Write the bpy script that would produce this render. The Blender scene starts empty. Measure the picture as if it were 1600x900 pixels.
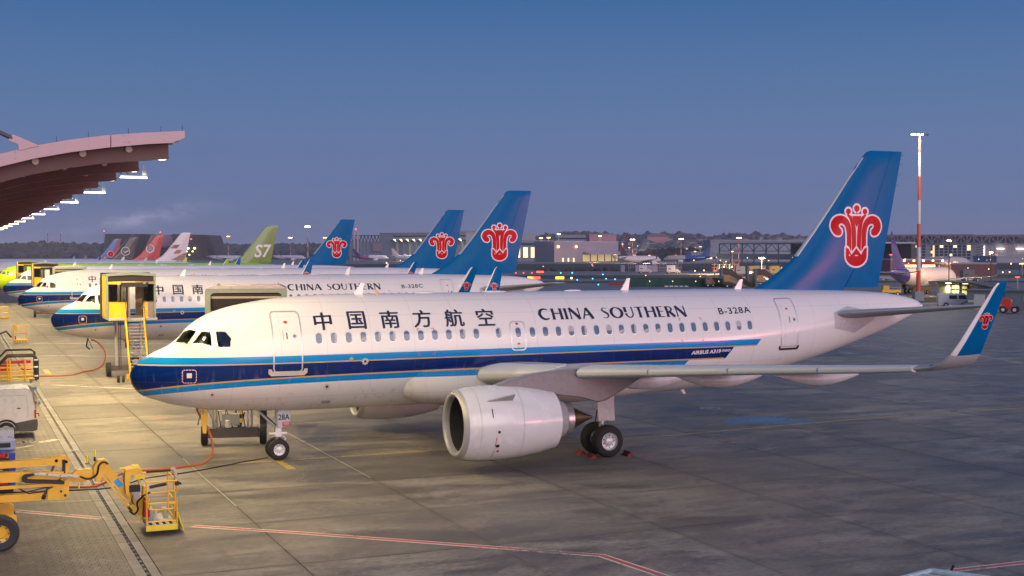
import bpy, bmesh, math, random
from mathutils import Vector, Matrix, Euler
random.seed(7)
S = bpy.context.scene
COL = S.collection
R = math.radians
# ------------------------------------------------------------------ camera, exposure
cam_d = bpy.data.cameras.new("camera"); cam = bpy.data.objects.new("camera", cam_d); COL.objects.link(cam)
cam_d.sensor_width = 36.0; cam_d.lens = 2040.0 / 1600.0 * 36.0
cam_d.clip_start = 0.5; cam_d.clip_end = 12000
cam.location = (-5.599, -45.983, 7.495)
cam.rotation_euler = (R(90 - 1.7027), 0, R(-23.3006))
S.camera = cam
S.view_settings.view_transform = 'Standard'; S.view_settings.look = 'None'
S.view_settings.exposure = 0.0; S.view_settings.gamma = 1.0
# ------------------------------------------------------------------ world: dusk sky
W = bpy.data.worlds.new("World"); S.world = W; W.use_nodes = True
def world_sky():
    nt = W.node_tree; N = nt.nodes; L = nt.links; N.clear()
    out = N.new('ShaderNodeOutputWorld'); bg = N.new('ShaderNodeBackground'); L.new(bg.outputs[0], out.inputs[0])
    tc = N.new('ShaderNodeTexCoord'); nm = N.new('ShaderNodeVectorMath'); nm.operation = 'NORMALIZE'
    L.new(tc.outputs['Generated'], nm.inputs[0])
    sep = N.new('ShaderNodeSeparateXYZ'); L.new(nm.outputs[0], sep.inputs[0])
    def m(op, a, b=None, c=None, clamp=False):
        n = N.new('ShaderNodeMath'); n.operation = op; n.use_clamp = clamp
        for i, v in enumerate((a, b, c)):
            if v is None: continue
            if isinstance(v, (int, float)): n.inputs[i].default_value = v
            else: L.new(v, n.inputs[i])
        return n.outputs[0]
    z = sep.outputs[2]
    ramp = N.new('ShaderNodeValToRGB'); cr = ramp.color_ramp; cr.interpolation = 'LINEAR'
    L.new(m('MULTIPLY_ADD', z, 1.0, 0.05, True), ramp.inputs[0])
    stops = [(0.0, (.12, .14, .25)), (.05, (.132, .168, .305)), (.064, (.143, .178, .33)), (.094, (.137, .184, .352)), (.142, (.118, .190, .37)), (.19, (.086, .174, .363)), (.237, (.053, .143, .338)), (.45, (.075, .15, .38)), (1.0, (.16, .19, .36))]
    cr.elements[0].position = stops[0][0]; cr.elements[0].color = stops[0][1] + (1,)
    cr.elements[1].position = 1.0; cr.elements[1].color = stops[-1][1] + (1,)
    for p, c in stops[1:-1]:
        e = cr.elements.new(p); e.color = c + (1,)
    # afterglow round the set sun, low over the south-east end of the field
    dot = N.new('ShaderNodeVectorMath'); dot.operation = 'DOT_PRODUCT'; L.new(nm.outputs[0], dot.inputs[0])
    dot.inputs[1].default_value = GLOW_DIR
    hd = m('MAXIMUM', m('MULTIPLY_ADD', dot.outputs['Value'], 0.5, 0.5), 0.0)
    az = m('POWER', hd, 36.0); azn = m('POWER', hd, 330.0); azb = m('POWER', hd, 8.0)
    lowz = m('POWER', 2.718, m('MULTIPLY', m('ABSOLUTE', z), -9.0))
    nearz = m('POWER', 2.718, m('MULTIPLY', m('MULTIPLY', z, z), -420.0))
    g1 = m('MULTIPLY', az, lowz); g2 = m('MULTIPLY', azn, nearz); g3 = m('MULTIPLY', azb, m('POWER', 2.718, m('MULTIPLY', m('ABSOLUTE', z), -2.2)))
    def addc(base, fac, col):
        mx = N.new('ShaderNodeMix'); mx.data_type = 'RGBA'; mx.blend_type = 'ADD'; mx.clamp_result = False
        L.new(fac, mx.inputs['Factor']); L.new(base, mx.inputs[6]); mx.inputs[7].default_value = col + (1,)
        return mx.outputs[2]
    c1 = addc(ramp.outputs[0], g1, (0.95, 0.42, 0.46))
    c1 = addc(c1, g2, (40.0, 9.0, 12.0)); c1 = addc(c1, g3, (2.1, 1.85, 1.72))
    # a thin broken bank of steam low in the north-west
    noi = N.new('ShaderNodeTexNoise'); noi.inputs['Scale'].default_value = 34; noi.inputs['Detail'].default_value = 7; noi.inputs['Roughness'].default_value = .62
    mp = N.new('ShaderNodeMapping'); mp.inputs['Scale'].default_value = (1, 1, 2.2); L.new(nm.outputs[0], mp.inputs[0]); L.new(mp.outputs[0], noi.inputs[0])
    d2 = N.new('ShaderNodeVectorMath'); d2.operation = 'DOT_PRODUCT'; L.new(nm.outputs[0], d2.inputs[0]); d2.inputs[1].default_value = (0.9984, -0.0560, 0)  # across the bank
    acx = d2.outputs['Value']   # sideways position
    # bank centre line rises to the right
    line = m('MULTIPLY_ADD', acx, 0.165, 0.0113)
    dz = m('SUBTRACT', z, line)
    band = m('POWER', 2.718, m('MULTIPLY', m('MULTIPLY', dz, dz), -26000.0))
    wx = m('POWER', 2.718, m('MULTIPLY', m('POWER', m('ABSOLUTE', m('SUBTRACT', acx, 0.071)), 2.0), -520.0))
    nfac = m('MULTIPLY', m('MULTIPLY_ADD', noi.outputs[0], 3.6, -1.5, True), m('MULTIPLY', band, wx))
    d3 = m('GREATER_THAN', sep.outputs[1], 0.0)
    c1 = addc(c1, m('MULTIPLY', m('MULTIPLY', nfac, d3), CLOUD), (0.16, 0.13, 0.15))
    L.new(c1, bg.inputs[0]); bg.inputs[1].default_value = 1.0
GLOW_DIR = Vector((0.62, -0.78, 0.02)).normalized()[:]
CLOUD = 1.5
world_sky()
# the last broad light of the set sun
sd = bpy.data.lights.new("sun", 'SUN'); sd.energy = 1.3; sd.angle = R(40); sd.color = (1.0, .80, .76)
sun = bpy.data.objects.new("sun", sd); COL.objects.link(sun)
sun.rotation_euler = Vector((0.10, -0.95, 0.30)).to_track_quat('Z', 'Y').to_euler()
# ------------------------------------------------------------------ helpers
def gz(y): return 0.0 if y < 20 else -min(y - 20, 1180) * 0.0035
def expr(nt):
    N, L = nt.nodes, nt.links
    def m(op, a, b=None, c=None, clamp=False):
        n = N.new('ShaderNodeMath'); n.operation = op; n.use_clamp = clamp
        for i, v in enumerate((a, b, c)):
            if v is None: continue
            if isinstance(v, (int, float)): n.inputs[i].default_value = v
            else: L.new(v, n.inputs[i])
        return n.outputs[0]
    return m
def mixc(nt, fac, a, b, mode='MIX'):
    n = nt.nodes.new('ShaderNodeMix'); n.data_type = 'RGBA'; n.blend_type = mode
    for s, v in ((n.inputs['Factor'], fac), (n.inputs[6], a), (n.inputs[7], b)):
        if isinstance(v, (int, float)): s.default_value = v
        elif isinstance(v, tuple): s.default_value = tuple(v[:3]) + (1,)
        else: nt.links.new(v, s)
    return n.outputs[2]
MATS = {}
def mat(name, color=(.5, .5, .5), rough=.5, metal=0.0, coat=0.0, var=0.06, vscale=6.0, bump=0.0, bscale=40.0, emit=None, estr=0.0, spec=0.5):
    if name in MATS: return MATS[name]
    M = bpy.data.materials.new(name); M.use_nodes = True; nt = M.node_tree
    b = nt.nodes['Principled BSDF']
    b.inputs['Roughness'].default_value = rough; b.inputs['Metallic'].default_value = metal
    b.inputs['Coat Weight'].default_value = coat; b.inputs['Coat Roughness'].default_value = .05
    b.inputs['Specular IOR Level'].default_value = spec
    b.inputs['Base Color'].default_value = tuple(color) + (1,)
    if var > 0 or bump > 0:
        tc = nt.nodes.new('ShaderNodeTexCoord'); n = nt.nodes.new('ShaderNodeTexNoise')
        n.inputs['Scale'].default_value = vscale; n.inputs['Detail'].default_value = 5; nt.links.new(tc.outputs['Object'], n.inputs[0])
        if var > 0:
            f = expr(nt)('MULTIPLY_ADD', n.outputs[0], 2.4, -.7, True)
            c = mixc(nt, f, tuple(max(0, v * (1 - var * 2)) for v in color), tuple(min(1, v * (1 + var)) for v in color))
            nt.links.new(c, b.inputs['Base Color'])
            r = expr(nt)('MULTIPLY_ADD', f, .12, max(.02, rough - .06)); nt.links.new(r, b.inputs['Roughness'])
        if bump > 0:
            n2 = nt.nodes.new('ShaderNodeTexNoise'); n2.inputs['Scale'].default_value = bscale; n2.inputs['Detail'].default_value = 4
            nt.links.new(tc.outputs['Object'], n2.inputs[0])
            bp = nt.nodes.new('ShaderNodeBump'); bp.inputs['Strength'].default_value = bump; bp.inputs['Distance'].default_value = .02
            nt.links.new(n2.outputs[0], bp.inputs['Height']); nt.links.new(bp.outputs[0], b.inputs['Normal'])
    if emit:
        b.inputs['Emission Color'].default_value = tuple(emit) + (1,); b.inputs['Emission Strength'].default_value = estr
    MATS[name] = M
    return M
def glassmat(name, tint=(.75, .85, .85), clear=0.55, rough=.03):
    if name in MATS: return MATS[name]
    M = bpy.data.materials.new(name); M.use_nodes = True; nt = M.node_tree; nt.nodes.clear()
    o = nt.nodes.new('ShaderNodeOutputMaterial'); g = nt.nodes.new('ShaderNodeBsdfGlossy'); t = nt.nodes.new('ShaderNodeBsdfTransparent')
    g.inputs[0].default_value = (.8, .85, .9, 1); g.inputs['Roughness'].default_value = rough; t.inputs[0].default_value = tint + (1,)
    f = nt.nodes.new('ShaderNodeFresnel'); f.inputs[0].default_value = 1.5
    a = expr(nt)('MULTIPLY_ADD', f.outputs[0], 1.0, 1 - clear - .4, True)
    mx = nt.nodes.new('ShaderNodeMixShader'); nt.links.new(a, mx.inputs[0]); nt.links.new(t.outputs[0], mx.inputs[1]); nt.links.new(g.outputs[0], mx.inputs[2])
    nt.links.new(mx.outputs[0], o.inputs[0]); MATS[name] = M
    return M
class MB:
    def __init__(s): s.v = []; s.f = []; s.mi = []; s.ms = []
    def midx(s, m):
        if m is None: m = '_'
        if m not in s.ms: s.ms.append(m)
        return s.ms.index(m)
    def add(s, vs, fs, m=None):
        o = len(s.v); s.v += [tuple(v) for v in vs]; k = s.midx(m)
        for f in fs: s.f.append(tuple(i + o for i in f)); s.mi.append(k)
        return s
    def quad(s, a, b, c, d, m=None): return s.add([a, b, c, d], [(0, 1, 2, 3)], m)
    def poly(s, pts, m=None): return s.add(pts, [tuple(range(len(pts)))], m)
    def box(s, x0, x1, y0, y1, z0, z1, m=None):
        return s.add([(x0, y0, z0), (x1, y0, z0), (x1, y1, z0), (x0, y1, z0), (x0, y0, z1), (x1, y0, z1), (x1, y1, z1), (x0, y1, z1)],
                     [(0, 3, 2, 1), (4, 5, 6, 7), (0, 1, 5, 4), (1, 2, 6, 5), (2, 3, 7, 6), (3, 0, 4, 7)], m)
    def bar(s, p, q, w, h=None, m=None, up=(0, 0, 1)):
        p = Vector(p); q = Vector(q); h = h or w; d = (q - p).normalized(); u = Vector(up)
        if abs(d.dot(u)) > .98: u = Vector((0, 1, 0)) if abs(d.y) < .9 else Vector((1, 0, 0))
        a = d.cross(u).normalized() * (w / 2); b = a.cross(d).normalized() * (h / 2)
        return s.add([p - a - b, p + a - b, p + a + b, p - a + b, q - a - b, q + a - b, q + a + b, q - a + b],
                     [(0, 3, 2, 1), (4, 5, 6, 7), (0, 1, 5, 4), (1, 2, 6, 5), (2, 3, 7, 6), (3, 0, 4, 7)], m)
    def tube(s, pts, r, n=8, m=None, caps=True):
        pts = [Vector(p) for p in pts]; k = len(pts); rr = r if isinstance(r, (list, tuple)) else [r] * k
        rings = []; pa = None
        for i, p in enumerate(pts):
            d = (pts[min(i + 1, k - 1)] - pts[max(i - 1, 0)]).normalized()
            if pa is None: pa = d.cross(Vector((0, 0, 1)) if abs(d.z) < .95 else Vector((1, 0, 0))).normalized()
            else:
                pa = (pa - d * pa.dot(d)).normalized()
            b = d.cross(pa)
            rings.append([p + (pa * math.cos(2 * math.pi * j / n) + b * math.sin(2 * math.pi * j / n)) * rr[i] for j in range(n)])
        return s.loft(rings, True, caps, m)
    def loft(s, rings, closed=True, caps=True, m=None):
        n = len(rings[0]); vs = [v for r in rings for v in r]; fs = []
        for i in range(len(rings) - 1):
            for j in range(n if closed else n - 1):
                a = i * n + j; b = i * n + (j + 1) % n; fs.append((a, b, b + n, a + n))
        if caps and closed:
            fs.append(tuple(reversed(range(n)))); fs.append(tuple((len(rings) - 1) * n + j for j in range(n)))
        return s.add(vs, fs, m)
    def lathe(s, prof, n=24, axis='x', c=(0, 0, 0), m=None, caps=True):
        rings = []
        for (t, r) in prof:
            ring = []
            for j in range(n):
                a = 2 * math.pi * j / n; u = r * math.cos(a); w = r * math.sin(a)
                ring.append({'x': (c[0] + t, c[1] + u, c[2] + w), 'y': (c[0] + w, c[1] + t, c[2] + u), 'z': (c[0] + u, c[1] + w, c[2] + t)}[axis])
            rings.append(ring)
        return s.loft(rings, True, caps, m)
    def prism(s, poly, axis, a, b, m=None):
        """poly of 2D points extruded along an axis between a and b"""
        def P(u, v, t): return {'x': (t, u, v), 'y': (u, t, v), 'z': (u, v, t)}[axis]
        n = len(poly); vs = [P(u, v, a) for u, v in poly] + [P(u, v, b) for u, v in poly]
        fs = [tuple(range(n)), tuple(reversed(range(n, 2 * n)))] + [(i, i + n, (i + 1) % n + n, (i + 1) % n) for i in range(n)]
        return s.add(vs, fs, m)
    def build(s, name, m=None, parent=None, smooth=None, recalc=True, loc=None):
        me = bpy.data.meshes.new(name); me.from_pydata(s.v, [], s.f)
        for k in s.ms: me.materials.append(m if k == '_' else k)
        if len(s.ms) > 1: me.polygons.foreach_set('material_index', s.mi)
        if recalc:
            bm = bmesh.new(); bm.from_mesh(me); bmesh.ops.recalc_face_normals(bm, faces=bm.faces); bm.to_mesh(me); bm.free()
        if smooth:
            me.shade_smooth(); me.set_sharp_from_angle(angle=R(smooth))
        me.update()
        return link(name, me, parent, loc)
def link(name, me, parent=None, loc=None):
    o = bpy.data.objects.new(name, me); COL.objects.link(o)
    if parent is not None: o.parent = parent
    if loc is not None: o.location = loc
    return o
def tag(o, label=None, cat=None, group=None, kind=None):
    if label: o['label'] = label
    if cat: o['category'] = cat
    if group: o['group'] = group
    if kind: o['kind'] = kind
    return o
def thing(name, label, cat, loc=(0, 0, 0), rz=0, group=None):
    o = bpy.data.objects.new(name, None); COL.objects.link(o); o.location = loc; o.rotation_euler = (0, 0, rz)
    return tag(o, label, cat, group)
def struct(o): o['kind'] = 'structure'; return o
def copy_tree(o, parent=None):
    c = o.copy(); COL.objects.link(c); c.parent = parent
    for ch in o.children: copy_tree(ch, c)
    return c
def text_mesh(txt, size=1.0, shear=0.0, bold=0.0, space=1.0, align='LEFT'):
    cu = bpy.data.curves.new('t', 'FONT'); cu.body = txt; cu.size = size; cu.shear = shear; cu.offset = bold; cu.space_character = space; cu.align_x = align
    cu.resolution_u = 3; cu.fill_mode = 'FRONT'
    o = bpy.data.objects.new('t', cu); COL.objects.link(o)
    dg = bpy.context.evaluated_depsgraph_get(); dg.update()
    me = bpy.data.meshes.new_from_object(o.evaluated_get(dg))
    V = [tuple(v.co) for v in me.vertices]; F = [tuple(p.vertices) for p in me.polygons]
    bpy.data.objects.remove(o); bpy.data.curves.remove(cu); bpy.data.meshes.remove(me)
    return V, F
def slice2d(V, F, du, dv=None):
    """cut a flat mesh along u and v lines so that it can follow a curved skin"""
    bm = bmesh.new(); vs = [bm.verts.new(v) for v in V]
    for f in F:
        try: bm.faces.new([vs[i] for i in f])
        except ValueError: pass
    for ax, d in ((0, du), (1, dv)):
        if not d: continue
        lo = min(v[ax] for v in V); hi = max(v[ax] for v in V); t = lo + d
        while t < hi - 1e-4:
            no = (1, 0, 0) if ax == 0 else (0, 1, 0); co = (t, 0, 0) if ax == 0 else (0, t, 0)
            bmesh.ops.bisect_plane(bm, geom=bm.verts[:] + bm.edges[:] + bm.faces[:], plane_co=co, plane_no=no, dist=1e-5); t += d
    bm.verts.index_update(); V2 = [tuple(v.co) for v in bm.verts]; F2 = [tuple(v.index for v in f.verts) for f in bm.faces]; bm.free()
    return V2, F2
def stroke2d(pts, widths, cap=True, n=8):
    """closed outline of a stroke of changing width"""
    P = [Vector((p[0], p[1])) for p in pts]; k = len(P); w = widths if isinstance(widths, (list, tuple)) else [widths] * k
    Lf = []; Rt = []
    for i in range(k):
        d = (P[min(i + 1, k - 1)] - P[max(i - 1, 0)]).normalized(); nrm = Vector((-d.y, d.x)) * (w[i] / 2)
        Lf.append(P[i] + nrm); Rt.append(P[i] - nrm)
    V = []; F = []
    for i in range(k): V += [tuple(Lf[i]) + (0,), tuple(Rt[i]) + (0,)]
    for i in range(k - 1): F.append((2 * i, 2 * i + 1, 2 * i + 3, 2 * i + 2))
    if cap:
        for i, sgn in ((0, -1), (k - 1, 1)):
            d = (P[min(i + 1, k - 1)] - P[max(i - 1, 0)]).normalized() * sgn; a0 = math.atan2(d.y, d.x)
            ring = [(P[i].x + math.cos(a0 + math.pi * (t / n - .5)) * w[i] / 2, P[i].y + math.sin(a0 + math.pi * (t / n - .5)) * w[i] / 2, 0) for t in range(n + 1)]
            o = len(V); V += ring; F.append(tuple(range(o, o + n + 1)))
    return V, F
def disc2d(c, r, n=18): return [(c[0] + r * math.cos(2 * math.pi * i / n), c[1] + r * math.sin(2 * math.pi * i / n), 0) for i in range(n)], [tuple(range(n))]
def smooth2d(pts, sub=5):
    """Catmull-Rom through the points; works for 2D and for extra numbers"""
    out = []; n = len(pts)
    for i in range(n - 1):
        p0, p1, p2, p3 = pts[max(i - 1, 0)], pts[i], pts[i + 1], pts[min(i + 2, n - 1)]
        for k in range(sub):
            t = k / sub
            out.append(tuple(.5 * ((2 * b) + (-a + c) * t + (2 * a - 5 * b + 4 * c - d) * t * t + (-a + 3 * b - 3 * c + d) * t ** 3) for a, b, c, d in zip(p0, p1, p2, p3)))
    out.append(tuple(pts[-1])); return out
def rrect(cx, cy, w, h, r, n=5):
    pts = []
    for (sx, sy, a0) in ((1, 1, 0), (-1, 1, 90), (-1, -1, 180), (1, -1, 270)):
        for i in range(n + 1):
            a = R(a0 + 90 * i / n); pts.append((cx + sx * (w / 2 - r) + r * math.cos(a), cy + sy * (h / 2 - r) + r * math.sin(a)))
    return pts
ZC=3.80
HX=[0,.02,.08,.16,.3,.54,.8,1.02,1.36,1.6,1.8,2.11,2.55,3.22,3.89,4.8,6.0,7.2,8.5,20,22,24,26,28,30,31.6,33.0,33.5,33.75,33.84]
HT=[-.64,-.53,-.40,-.29,-.15,.01,.15,.25,.42,.60,.83,1.12,1.40,1.64,1.79,1.93,2.03,2.07,2.07,2.07,2.07,2.06,2.03,1.99,1.92,1.82,1.62,1.50,1.40,1.32]
HB=[-.66,-.78,-.95,-1.08,-1.24,-1.38,-1.47,-1.54,-1.65,-1.71,-1.76,-1.81,-1.88,-1.95,-1.99,-2.04,-2.06,-2.07,-2.07,-2.07,-1.98,-1.72,-1.37,-.92,-.38,.10,.62,.84,.98,1.06]
HW=[0.01,.13,.27,.39,.54,.74,.90,1.02,1.18,1.28,1.35,1.46,1.58,1.72,1.82,1.90,1.96,1.975,1.975,1.975,1.95,1.83,1.62,1.34,1.00,.70,.40,.28,.20,.13]
HC=[-.65,-.65,-.65,-.65,-.64,-.62,-.60,-.58,-.54,-.50,-.46,-.40,-.32,-.20,-.11,-.04,0,0,0,0,.02,.12,.28,.50,.76,.98,1.16,1.2,1.2,1.19]
def _slopes(X,Y):
    n=len(X);d=[(Y[i+1]-Y[i])/(X[i+1]-X[i]) for i in range(n-1)];m=[0]*n
    m[0]=d[0];m[-1]=d[-1]
    for i in range(1,n-1):
        if d[i-1]*d[i]<=0: m[i]=0
        else:
            h0=X[i]-X[i-1];h1=X[i+1]-X[i];w1=2*h1+h0;w2=h1+2*h0
            m[i]=(w1+w2)/(w1/d[i-1]+w2/d[i])
    return m
_TAB={}
def interp(X,Y,x):
    k=(id(X),id(Y))
    if k not in _TAB: _TAB[k]=_slopes(X,Y)
    m=_TAB[k]
    if x<=X[0]: return Y[0]
    if x>=X[-1]: return Y[-1]
    lo,hi=0,len(X)-1
    while hi-lo>1:
        q=(lo+hi)//2
        if X[q]<=x: lo=q
        else: hi=q
    h=X[hi]-X[lo];t=(x-X[lo])/h
    return Y[lo]*(1+2*t)*(1-t)**2+m[lo]*h*t*(1-t)**2+Y[hi]*t*t*(3-2*t)+m[hi]*h*t*t*(t-1)
def hull0(x): return interp(HX,HW,x),interp(HX,HT,x),interp(HX,HB,x),interp(HX,HC,x)
def hp(x,phi,side=-1,off=0.0,h=hull0):
    """phi measured from horizontal (+ up); returns point on skin"""
    w,zt,zb,zc=h(x)
    s=math.sin(phi);c=math.cos(phi)
    H=(zt-zc) if s>=0 else (zc-zb)
    y=w*c;z=zc+H*s
    if off:
        ny=c/max(w,.01);nz=s/max(H,.01);l=math.hypot(ny,nz);y+=ny/l*off;z+=nz/l*off
    return (x,side*y,ZC+z)
def phi_z(x,z,h=hull0):
    w,zt,zb,zc=h(x);r=z-ZC-zc;H=(zt-zc) if r>=0 else (zc-zb)
    return math.asin(max(-1,min(1,r/max(H,1e-3))))
# ------------------------------------------------------------------ aircraft
def make_hull(F, A, s=1.0):
    def h(x):
        if x > 8.5 + F: x -= F
        elif x > 8.5: x = 8.5
        if x > 19.0 + A: x -= A
        elif x > 19.0: x = 19.0
        return hull0(x)
    return h
def tiled(u, name, livery, F, A):
    pass
CYAN, NAVY, GOLD, WHITE = (0.0, .215, .56), (.0, .016, .125), (.55, .33, .10), (.67, .67, .67)
def livery_stripes(D):
    key = 'paint_stripes_%d' % int(D * 10)
    if key in MATS: return MATS[key]
    M = bpy.data.materials.new('striped_paint'); M.use_nodes = True; nt = M.node_tree; m = expr(nt)
    b = nt.nodes['Principled BSDF']; tc = nt.nodes.new('ShaderNodeTexCoord'); sp = nt.nodes.new('ShaderNodeSeparateXYZ')
    nt.links.new(tc.outputs['Object'], sp.inputs[0]); x, z = sp.outputs[0], sp.outputs[2]
    T = m('MULTIPLY_ADD', m('MINIMUM', x, 20.0), .0035, 3.822)
    NB = m('SUBTRACT', 3.22, m('ADD', m('MULTIPLY', m('POWER', 2.71828, m('MULTIPLY', x, -1 / 9)), .15), m('MULTIPLY', m('POWER', 2.71828, m('MULTIPLY', x, -.5)), .42)))
    gt = lambda a, c: m('GREATER_THAN', a, c)
    def band(lo, hi, xe):
        f = m('MULTIPLY', gt(z, lo), gt(hi, z))
        if xe is not None: f = m('MULTIPLY', f, gt(m('MULTIPLY_ADD', m('SUBTRACT', z, 3.6), .8, xe + D), x))
        return f
    n = nt.nodes.new('ShaderNodeTexNoise'); n.inputs['Scale'].default_value = 1.3; n.inputs['Detail'].default_value = 6; nt.links.new(tc.outputs['Object'], n.inputs[0])
    grime = m('MULTIPLY_ADD', n.outputs[0], 1.6, -.45, True)
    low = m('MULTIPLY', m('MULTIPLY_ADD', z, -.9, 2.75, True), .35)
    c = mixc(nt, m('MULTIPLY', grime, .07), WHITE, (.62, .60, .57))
    c = mixc(nt, low, c, (.60, .57, .53))  # white belly tinted beige: warm light painted into the lower hull
    c = mixc(nt, band(m('SUBTRACT', T, .24), T, 24.12), c, CYAN)
    c = mixc(nt, band(m('SUBTRACT', T, .275), m('SUBTRACT', T, .235), 24.12), c, GOLD)
    c = mixc(nt, band(m('SUBTRACT', NB, .045), m('SUBTRACT', T, .275), 23.0), c, NAVY)
    c = mixc(nt, band(m('SUBTRACT', NB, .055), NB, 22.9), c, GOLD)
    c = mixc(nt, band(m('SUBTRACT', NB, .25), m('SUBTRACT', NB, .05), 21.3), c, CYAN)
    fx = m('ABSOLUTE', m('SUBTRACT', m('FRACT', m('DIVIDE', x, 1.6)), .5)); seam = m('GREATER_THAN', fx, .4945)
    for zz in (2.35, 3.0, 5.15, 5.62): seam = m('MAXIMUM', seam, m('GREATER_THAN', .008, m('ABSOLUTE', m('SUBTRACT', z, zz))))
    c = mixc(nt, m('MULTIPLY', seam, .22), c, (.12, .12, .13))
    st = nt.nodes.new('ShaderNodeTexNoise'); st.inputs['Scale'].default_value = 1.0; st.inputs['Detail'].default_value = 4; mp = nt.nodes.new('ShaderNodeMapping'); mp.inputs['Scale'].default_value = (5, 5, .7); nt.links.new(tc.outputs['Object'], mp.inputs[0]); nt.links.new(mp.outputs[0], st.inputs[0])
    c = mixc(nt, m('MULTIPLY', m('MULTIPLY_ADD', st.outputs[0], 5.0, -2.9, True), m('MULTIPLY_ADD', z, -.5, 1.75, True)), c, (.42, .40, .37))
    nt.links.new(c, b.inputs['Base Color'])
    b.inputs['Roughness'].default_value = .22; b.inputs['Specular IOR Level'].default_value = .32; b.inputs['Coat Weight'].default_value = .38; b.inputs['Coat Roughness'].default_value = .06
    MATS[key] = M; return M
def mottled(key, base, tops, D=0):
    """plain painted hull with a differently coloured crown or nose; tops = list of (axis, lo, hi, colour)"""
    if key in MATS: return MATS[key]
    M = bpy.data.materials.new(key); M.use_nodes = True; nt = M.node_tree; m = expr(nt)
    b = nt.nodes['Principled BSDF']; tc = nt.nodes.new('ShaderNodeTexCoord'); sp = nt.nodes.new('ShaderNodeSeparateXYZ'); nt.links.new(tc.outputs['Object'], sp.inputs[0])
    n = nt.nodes.new('ShaderNodeTexNoise'); n.inputs['Scale'].default_value = 1.1; nt.links.new(tc.outputs['Object'], n.inputs[0])
    c = mixc(nt, m('MULTIPLY', n.outputs[0], .16), base, tuple(v * .75 for v in base))
    for (ax, lo, hi, col) in tops:
        f = m('MULTIPLY', m('GREATER_THAN', sp.outputs[ax], lo), m('GREATER_THAN', hi, sp.outputs[ax])); c = mixc(nt, f, c, col)
    nt.links.new(c, b.inputs['Base Color']); b.inputs['Roughness'].default_value = .25; b.inputs['Coat Weight'].default_value = .5
    MATS[key] = M; return M
M_white = mat('white_paint', (.78, .78, .78), .25, coat=.5, var=.03, vscale=2)
M_blue = mat('blue_tail_paint', (0.0, .108, .30), .15, coat=.0, spec=.045, var=.03, vscale=2)
M_wing = mat('grey_wing_paint', (.36, .38, .40), .42, var=.03, vscale=1.5)
M_metal = mat('bare_metal', (.62, .63, .64), .30, metal=.85, var=.05)
M_lip = mat('satin_lip', (.40, .41, .42), .48, metal=.35, var=.0)
M_nac = mat('nacelle_paint', (.62, .64, .65), .24, coat=.3, var=.012, vscale=2)
M_dark = mat('dark_void', (.012, .012, .014), .6, var=0)
M_tyre = mat('tyre_rubber', (.012, .012, .013), .75, var=.1, vscale=20)
M_rim = mat('rim_paint', (.60, .61, .63), .4, metal=.3)
M_bronze = mat('burnt_metal', (.20, .12, .07), .35, metal=.9, var=.2, vscale=4)
M_grey = mat('mid_grey', (.30, .31, .32), .45)
M_silver = mat('silver_trim', (.52, .54, .56), .35, metal=.5, var=.03)
M_red = mat('red_paint', (.55, .01, .015), .3, var=.03)
M_logo_red = mat('logo_red', (.46, .0, .004), .2, coat=.0, spec=.07, var=.03)
M_logo_white = mat('logo_white', (.66, .60, .64), .3, coat=.0, var=.02)
M_ink = mat('ink_blue_black', (.010, .018, .045), .35, var=0)
M_black = mat('black_rubber', (.015, .015, .016), .6, var=.05)
M_glassw = mat('cabin_glass', (.085, .125, .21), .12, coat=.6, var=.12, vscale=3)
M_blind = mat('window_blind', (.40, .39, .37), .6, var=.03)
M_cock = glassmat('cockpit_glass', (.72, .80, .78), .50, .01)
M_seat = mat('cockpit_interior', (.05, .06, .065), .7, var=.1)
M_hivis = mat('hi_vis_yellow', (.55, .80, .02), .6, var=.03, emit=None)
M_skin = mat('skin', (.42, .24, .16), .5, var=.05)
M_hair = mat('dark_hair', (.02, .012, .008), .7, var=0)
M_shirt = mat('white_shirt', (.7, .7, .68), .7, var=.03)
M_orange = mat('orange_lamp_glass', (.8, .30, .02), .3, var=0)
def naca(u, t): return 5 * t * (.2969 * math.sqrt(max(u, 0)) - .126 * u - .3516 * u * u + .2843 * u ** 3 - .1015 * u ** 4)
US = [1, .93, .85, .7, .55, .4, .28, .18, .1, .05, .02, 0]
def foil_ring(xle, y, z, chord, t, u0=0.0, u1=1.0, inc=0.0, camber=.012, grow=0.0):
    us = [u0 + (u1 - u0) * u for u in US]; up = []; lo = []
    for u in us:
        h = naca(u, t) * chord + grow; cz = camber * 4 * u * (1 - u) * chord
        up.append((xle + u * chord, y, z + cz + h - inc * u * chord)); lo.append((xle + u * chord, y, z + cz - h - inc * u * chord))
    return up + (lo[::-1][1:] if u0 == 0 else lo[::-1])
FLOWER_ARM = [(-.30, -.46, .19), (-.30, -.1, .19), (-.31, .16, .20), (-.37, .37, .22), (-.50, .50, .25), (-.66, .53, .27), (-.80, .46, .29), (-.86, .31, .30), (-.79, .17, .29), (-.72, .13, .26)]
FLOWER_PET = [(-.10, -.46, .17), (-.11, .1, .18), (-.15, .38, .17), (-.24, .58, .13), (-.36, .68, .06)]
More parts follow.
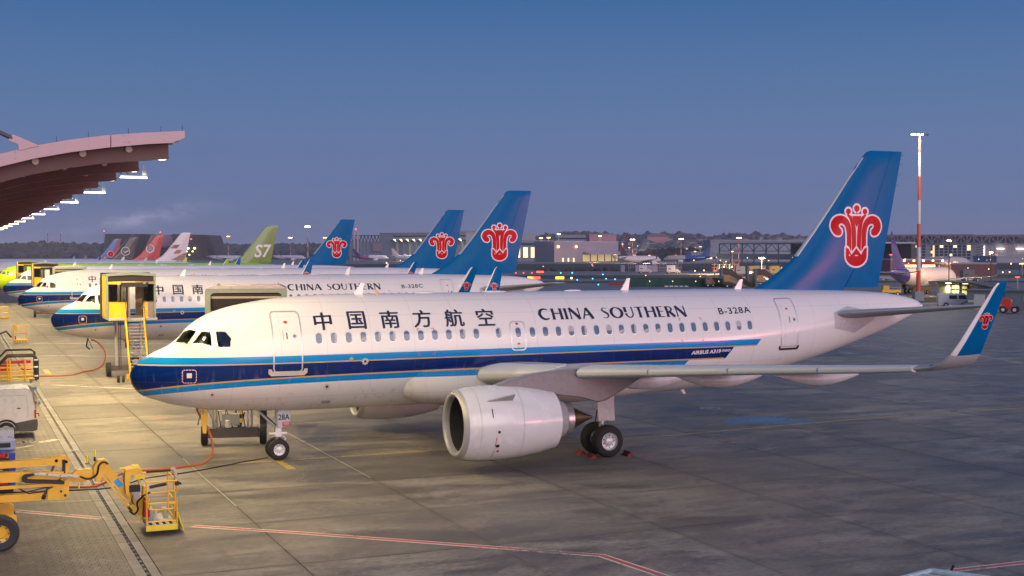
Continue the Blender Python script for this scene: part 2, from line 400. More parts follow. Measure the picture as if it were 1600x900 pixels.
def flower(detail=True):
    """kapok flower drawn flat in a 2 x 2 box: list of (V, F, layer, is_red)"""
    out = []
    def stroke(pts, grow, layer, red):
        for sx in (1, -1):
            P = smooth2d([(sx * a, b, w) for a, b, w in pts], 5 if detail else 2)
            out.append((*stroke2d([(p[0], p[1]) for p in P], [p[2] + grow for p in P], True, 6), layer, red))
    stroke(FLOWER_ARM, .11, 0, False); stroke(FLOWER_PET, .11, .4, False)
    V = [(-.49, -.35, 0), (.49, -.35, 0), (.49, -.66, 0)] + [(.49 * math.cos(a), -.66 - .40 * math.sin(a), 0) for a in [i * math.pi / 12 for i in range(1, 12)]] + [(-.49, -.66, 0)]
    out.append((V, [tuple(range(len(V)))], .2, False))
    out.append(([(-.30, .72, 0), (-.30, .6, 0), (0, .0, 0), (.30, .6, 0), (.30, .72, 0)], [(0, 1, 2, 3, 4)], .5, False))
    for (cx, cy, r) in ((-.33, .80, .16), (0, .90, .17), (.33, .80, .16)): out.append((*disc2d((cx, cy), r), .6, False))
    stroke(FLOWER_ARM, 0, 1, True); stroke(FLOWER_PET, 0, 1.3, True)
    out.append(([(-.19, .655, 0), (0, .27, 0), (.19, .655, 0)], [(0, 1, 2)], 1.5, True))
    for (cx, cy, r) in ((-.33, .80, .095), (0, .90, .11), (.33, .80, .095)):
        out.append((*disc2d((cx, cy), r), 1.6, True)); out.append(([(cx - .02, cy - .2, 0), (cx + .02, cy - .2, 0), (cx + .02, cy, 0), (cx - .02, cy, 0)], [(0, 1, 2, 3)], 1.55, True))
    z = [(-.43, -.38, 0), (-.32, -.42, 0), (-.20, -.62, 0), (0, -.40, 0), (.20, -.62, 0), (.32, -.42, 0), (.43, -.38, 0), (.43, -.66, 0)] + [(.43 * math.cos(a), -.66 - .34 * math.sin(a), 0) for a in [i * math.pi / 12 for i in range(1, 12)]] + [(-.43, -.66, 0)]
    wz = [(-.46, -.30, 0), (-.32, -.34, 0), (-.20, -.54, 0), (0, -.32, 0), (.20, -.54, 0), (.32, -.34, 0), (.46, -.30, 0), (.46, -.66, 0), (-.46, -.66, 0)]
    out.append((wz, [tuple(range(len(wz)))], 1.7, False)); out.append((z, [tuple(range(len(z)))], 2.0, True))
    return out
def add_flower(name, parent, mapper, cx, cz, wx, hz, off0=.004, detail=True):
    mb = MB()
    for V, F, lay, red in flower(detail):
        V, F = slice2d(V, F, .22, None)
        mb.add([mapper(cx + v[0] * wx / 2, cz + v[1] * hz / 2, off0 + lay * .003) for v in V], F, M_logo_red if red else M_logo_white)
    return mb.build(name, None, parent, recalc=False)
# Letters with swelling strokes, unit height
def letter(ch):
    K, k = .225, .10
    s = lambda pts, w: [(pts, w)]
    arc = lambda cx, cy, rx, ry, a0, a1, w0, w1, wm=None, n=14: ([(cx + rx * math.cos(R(a0 + (a1 - a0) * i / n)), cy + ry * math.sin(R(a0 + (a1 - a0) * i / n))) for i in range(n + 1)],
        [(wm or w0) * math.sin(math.pi * i / n) + (w0 * (1 - i / n) + w1 * i / n) * (1 - math.sin(math.pi * i / n)) for i in range(n + 1)])
    v = lambda x, w: ([(x, 0), (x, .06), (x, .5), (x, .94), (x, 1)], [w * 1.35, w, w * .88, w, w * 1.35])
    if ch == 'C': return [arc(.50, .5, .43, .46, 52, 308, .08, .08, .24)], .86
    if ch == 'O': return [arc(.50, .5, .43, .46, 90, 270, .08, .08, .24), arc(.50, .5, .43, .46, 270, 450, .08, .08, .24)], 1.0
    if ch == 'H': return [v(.12, K), v(.74, K), ([(.12, .53), (.74, .53)], [k, k])], .86
    if ch == 'I': return [v(.12, K)], .24
    if ch == 'N': return [v(.10, k * 1.1), v(.78, k * 1.1), ([(.08, 1), (.80, 0)], [K * 1.1, K * 1.1])], .88
    if ch == 'A': return [([(.04, 0), (.40, 1)], [k * 1.2, k]), ([(.40, 1), (.80, 0)], [K, K * 1.15]), ([(.17, .34), (.66, .34)], [k, k])], .84
    if ch == 'S': return [([(a, b) for a, b, c in smooth2d([(.52, .90, 0), (.34, .96, 0), (.16, .88, 0), (.12, .72, 0), (.28, .56, 0), (.45, .44, 0), (.52, .27, 0), (.42, .09, 0), (.24, .04, 0), (.07, .10, 0)], 4)],
                           [c for a, b, c in smooth2d([(0, 0, .05), (0, 0, .06), (0, 0, .10), (0, 0, .14), (0, 0, .18), (0, 0, .18), (0, 0, .14), (0, 0, .09), (0, 0, .06), (0, 0, .05)], 4)])], .60
    if ch == 'U': return [([(.11, 1), (.11, .9), (.11, .5)], [K * 1.3, K, K]), arc(.395, .40, .285, .36, 180, 360, K, k, .09), ([(.68, .4), (.68, .9), (.68, 1)], [k, k, k * 1.6])], .78
    if ch == 'T': return [v(.34, K), ([(.0, .965), (.68, .965)], [.075, .075])], .68
    if ch == 'E': return [v(.11, K)] + [([(.11, y), (.52, y)], [.07, .07]) for y in (.035, .52, .965)], .58
    if ch == 'R': return [v(.11, K), ([(.11, .965), (.3, .965)], [.07, .07]), arc(.28, .74, .24, .225, 90, -90, .06, .06, .15), ([(.11, .515), (.3, .515)], [.06, .06]), ([(.28, .5), (.66, 0)], [K, K * 1.1])], .68
    return [], .45
def word_geom(txt, height, total=None):
    V = []; F = []; x = 0; lay = []
    for ch in txt:
        strokes, w = letter(ch)
        for k, (pts, ws) in enumerate(strokes):
            v, f = stroke2d([(p[0] + x, p[1]) for p in pts], ws, False); v, f = slice2d(v, f, None, .2) if len(pts) < 6 else (v, f)
            o = len(V); V += v; F += [tuple(i + o for i in q) for q in f]; lay += [k * .001] * len(v)
        x += w + .14
    sx = (total / x) if total else height
    return [(v[0] * sx, v[1] * height, 0) for v in V], F, lay
def fin_le(z):
    T = [(5.3, 24.6), (5.85, 25.2), (6.2, 25.85), (6.6, 26.5), (7.0, 27.03), (7.4, 27.37), (9.26, 28.90), (11.54, 30.74), (11.66, 30.86), (11.73, 30.98), (11.77, 31.15)]
    return interp([a for a, b in T_FIN], [b for a, b in T_FIN], z)
T_FIN = [(5.3, 24.6), (5.85, 25.2), (6.2, 25.85), (6.6, 26.45), (7.0, 26.98), (7.4, 27.36), (9.26, 28.90), (11.54, 30.74), (11.66, 30.86), (11.73, 30.98), (11.77, 31.15)]
FZ = [a for a, b in T_FIN]; FX = [b for a, b in T_FIN]
def fin_le(z): return interp(FZ, FX, z)
def fin_te(z): return 31.55 + (z - 5.69) * .21
def fin_half(x, z):
    le, te = fin_le(z), fin_te(z); c = te - le; u = max(0, min(1, (x - le) / c)); base = (.50 - .30 * (z - 5.5) / 6.2)
    if z > 11.5: base *= max(.25, 1 - (z - 11.5) / .36)
    return naca(u, base / 2.0 / .5 * .5) if False else base * naca(u, .2) / .2 * 1.0
def make_aircraft(name, label, loc, F=0.0, A=0.0, hullmat=None, finmat=None, style='kapok', detail=2, group=None, reg=None, gz0=0.0, rudder_mat=None, sharkmat=None, rz=0.0, cutx=None):
    root = thing(name, label, 'airliner', loc, rz, group)
    h = make_hull(F, A); D = F + A
    SX = lambda x: x + (F if x > 8.5 else 0) + (A if x > 19.0 else 0)
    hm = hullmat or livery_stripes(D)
    # ---- fuselage skin
    xs = []
    dx = .035 if detail >= 2 else .12
    t = 0.0
    xs = [0, .01, .03, .06, .10, .15, .21, .28, .36, .45, .55, .66, .78, .90, 1.02, 1.14, 1.25]
    x = 1.28
    while x < 3.3: xs.append(x); x += dx
    xs += [3.4, 3.6, 3.9, 4.2, 4.6, 5.0, 5.5, 6.0, 6.6, 7.2, 8.0, 8.5]
    L1 = 8.5 + F; L2 = 19 + A + F
    if F: xs += [8.5 + F * .5, 8.5 + F]
    x = L1 + 1.5
    while x < L2: xs.append(x); x += 1.5
    xs += [L2 + v for v in (0, .8, 1.6, 2.4, 3.2, 4.0, 4.8, 5.6, 6.4, 7.2, 8.0, 8.8, 9.6, 10.4, 11.2, 12.0, 12.6, 13.1, 13.6, 14.0, 14.3, 14.5, 14.65, 14.76, 14.84)]
    nphi = 40 if detail >= 2 else 24
    phis = []
    if detail >= 2:
        p = -90
        for a in list(range(-90, -2, 8)) + [v * 1.5 for v in range(-1, 61)]: phis.append(R(a))
        phis[-1] = R(90)
        phis = [p for p in phis if p < R(89.9)] + [R(90)]
    else: phis = [R(-90 + 180 * i / nphi) for i in range(nphi + 1)]
    WIN = [  # port cockpit panes, corners on the skin (x, z)
        [(1.42, 4.245, .15), (1.79, 4.27, .93), (2.13, 4.68, .80), (1.81, 4.64, .04)],
        [(1.93, 4.285), (2.53, 4.20), (2.54, 4.68), (2.26, 4.68)],
        [(2.70, 4.17), (3.12, 4.165), (3.17, 4.46), (3.00, 4.69), (2.69, 4.69)]]
    def in_win(px, py, pz, side):
        # flatten: use angle coordinates
        for k, w in enumerate(WINPHI):
            if point_in((px, pz), w): return True
        return False
    def point_in(p, poly):
        c = False; n = len(poly)
        for i in range(n):
            a, b = poly[i], poly[i - 1]
            if (a[1] > p[1]) != (b[1] > p[1]) and p[0] < (b[0] - a[0]) * (p[1] - a[1]) / (b[1] - a[1]) + a[0]: c = not c
        return c
    def xy_phi(xx, zz, yy=None):
        w, zt, zb, zc = h(xx)
        if yy is None: return phi_z(xx, zz, h)
        return math.atan2((zz - ZC - zc) / (zt - zc), yy / w)
    WINPHI = []
    for w in WIN: WINPHI.append([(p[0], xy_phi(*p)) for p in w])
    V = []; Fc = []
    full = phis + [math.pi - p for p in reversed(phis[1:-1])]
    nf = len(full)
    def skin(xx, ph, off=0.0):
        if ph > math.pi / 2: return hp(xx, math.pi - ph, 1, off, h)
        return hp(xx, ph, -1, off, h)
    for xx in xs:
        for ph in full: V.append(skin(xx, ph))
    for i in range(len(xs) - 1):
        for j in range(nf):
            j2 = (j + 1) % nf
            if detail >= 2 and 1.3 < xs[i] < 3.4:
                pa = full[j]; pm = (full[j] + (full[j2] if j2 else full[j] + .1)) / 2
                if pm > math.pi / 2: pm = math.pi - pm
                if any(point_in(((xs[i] + xs[i + 1]) / 2, pm), w) for w in WINPHI): continue
            a = i * nf + j; b = i * nf + j2; Fc.append((a, b, b + nf, a + nf))
    Fc.append(tuple(range(nf))); Fc.append(tuple((len(xs) - 1) * nf + j for j in range(nf)))
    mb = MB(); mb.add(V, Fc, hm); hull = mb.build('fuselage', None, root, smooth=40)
    for p in hull.data.polygons[-1:]: pass
    # tail exhaust
    e = h(xs[-1]); mb = MB(); mb.lathe([(0, .16), (.10, .15), (.10, .12), (-.25, .11)], 16, 'x', (xs[-1] - .02, 0, ZC + e[3]), M_metal); mb.build('exhaust_pipe', None, root, smooth=40)
    # ---- cockpit panes and frames
    def pane_pts(w, grow):
        n = len(w); cx = sum(p[0] for p in w) / n; cy = sum(p[1] for p in w) / n
        out = []
        for i in range(n):
            a, b, c = Vector(w[i - 1]), Vector(w[i]), Vector(w[(i + 1) % n])
            d = ((b - a).normalized() - (c - b).normalized()); nn = (b - Vector((cx, cy))).normalized()
            out.append(b + nn * grow)
        return out
    def dense(loop, k=6):
        o = []
        for i in range(len(loop)):
            a, b = Vector(loop[i]), Vector(loop[(i + 1) % len(loop)])
            o += [a.lerp(b, t / k) for t in range(k)]
        return o
    for sd_ in ((-1, 1) if detail >= 2 else (-1,)):
        for k, w in enumerate(WINPHI):
            sk = (lambda u, v, off: hp(u, v, -1, off, h)) if sd_ < 0 else (lambda u, v, off: hp(u, v, 1, off, h))
            fr = None
            if detail >= 2:
                inn = dense(pane_pts(w, -.005)); outl = dense(pane_pts(w, .050)); mb = MB(); n = len(inn)
                mb.add([sk(p[0], p[1], .006) for p in inn] + [sk(p[0], p[1], .006) for p in outl] + [sk(p[0], p[1], -.03) for p in inn],
                       [(i, (i + 1) % n, n + (i + 1) % n, n + i) for i in range(n)] + [(i, (i + 1) % n, 2 * n + (i + 1) % n, 2 * n + i) for i in range(n)])
                fr = mb.build('window_frame', M_silver if k != 9 else None, root)
            # glass as a grid
            g = pane_pts(w, .006); 
            Vg, Fg = slice2d([(p[0], p[1], 0) for p in g], [tuple(range(len(g)))], .12, .08)
            mb = MB(); mb.add([sk(v[0], v[1], -.006 if detail >= 2 else .008) for v in Vg], Fg)
            mb.build('cockpit_window', M_cock if detail >= 2 else M_glassw, fr if fr else root)
    if detail >= 2:
        # inside of the cockpit
        mb = MB(); mb.poly([skin(3.4, R(a), -.06) for a in range(-20, 201, 20)], M_seat); mb.add([skin(xx, R(a), -.07) for xx in (1.3, 2.3, 3.4) for a in (-14, 194)], [(0, 1, 3, 2), (2, 3, 5, 4)], M_seat)
        for sg in (0, 1): mb.add([skin(xx, R(a if sg == 0 else 180 - a), -.05) for xx in (1.5, 2.4, 3.4) for a in (-14, 4, 17)], [(0, 1, 4, 3), (1, 2, 5, 4), (3, 4, 7, 6), (4, 5, 8, 7)], M_seat)
        mb.add([skin(xx, R(a), -.05) for xx in (2.35, 3.4) for a in (62, 90, 118)], [(0, 1, 4, 3), (1, 2, 5, 4)], M_seat); mb.build('cockpit_lining', None, root)
        mb = MB(); mb.box(1.62, 1.95, -.62, .62, 3.85, 4.18, M_seat); mb.box(1.72, 2.0, -.60, -.1, 4.18, 4.30, mat('glare_shield', (.30, .34, .28), .6)); mb.build('instrument_panel', None, root)
        for yy in (-.55, .55):
            mb = MB(); mb.box(2.3, 2.75, yy - .24, yy + .24, 3.75, 3.9, M_seat); mb.box(2.72, 2.84, yy - .23, yy + .23, 3.8, 4.5, M_seat); mb.box(2.73, 2.83, yy - .12, yy + .12, 4.5, 4.72, mat('headrest', (.5, .5, .46), .7)); mb.build('crew_seat', None, root)
    # ---- helpers that lay things on the skin
    def deco(V, Fs, off=.004, mode='xz', dv=.08, du=None, lay=None):
        if lay is None: V, Fs = slice2d(V, Fs, du, dv)
        out = []
        for i, v in enumerate(V):
            ph = phi_z(v[0], v[1], h) if mode == 'xz' else v[1] / 2.03
            out.append(hp(v[0], ph, -1, off + (lay[i] if lay else 0), h))
        return out, Fs
    def ring_deco(loop, width, m_, name, parent, off=.005, mode='xz'):
        n = len(loop); cx = sum(p[0] for p in loop) / n; cy = sum(p[1] for p in loop) / n; mb = MB(); Vr = []
        for g in (0, -width):
            for i in range(n):
                a, b, c = Vector(loop[i - 1]), Vector(loop[i]), Vector(loop[(i + 1) % n]); d = (c - a).normalized(); nr = Vector((d.y, -d.x))
                if nr.dot(b - Vector((cx, cy))) < 0: nr = -nr
                q = b + nr * g; Vr.append((q.x, q.y, 0))
        V2, _ = deco(Vr, [], off, mode, lay=[0] * len(Vr)); mb.add(V2, [(i, (i + 1) % n, n + (i + 1) % n, n + i) for i in range(n)], m_)
        return mb.build(name, None, parent, recalc=True)
    def dense2(loop, step=.08):
        o = []
        for i in range(len(loop)):
            a, b = Vector(loop[i]), Vector(loop[(i + 1) % len(loop)]); k = max(1, int((b - a).length / step))
            o += [tuple(a.lerp(b, t / k)) for t in range(k)]
        return o
    # doors
    def door(cx, cz, w, hgt, r, nm, sill=True, win=None, lean=0.0):
        loop = dense2(rrect(cx, cz, w, hgt, r)); loop = [(p[0] + (p[1] - cz) * lean, p[1]) for p in loop]
        Vd = [(p[0], p[1], 0) for p in loop]; V2, F2 = deco(Vd, [tuple(range(len(Vd)))], .003, 'xz', .1, .25)
        mb = MB(); mb.add(V2, F2, hm); d = mb.build(nm, None, root, smooth=30, recalc=True)
        ring_deco(loop, .045, M_silver, 'door_frame', d, .007)
        return d
    if detail >= 1:
        d1 = door(5.03, 4.30, 1.02, 2.10, .16, 'cabin_door')
        sp_ = [(4.36, 3.45), (4.46, 3.45), (4.50, 3.37), (5.56, 3.37), (5.60, 3.45), (5.70, 3.45), (5.70, 3.30), (5.60, 3.21), (4.46, 3.21), (4.36, 3.30)]
        V2, F2 = deco([(a, b - .06, 0) for a, b in sp_], [tuple(range(10))], .010, 'xz', .08, .3); mb = MB(); mb.add(V2, F2, mat('sill_plate', (.50, .47, .42), .5)); mb.build('scuff_plate', None, root)
        if detail >= 2:
            mb = MB()
            for (pts, m_, of) in (([(5.00, 4.40), (5.035, 4.40), (5.035, 4.62), (5.00, 4.62)], M_black, .012), ([(4.96, 4.93), (5.07, 4.93), (5.07, 5.01), (4.96, 5.01)], M_red, .012), ([(4.88, 4.38), (4.90, 4.38), (4.90, 4.70), (4.88, 4.70)], M_grey, .012)):
                mb = MB(); V2, F2 = deco([(a, b, 0) for a, b in pts], [(0, 1, 2, 3)], of); mb.add(V2, F2, m_); mb.build('red_placard' if m_ is M_red else 'door_handle', None, d1, recalc=False)
            v, f = disc2d((5.28, 4.50), .085); V2, F2 = deco(v, f, .009); mb = MB(); mb.add(V2, F2, M_silver); v, f = disc2d((5.28, 4.50), .055); V2, F2 = deco(v, f, .013); mb.add(V2, F2, M_glassw); mb.build('porthole', None, d1, recalc=False)
        rd = door(SX(25.85), 4.50, .92, 1.98, .14, 'cabin_door', lean=-.0)
        sp_ = [(25.30, 3.56), (25.40, 3.56), (25.42, 3.47), (26.28, 3.47), (26.32, 3.56), (26.42, 3.56), (26.40, 3.42), (26.32, 3.38), (25.40, 3.38), (25.33, 3.42)]
        V2, F2 = deco([(SX(a), b, 0) for a, b in sp_], [tuple(range(10))], .010, 'xz', .08, .3); mb = MB(); mb.add(V2, F2, M_black); mb.build('scuff_plate', None, root)
        if detail >= 2:
            mb = MB()
            for (pts, m_, of) in (([(25.86, 4.50), (25.89, 4.50), (25.89, 4.74), (25.86, 4.74)], M_black, .012), ([(25.80, 5.02), (25.90, 5.02), (25.90, 5.09), (25.80, 5.09)], M_red, .012)):
                mb = MB(); V2, F2 = deco([(SX(a), b, 0) for a, b in pts], [(0, 1, 2, 3)], of); mb.add(V2, F2, m_); mb.build('red_placard' if m_ is M_red else 'door_handle', None, rd, recalc=False)
            v, f = disc2d((SX(26.12), 4.62), .085); V2, F2 = deco(v, f, .009); mb = MB(); mb.add(V2, F2, M_silver); v, f = disc2d((SX(26.12), 4.62), .055); V2, F2 = deco(v, f, .013); mb.add(V2, F2, M_glassw); mb.build('porthole', None, rd, recalc=False)
    if detail >= 2:
        ow = door(13.64, 4.30, .62, 1.08, .16, 'overwing_exit')
        for zz in (4.70, 3.98):
            mb = MB(); V2, F2 = deco([(13.58, zz, 0), (13.68, zz, 0), (13.68, zz + .07, 0), (13.58, zz + .07, 0)], [(0, 1, 2, 3)], .012); mb.add(V2, F2, M_red); mb.build('red_placard', None, ow, recalc=False)
    # cabin windows
    zr = 4.40
    wx = []
    if detail >= 1:
        if D == 0: wx = [6.115 + .533 * i for i in range(12)] + [12.86, 13.64] + [14.22 + .533 * i for i in range(19)]
        else: wx = [6.115 + .533 * i for i in range(int((23.9 + D - 6.1) / .533))]
    rnd = random.Random(len(label))
    for i, x0 in enumerate(wx):
        zc = zr + .0025 * (x0 - 6)
        ex_ = .007 if abs(x0 - 13.64) < .01 else 0
        outl = rrect(x0, zc, .285, .43, .135); inn = rrect(x0, zc, .215, .35, .10)
        mb = MB(); n = len(outl); V2, _ = deco([(a, b, 0) for a, b in outl + inn], [], .006 + ex_, lay=[0] * (2 * n)); mb.add(V2, [(k, (k + 1) % n, n + (k + 1) % n, n + k) for k in range(n)], M_silver)
        if detail >= 2:
            wf = mb.build('cabin_window', None, root)
            mb = MB(); V2, F2 = deco([(a, b, 0) for a, b in inn], [tuple(range(n))], .003 + ex_); mb.add(V2, F2, M_glassw); mb.build('window_pane', None, wf)
            q = rnd.random()
            if q < .40:
                mb = MB()
                if q < .16: pts = [(x0 + .02, zc - .15), (x0 + .10, zc - .12), (x0 + .10, zc + .13), (x0 + .03, zc + .15)]
                elif q < .22: pts = [(x0 - .10, zc - .02), (x0 + .10, zc - .02), (x0 + .10, zc + .12), (x0 + .06, zc + .165), (x0 - .06, zc + .165), (x0 - .10, zc + .12)]
                else: pts = [(x0 - .10, zc - .12), (x0 - .05, zc - .165), (x0 + .05, zc - .165), (x0 + .10, zc - .12), (x0 + .10, zc + .02), (x0 - .10, zc - .05)]
                V2, F2 = deco([(a, b, 0) for a, b in pts], [tuple(range(len(pts)))], .0045); mb.add(V2, F2, M_blind); mb.build('window_blind', None, wf, recalc=False)
        else:
            V2, F2 = deco([(a, b, 0) for a, b in inn], [tuple(range(n))], .003); mb.add(V2, F2, M_glassw); mb.build('cabin_window', None, root)
    # lettering
    def lettering(V, Fs, x0, s0, nm, m_=M_ink, off=.005, lay=None):
        V2, F2 = deco([(v[0] + x0, v[1] + s0, 0) for v in V], Fs, off, 'xs', .09, None, lay); mb = MB(); mb.add(V2, F2, m_); return mb.build(nm, None, root, recalc=False)
    if style == 'kapok' and detail >= 1:
        for k, ch in enumerate('中国南方航空'):
            v, f = text_mesh(ch, .80, bold=.0, align='CENTER'); y0 = min(p[1] for p in v); y1 = max(p[1] for p in v); xa = min(p[0] for p in v); xb = max(p[0] for p in v)
            sc = .72 / max(y1 - y0, .01); v = [((p[0] - (xa + xb) / 2) * .95, (p[1] - y0) * sc, 0) for p in v]
            vv = []; ff = []; ly = []
            for j_, (ax_, az_) in enumerate(((0, 0), (.016, .006), (-.016, -.006), (0, .014))):
                v2, f2 = slice2d(v, f, None, .09); o_ = len(vv); vv += [(p[0] + ax_, p[1] + az_, 0) for p in v2]; ff += [tuple(i + o_ for i in q) for q in f2]; ly += [.0006 * j_] * len(v2)
            lettering(vv, ff, SX(6.33 + 1.222 * k), .905, 'lettering', lay=ly)
        v, f, lay = word_geom('CHINA SOUTHERN', .50, 6.42); lettering(v, f, SX(14.62), 1.085, 'lettering', lay=lay)
        if reg:
            v, f = text_mesh(reg, .5, bold=.008, space=1.15); xb = max(p[0] for p in v); y1 = max(p[1] for p in v); v = [(p[0] * 1.56 / xb, p[1] * .30 / y1, 0) for p in v]; lettering(v, f, SX(22.45), 1.13, 'lettering')
        if D == 0 and detail >= 2:
            v, f = text_mesh('AIRBUS A319', .22, bold=.006, shear=.15); xb = max(p[0] for p in v); v = [(p[0] * 1.36 / xb, p[1] * .9, 0) for p in v]
            V2, F2 = deco([(p[0] + 21.02, p[1] + 3.375 + .02 * (p[0]), 0) for p in v], f, .006); mb = MB(); mb.add(V2, F2, M_white); mb.build('lettering', None, root, recalc=False)
            v, f = text_mesh('neo', .20, bold=.002, shear=.35); xb = max(p[0] for p in v); v = [(p[0] * .44 / xb, p[1] * .95, 0) for p in v]
            V2, F2 = deco([(p[0] + 22.40, p[1] + 3.44, 0) for p in v], f, .006); mb = MB(); mb.add(V2, F2, M_white); mb.build('lettering', None, root, recalc=False)
    if detail >= 2:
        # nose badge with dashed frame, small ports and drains
        mb = MB(); loop = rrect(1.78, 3.20, .44, .44, .08, 4); n = len(loop)
        V2, F2 = deco([(1.70, 3.15, 0), (1.86, 3.15, 0), (1.86, 3.31, 0), (1.70, 3.31, 0)], [(0, 1, 2, 3)], .006); mb.add(V2, F2, mat('port_cover', (.62, .63, .58), .5))
        mb.build('access_cover', None, root, recalc=False)
        dl = dense2(loop, .04); mbr, mbw = MB(), MB()
        for i in range(0, len(dl)):
            a, b = dl[i], dl[(i + 1) % len(dl)]; d = Vector((b[0] - a[0], b[1] - a[1])); nn = Vector((-d.y, d.x)).normalized() * .011
            pts = [(a[0] + nn.x, a[1] + nn.y, 0), (b[0] + nn.x, b[1] + nn.y, 0), (b[0] - nn.x, b[1] - nn.y, 0), (a[0] - nn.x, a[1] - nn.y, 0)]
            V2, F2 = deco(pts, [(0, 1, 2, 3)], .006, lay=[0] * 4); (mbr if i % 2 else mbw).add(V2, F2)
        mbr.build('dashed_marking', M_red, root, recalc=False); mbw.build('dashed_marking', M_white, root, recalc=False)
        for (cx, cz, r) in ((7.75, 3.56, .10), (6.45, 2.70, .09), (2.55, 2.55, .07)):
            mb = MB()
            for k in range(8):
                a0 = k * math.pi / 4; pts = [(cx + r * .45 * math.cos(a0 - .5), cz + r * .45 * math.sin(a0 - .5)), (cx + r * 1.25 * math.cos(a0 - .22), cz + r * 1.25 * math.sin(a0 - .22)), (cx + r * 1.25 * math.cos(a0 + .22), cz + r * 1.25 * math.sin(a0 + .22)), (cx + r * .45 * math.cos(a0 + .5), cz + r * .45 * math.sin(a0 + .5))]
                V2, F2 = deco([(a, b, 0) for a, b in pts], [(0, 1, 2, 3)], .008, lay=[0] * 4); mb.add(V2, F2, mat('sensor_plate', (.5, .5, .5), .4))
            v, f = disc2d((cx, cz), r * .5, 10); V2, F2 = deco(v, f, .012, lay=[0] * len(v)); mb.add(V2, F2, M_dark); mb.build('sensor', None, root, recalc=False)
        v, f = disc2d((7.25, 3.66), .075, 12); V2, F2 = deco(v, f, .008); mb = MB(); mb.add(V2, F2, M_grey); mb.build('static_port', None, root, recalc=False)
        pts = rrect(6.55, 2.10, .34, .13, .06); V2, F2 = deco([(a, b, 0) for a, b in pts], [tuple(range(len(pts)))], .008); mb = MB(); mb.add(V2, F2, M_grey); mb.build('outlet_grille', None, root, recalc=False)
        # red corner marks round the exit cut-out zones
        for (xa, xb, za, zb) in ((9.72, 10.36, 4.66, 3.72), (20.55, 21.55, 4.80, 3.90)):
            mb = MB()
            for (cx, sx) in ((xa, 1), (xb, -1)):
                for (cz, sz) in ((za, -1), (zb, 1)):
                    for (dx_, dz_) in ((.10, .018), (.018, .10)):
                        pts = [(cx, cz), (cx + sx * dx_, cz), (cx + sx * dx_, cz + sz * dz_), (cx, cz + sz * dz_)]; V2, F2 = deco([(a, b, 0) for a, b in pts], [(0, 1, 2, 3)], .009 + (.001 if dx_ > .05 else 0)); mb.add(V2, F2, M_red)
            mb.build('corner_marks', None, root, recalc=False)
        # grey plate at the tailplane root
        for sd_ in (-1,):
            pl = [(28.32, 4.19), (28.34, 4.84), (29.2, 5.10), (30.5, 4.83), (30.75, 4.52), (29.6, 3.95)]
            V2, F2 = deco([(a, b, 0) for a, b in pl], [tuple(range(len(pl)))], .006, 'xz', .15, .4); mb = MB(); mb.add(V2, F2, mat('tail_plate', (.42, .43, .45), .4)); mb.build('tailplane_plate', None, root, recalc=False)
    # ---- belly fairing
    st = [(8.75, .35, .5, 1.0), (8.95, 1.30, 1.35, 1.02), (9.4, 1.72, 1.75, 1.05), (10.2, 1.97, 1.98, 1.10), (11.5, 2.10, 2.12, 1.16), (13, 2.14, 2.20, 1.2), (16.5, 2.14, 2.22, 1.2), (18.0, 1.95, 2.14, 1.1), (19.6, 1.5, 2.02, 1.0), (21.6, .6, 1.75, .95)]
    rings = []
    for (x0, w, dpt, top) in st:
        r_ = []
        for i in range(21):
            a = math.pi * i / 20; cy = -math.cos(a); sy = math.sin(a); e_ = .62
            yy = math.copysign(abs(cy) ** e_, cy) * w; zz = ZC - top * .62 - (dpt - top * .62) * abs(sy) ** e_ 
            r_.append((SX(x0) if x0 > 8.5 else x0, yy, zz))
        r_ += [(SX(x0), w * .6, ZC - top * .45), (SX(x0), -w * .6, ZC - top * .45)]
        rings.append(r_)
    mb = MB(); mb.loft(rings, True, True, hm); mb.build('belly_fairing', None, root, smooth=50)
    # ---- wings
    WS = [(1.0, 11.38, 2.86, 7.0, .14, .05), (1.95, 11.88, 2.92, 6.35, .145, .05), (3.5, 12.68, 3.04, 5.4, .135, .045), (6.4, 14.19, 3.30, 3.95, .12, .03), (9.0, 15.55, 3.50, 3.28, .115, .02), (12.5, 17.4, 3.78, 2.45, .11, .01), (15.5, 18.95, 4.0, 1.80, .11, 0), (16.6, 19.55, 4.10, 1.55, .11, 0)]
    for sd_ in (-1, 1):
        wname = 'wing'
        rings = [foil_ring(SX(a), sd_ * y, z, c, t, inc=i_) for (y, a, z, c, t, i_) in WS]
        mb = MB(); mb.loft(rings, True, True, M_wing); wg = mb.build(wname, None, root, smooth=35)
        # sharklet: a bend and an upright blade
        SK = [(16.6, 19.55, 4.10, 1.55, 0), (17.0, 19.66, 4.17, 1.40, 12), (17.35, 19.76, 4.32, 1.25, 35), (17.58, 19.88, 4.56, 1.08, 58), (17.72, 20.10, 4.95, .92, 72), (17.84, 20.42, 5.50, .76, 78), (17.96, 20.74, 6.05, .60, 80), (18.04, 20.95, 6.42, .46, 80), (18.07, 21.08, 6.56, .34, 80), (18.08, 21.20, 6.62, .16, 80)]
        rings = []
        for (y, a, z, c, cant) in SK:
            r0 = foil_ring(0, 0, 0, c, .10, camber=0); q = R(cant); rings.append([(SX(a) + p[0], sd_ * (y - p[2] * math.sin(q)), z + p[2] * math.cos(q)) for p in r0])
        mb = MB(); sm = sharkmat or M_blue
        n = len(rings[0]); nle = 11
        fs_b = []; fs_g = []; fs_w = []
        for i in range(len(rings) - 1):
            for j in range(n):
                a = i * n + j; b = i * n + (j + 1) % n; q = (a, b, b + n, a + n)
                if i < 3: fs_g.append(q)
                elif abs(j - nle) <= 3 and i < 8: fs_w.append(q)
                else: fs_b.append(q)
        allv = [v for r_ in rings for v in r_]
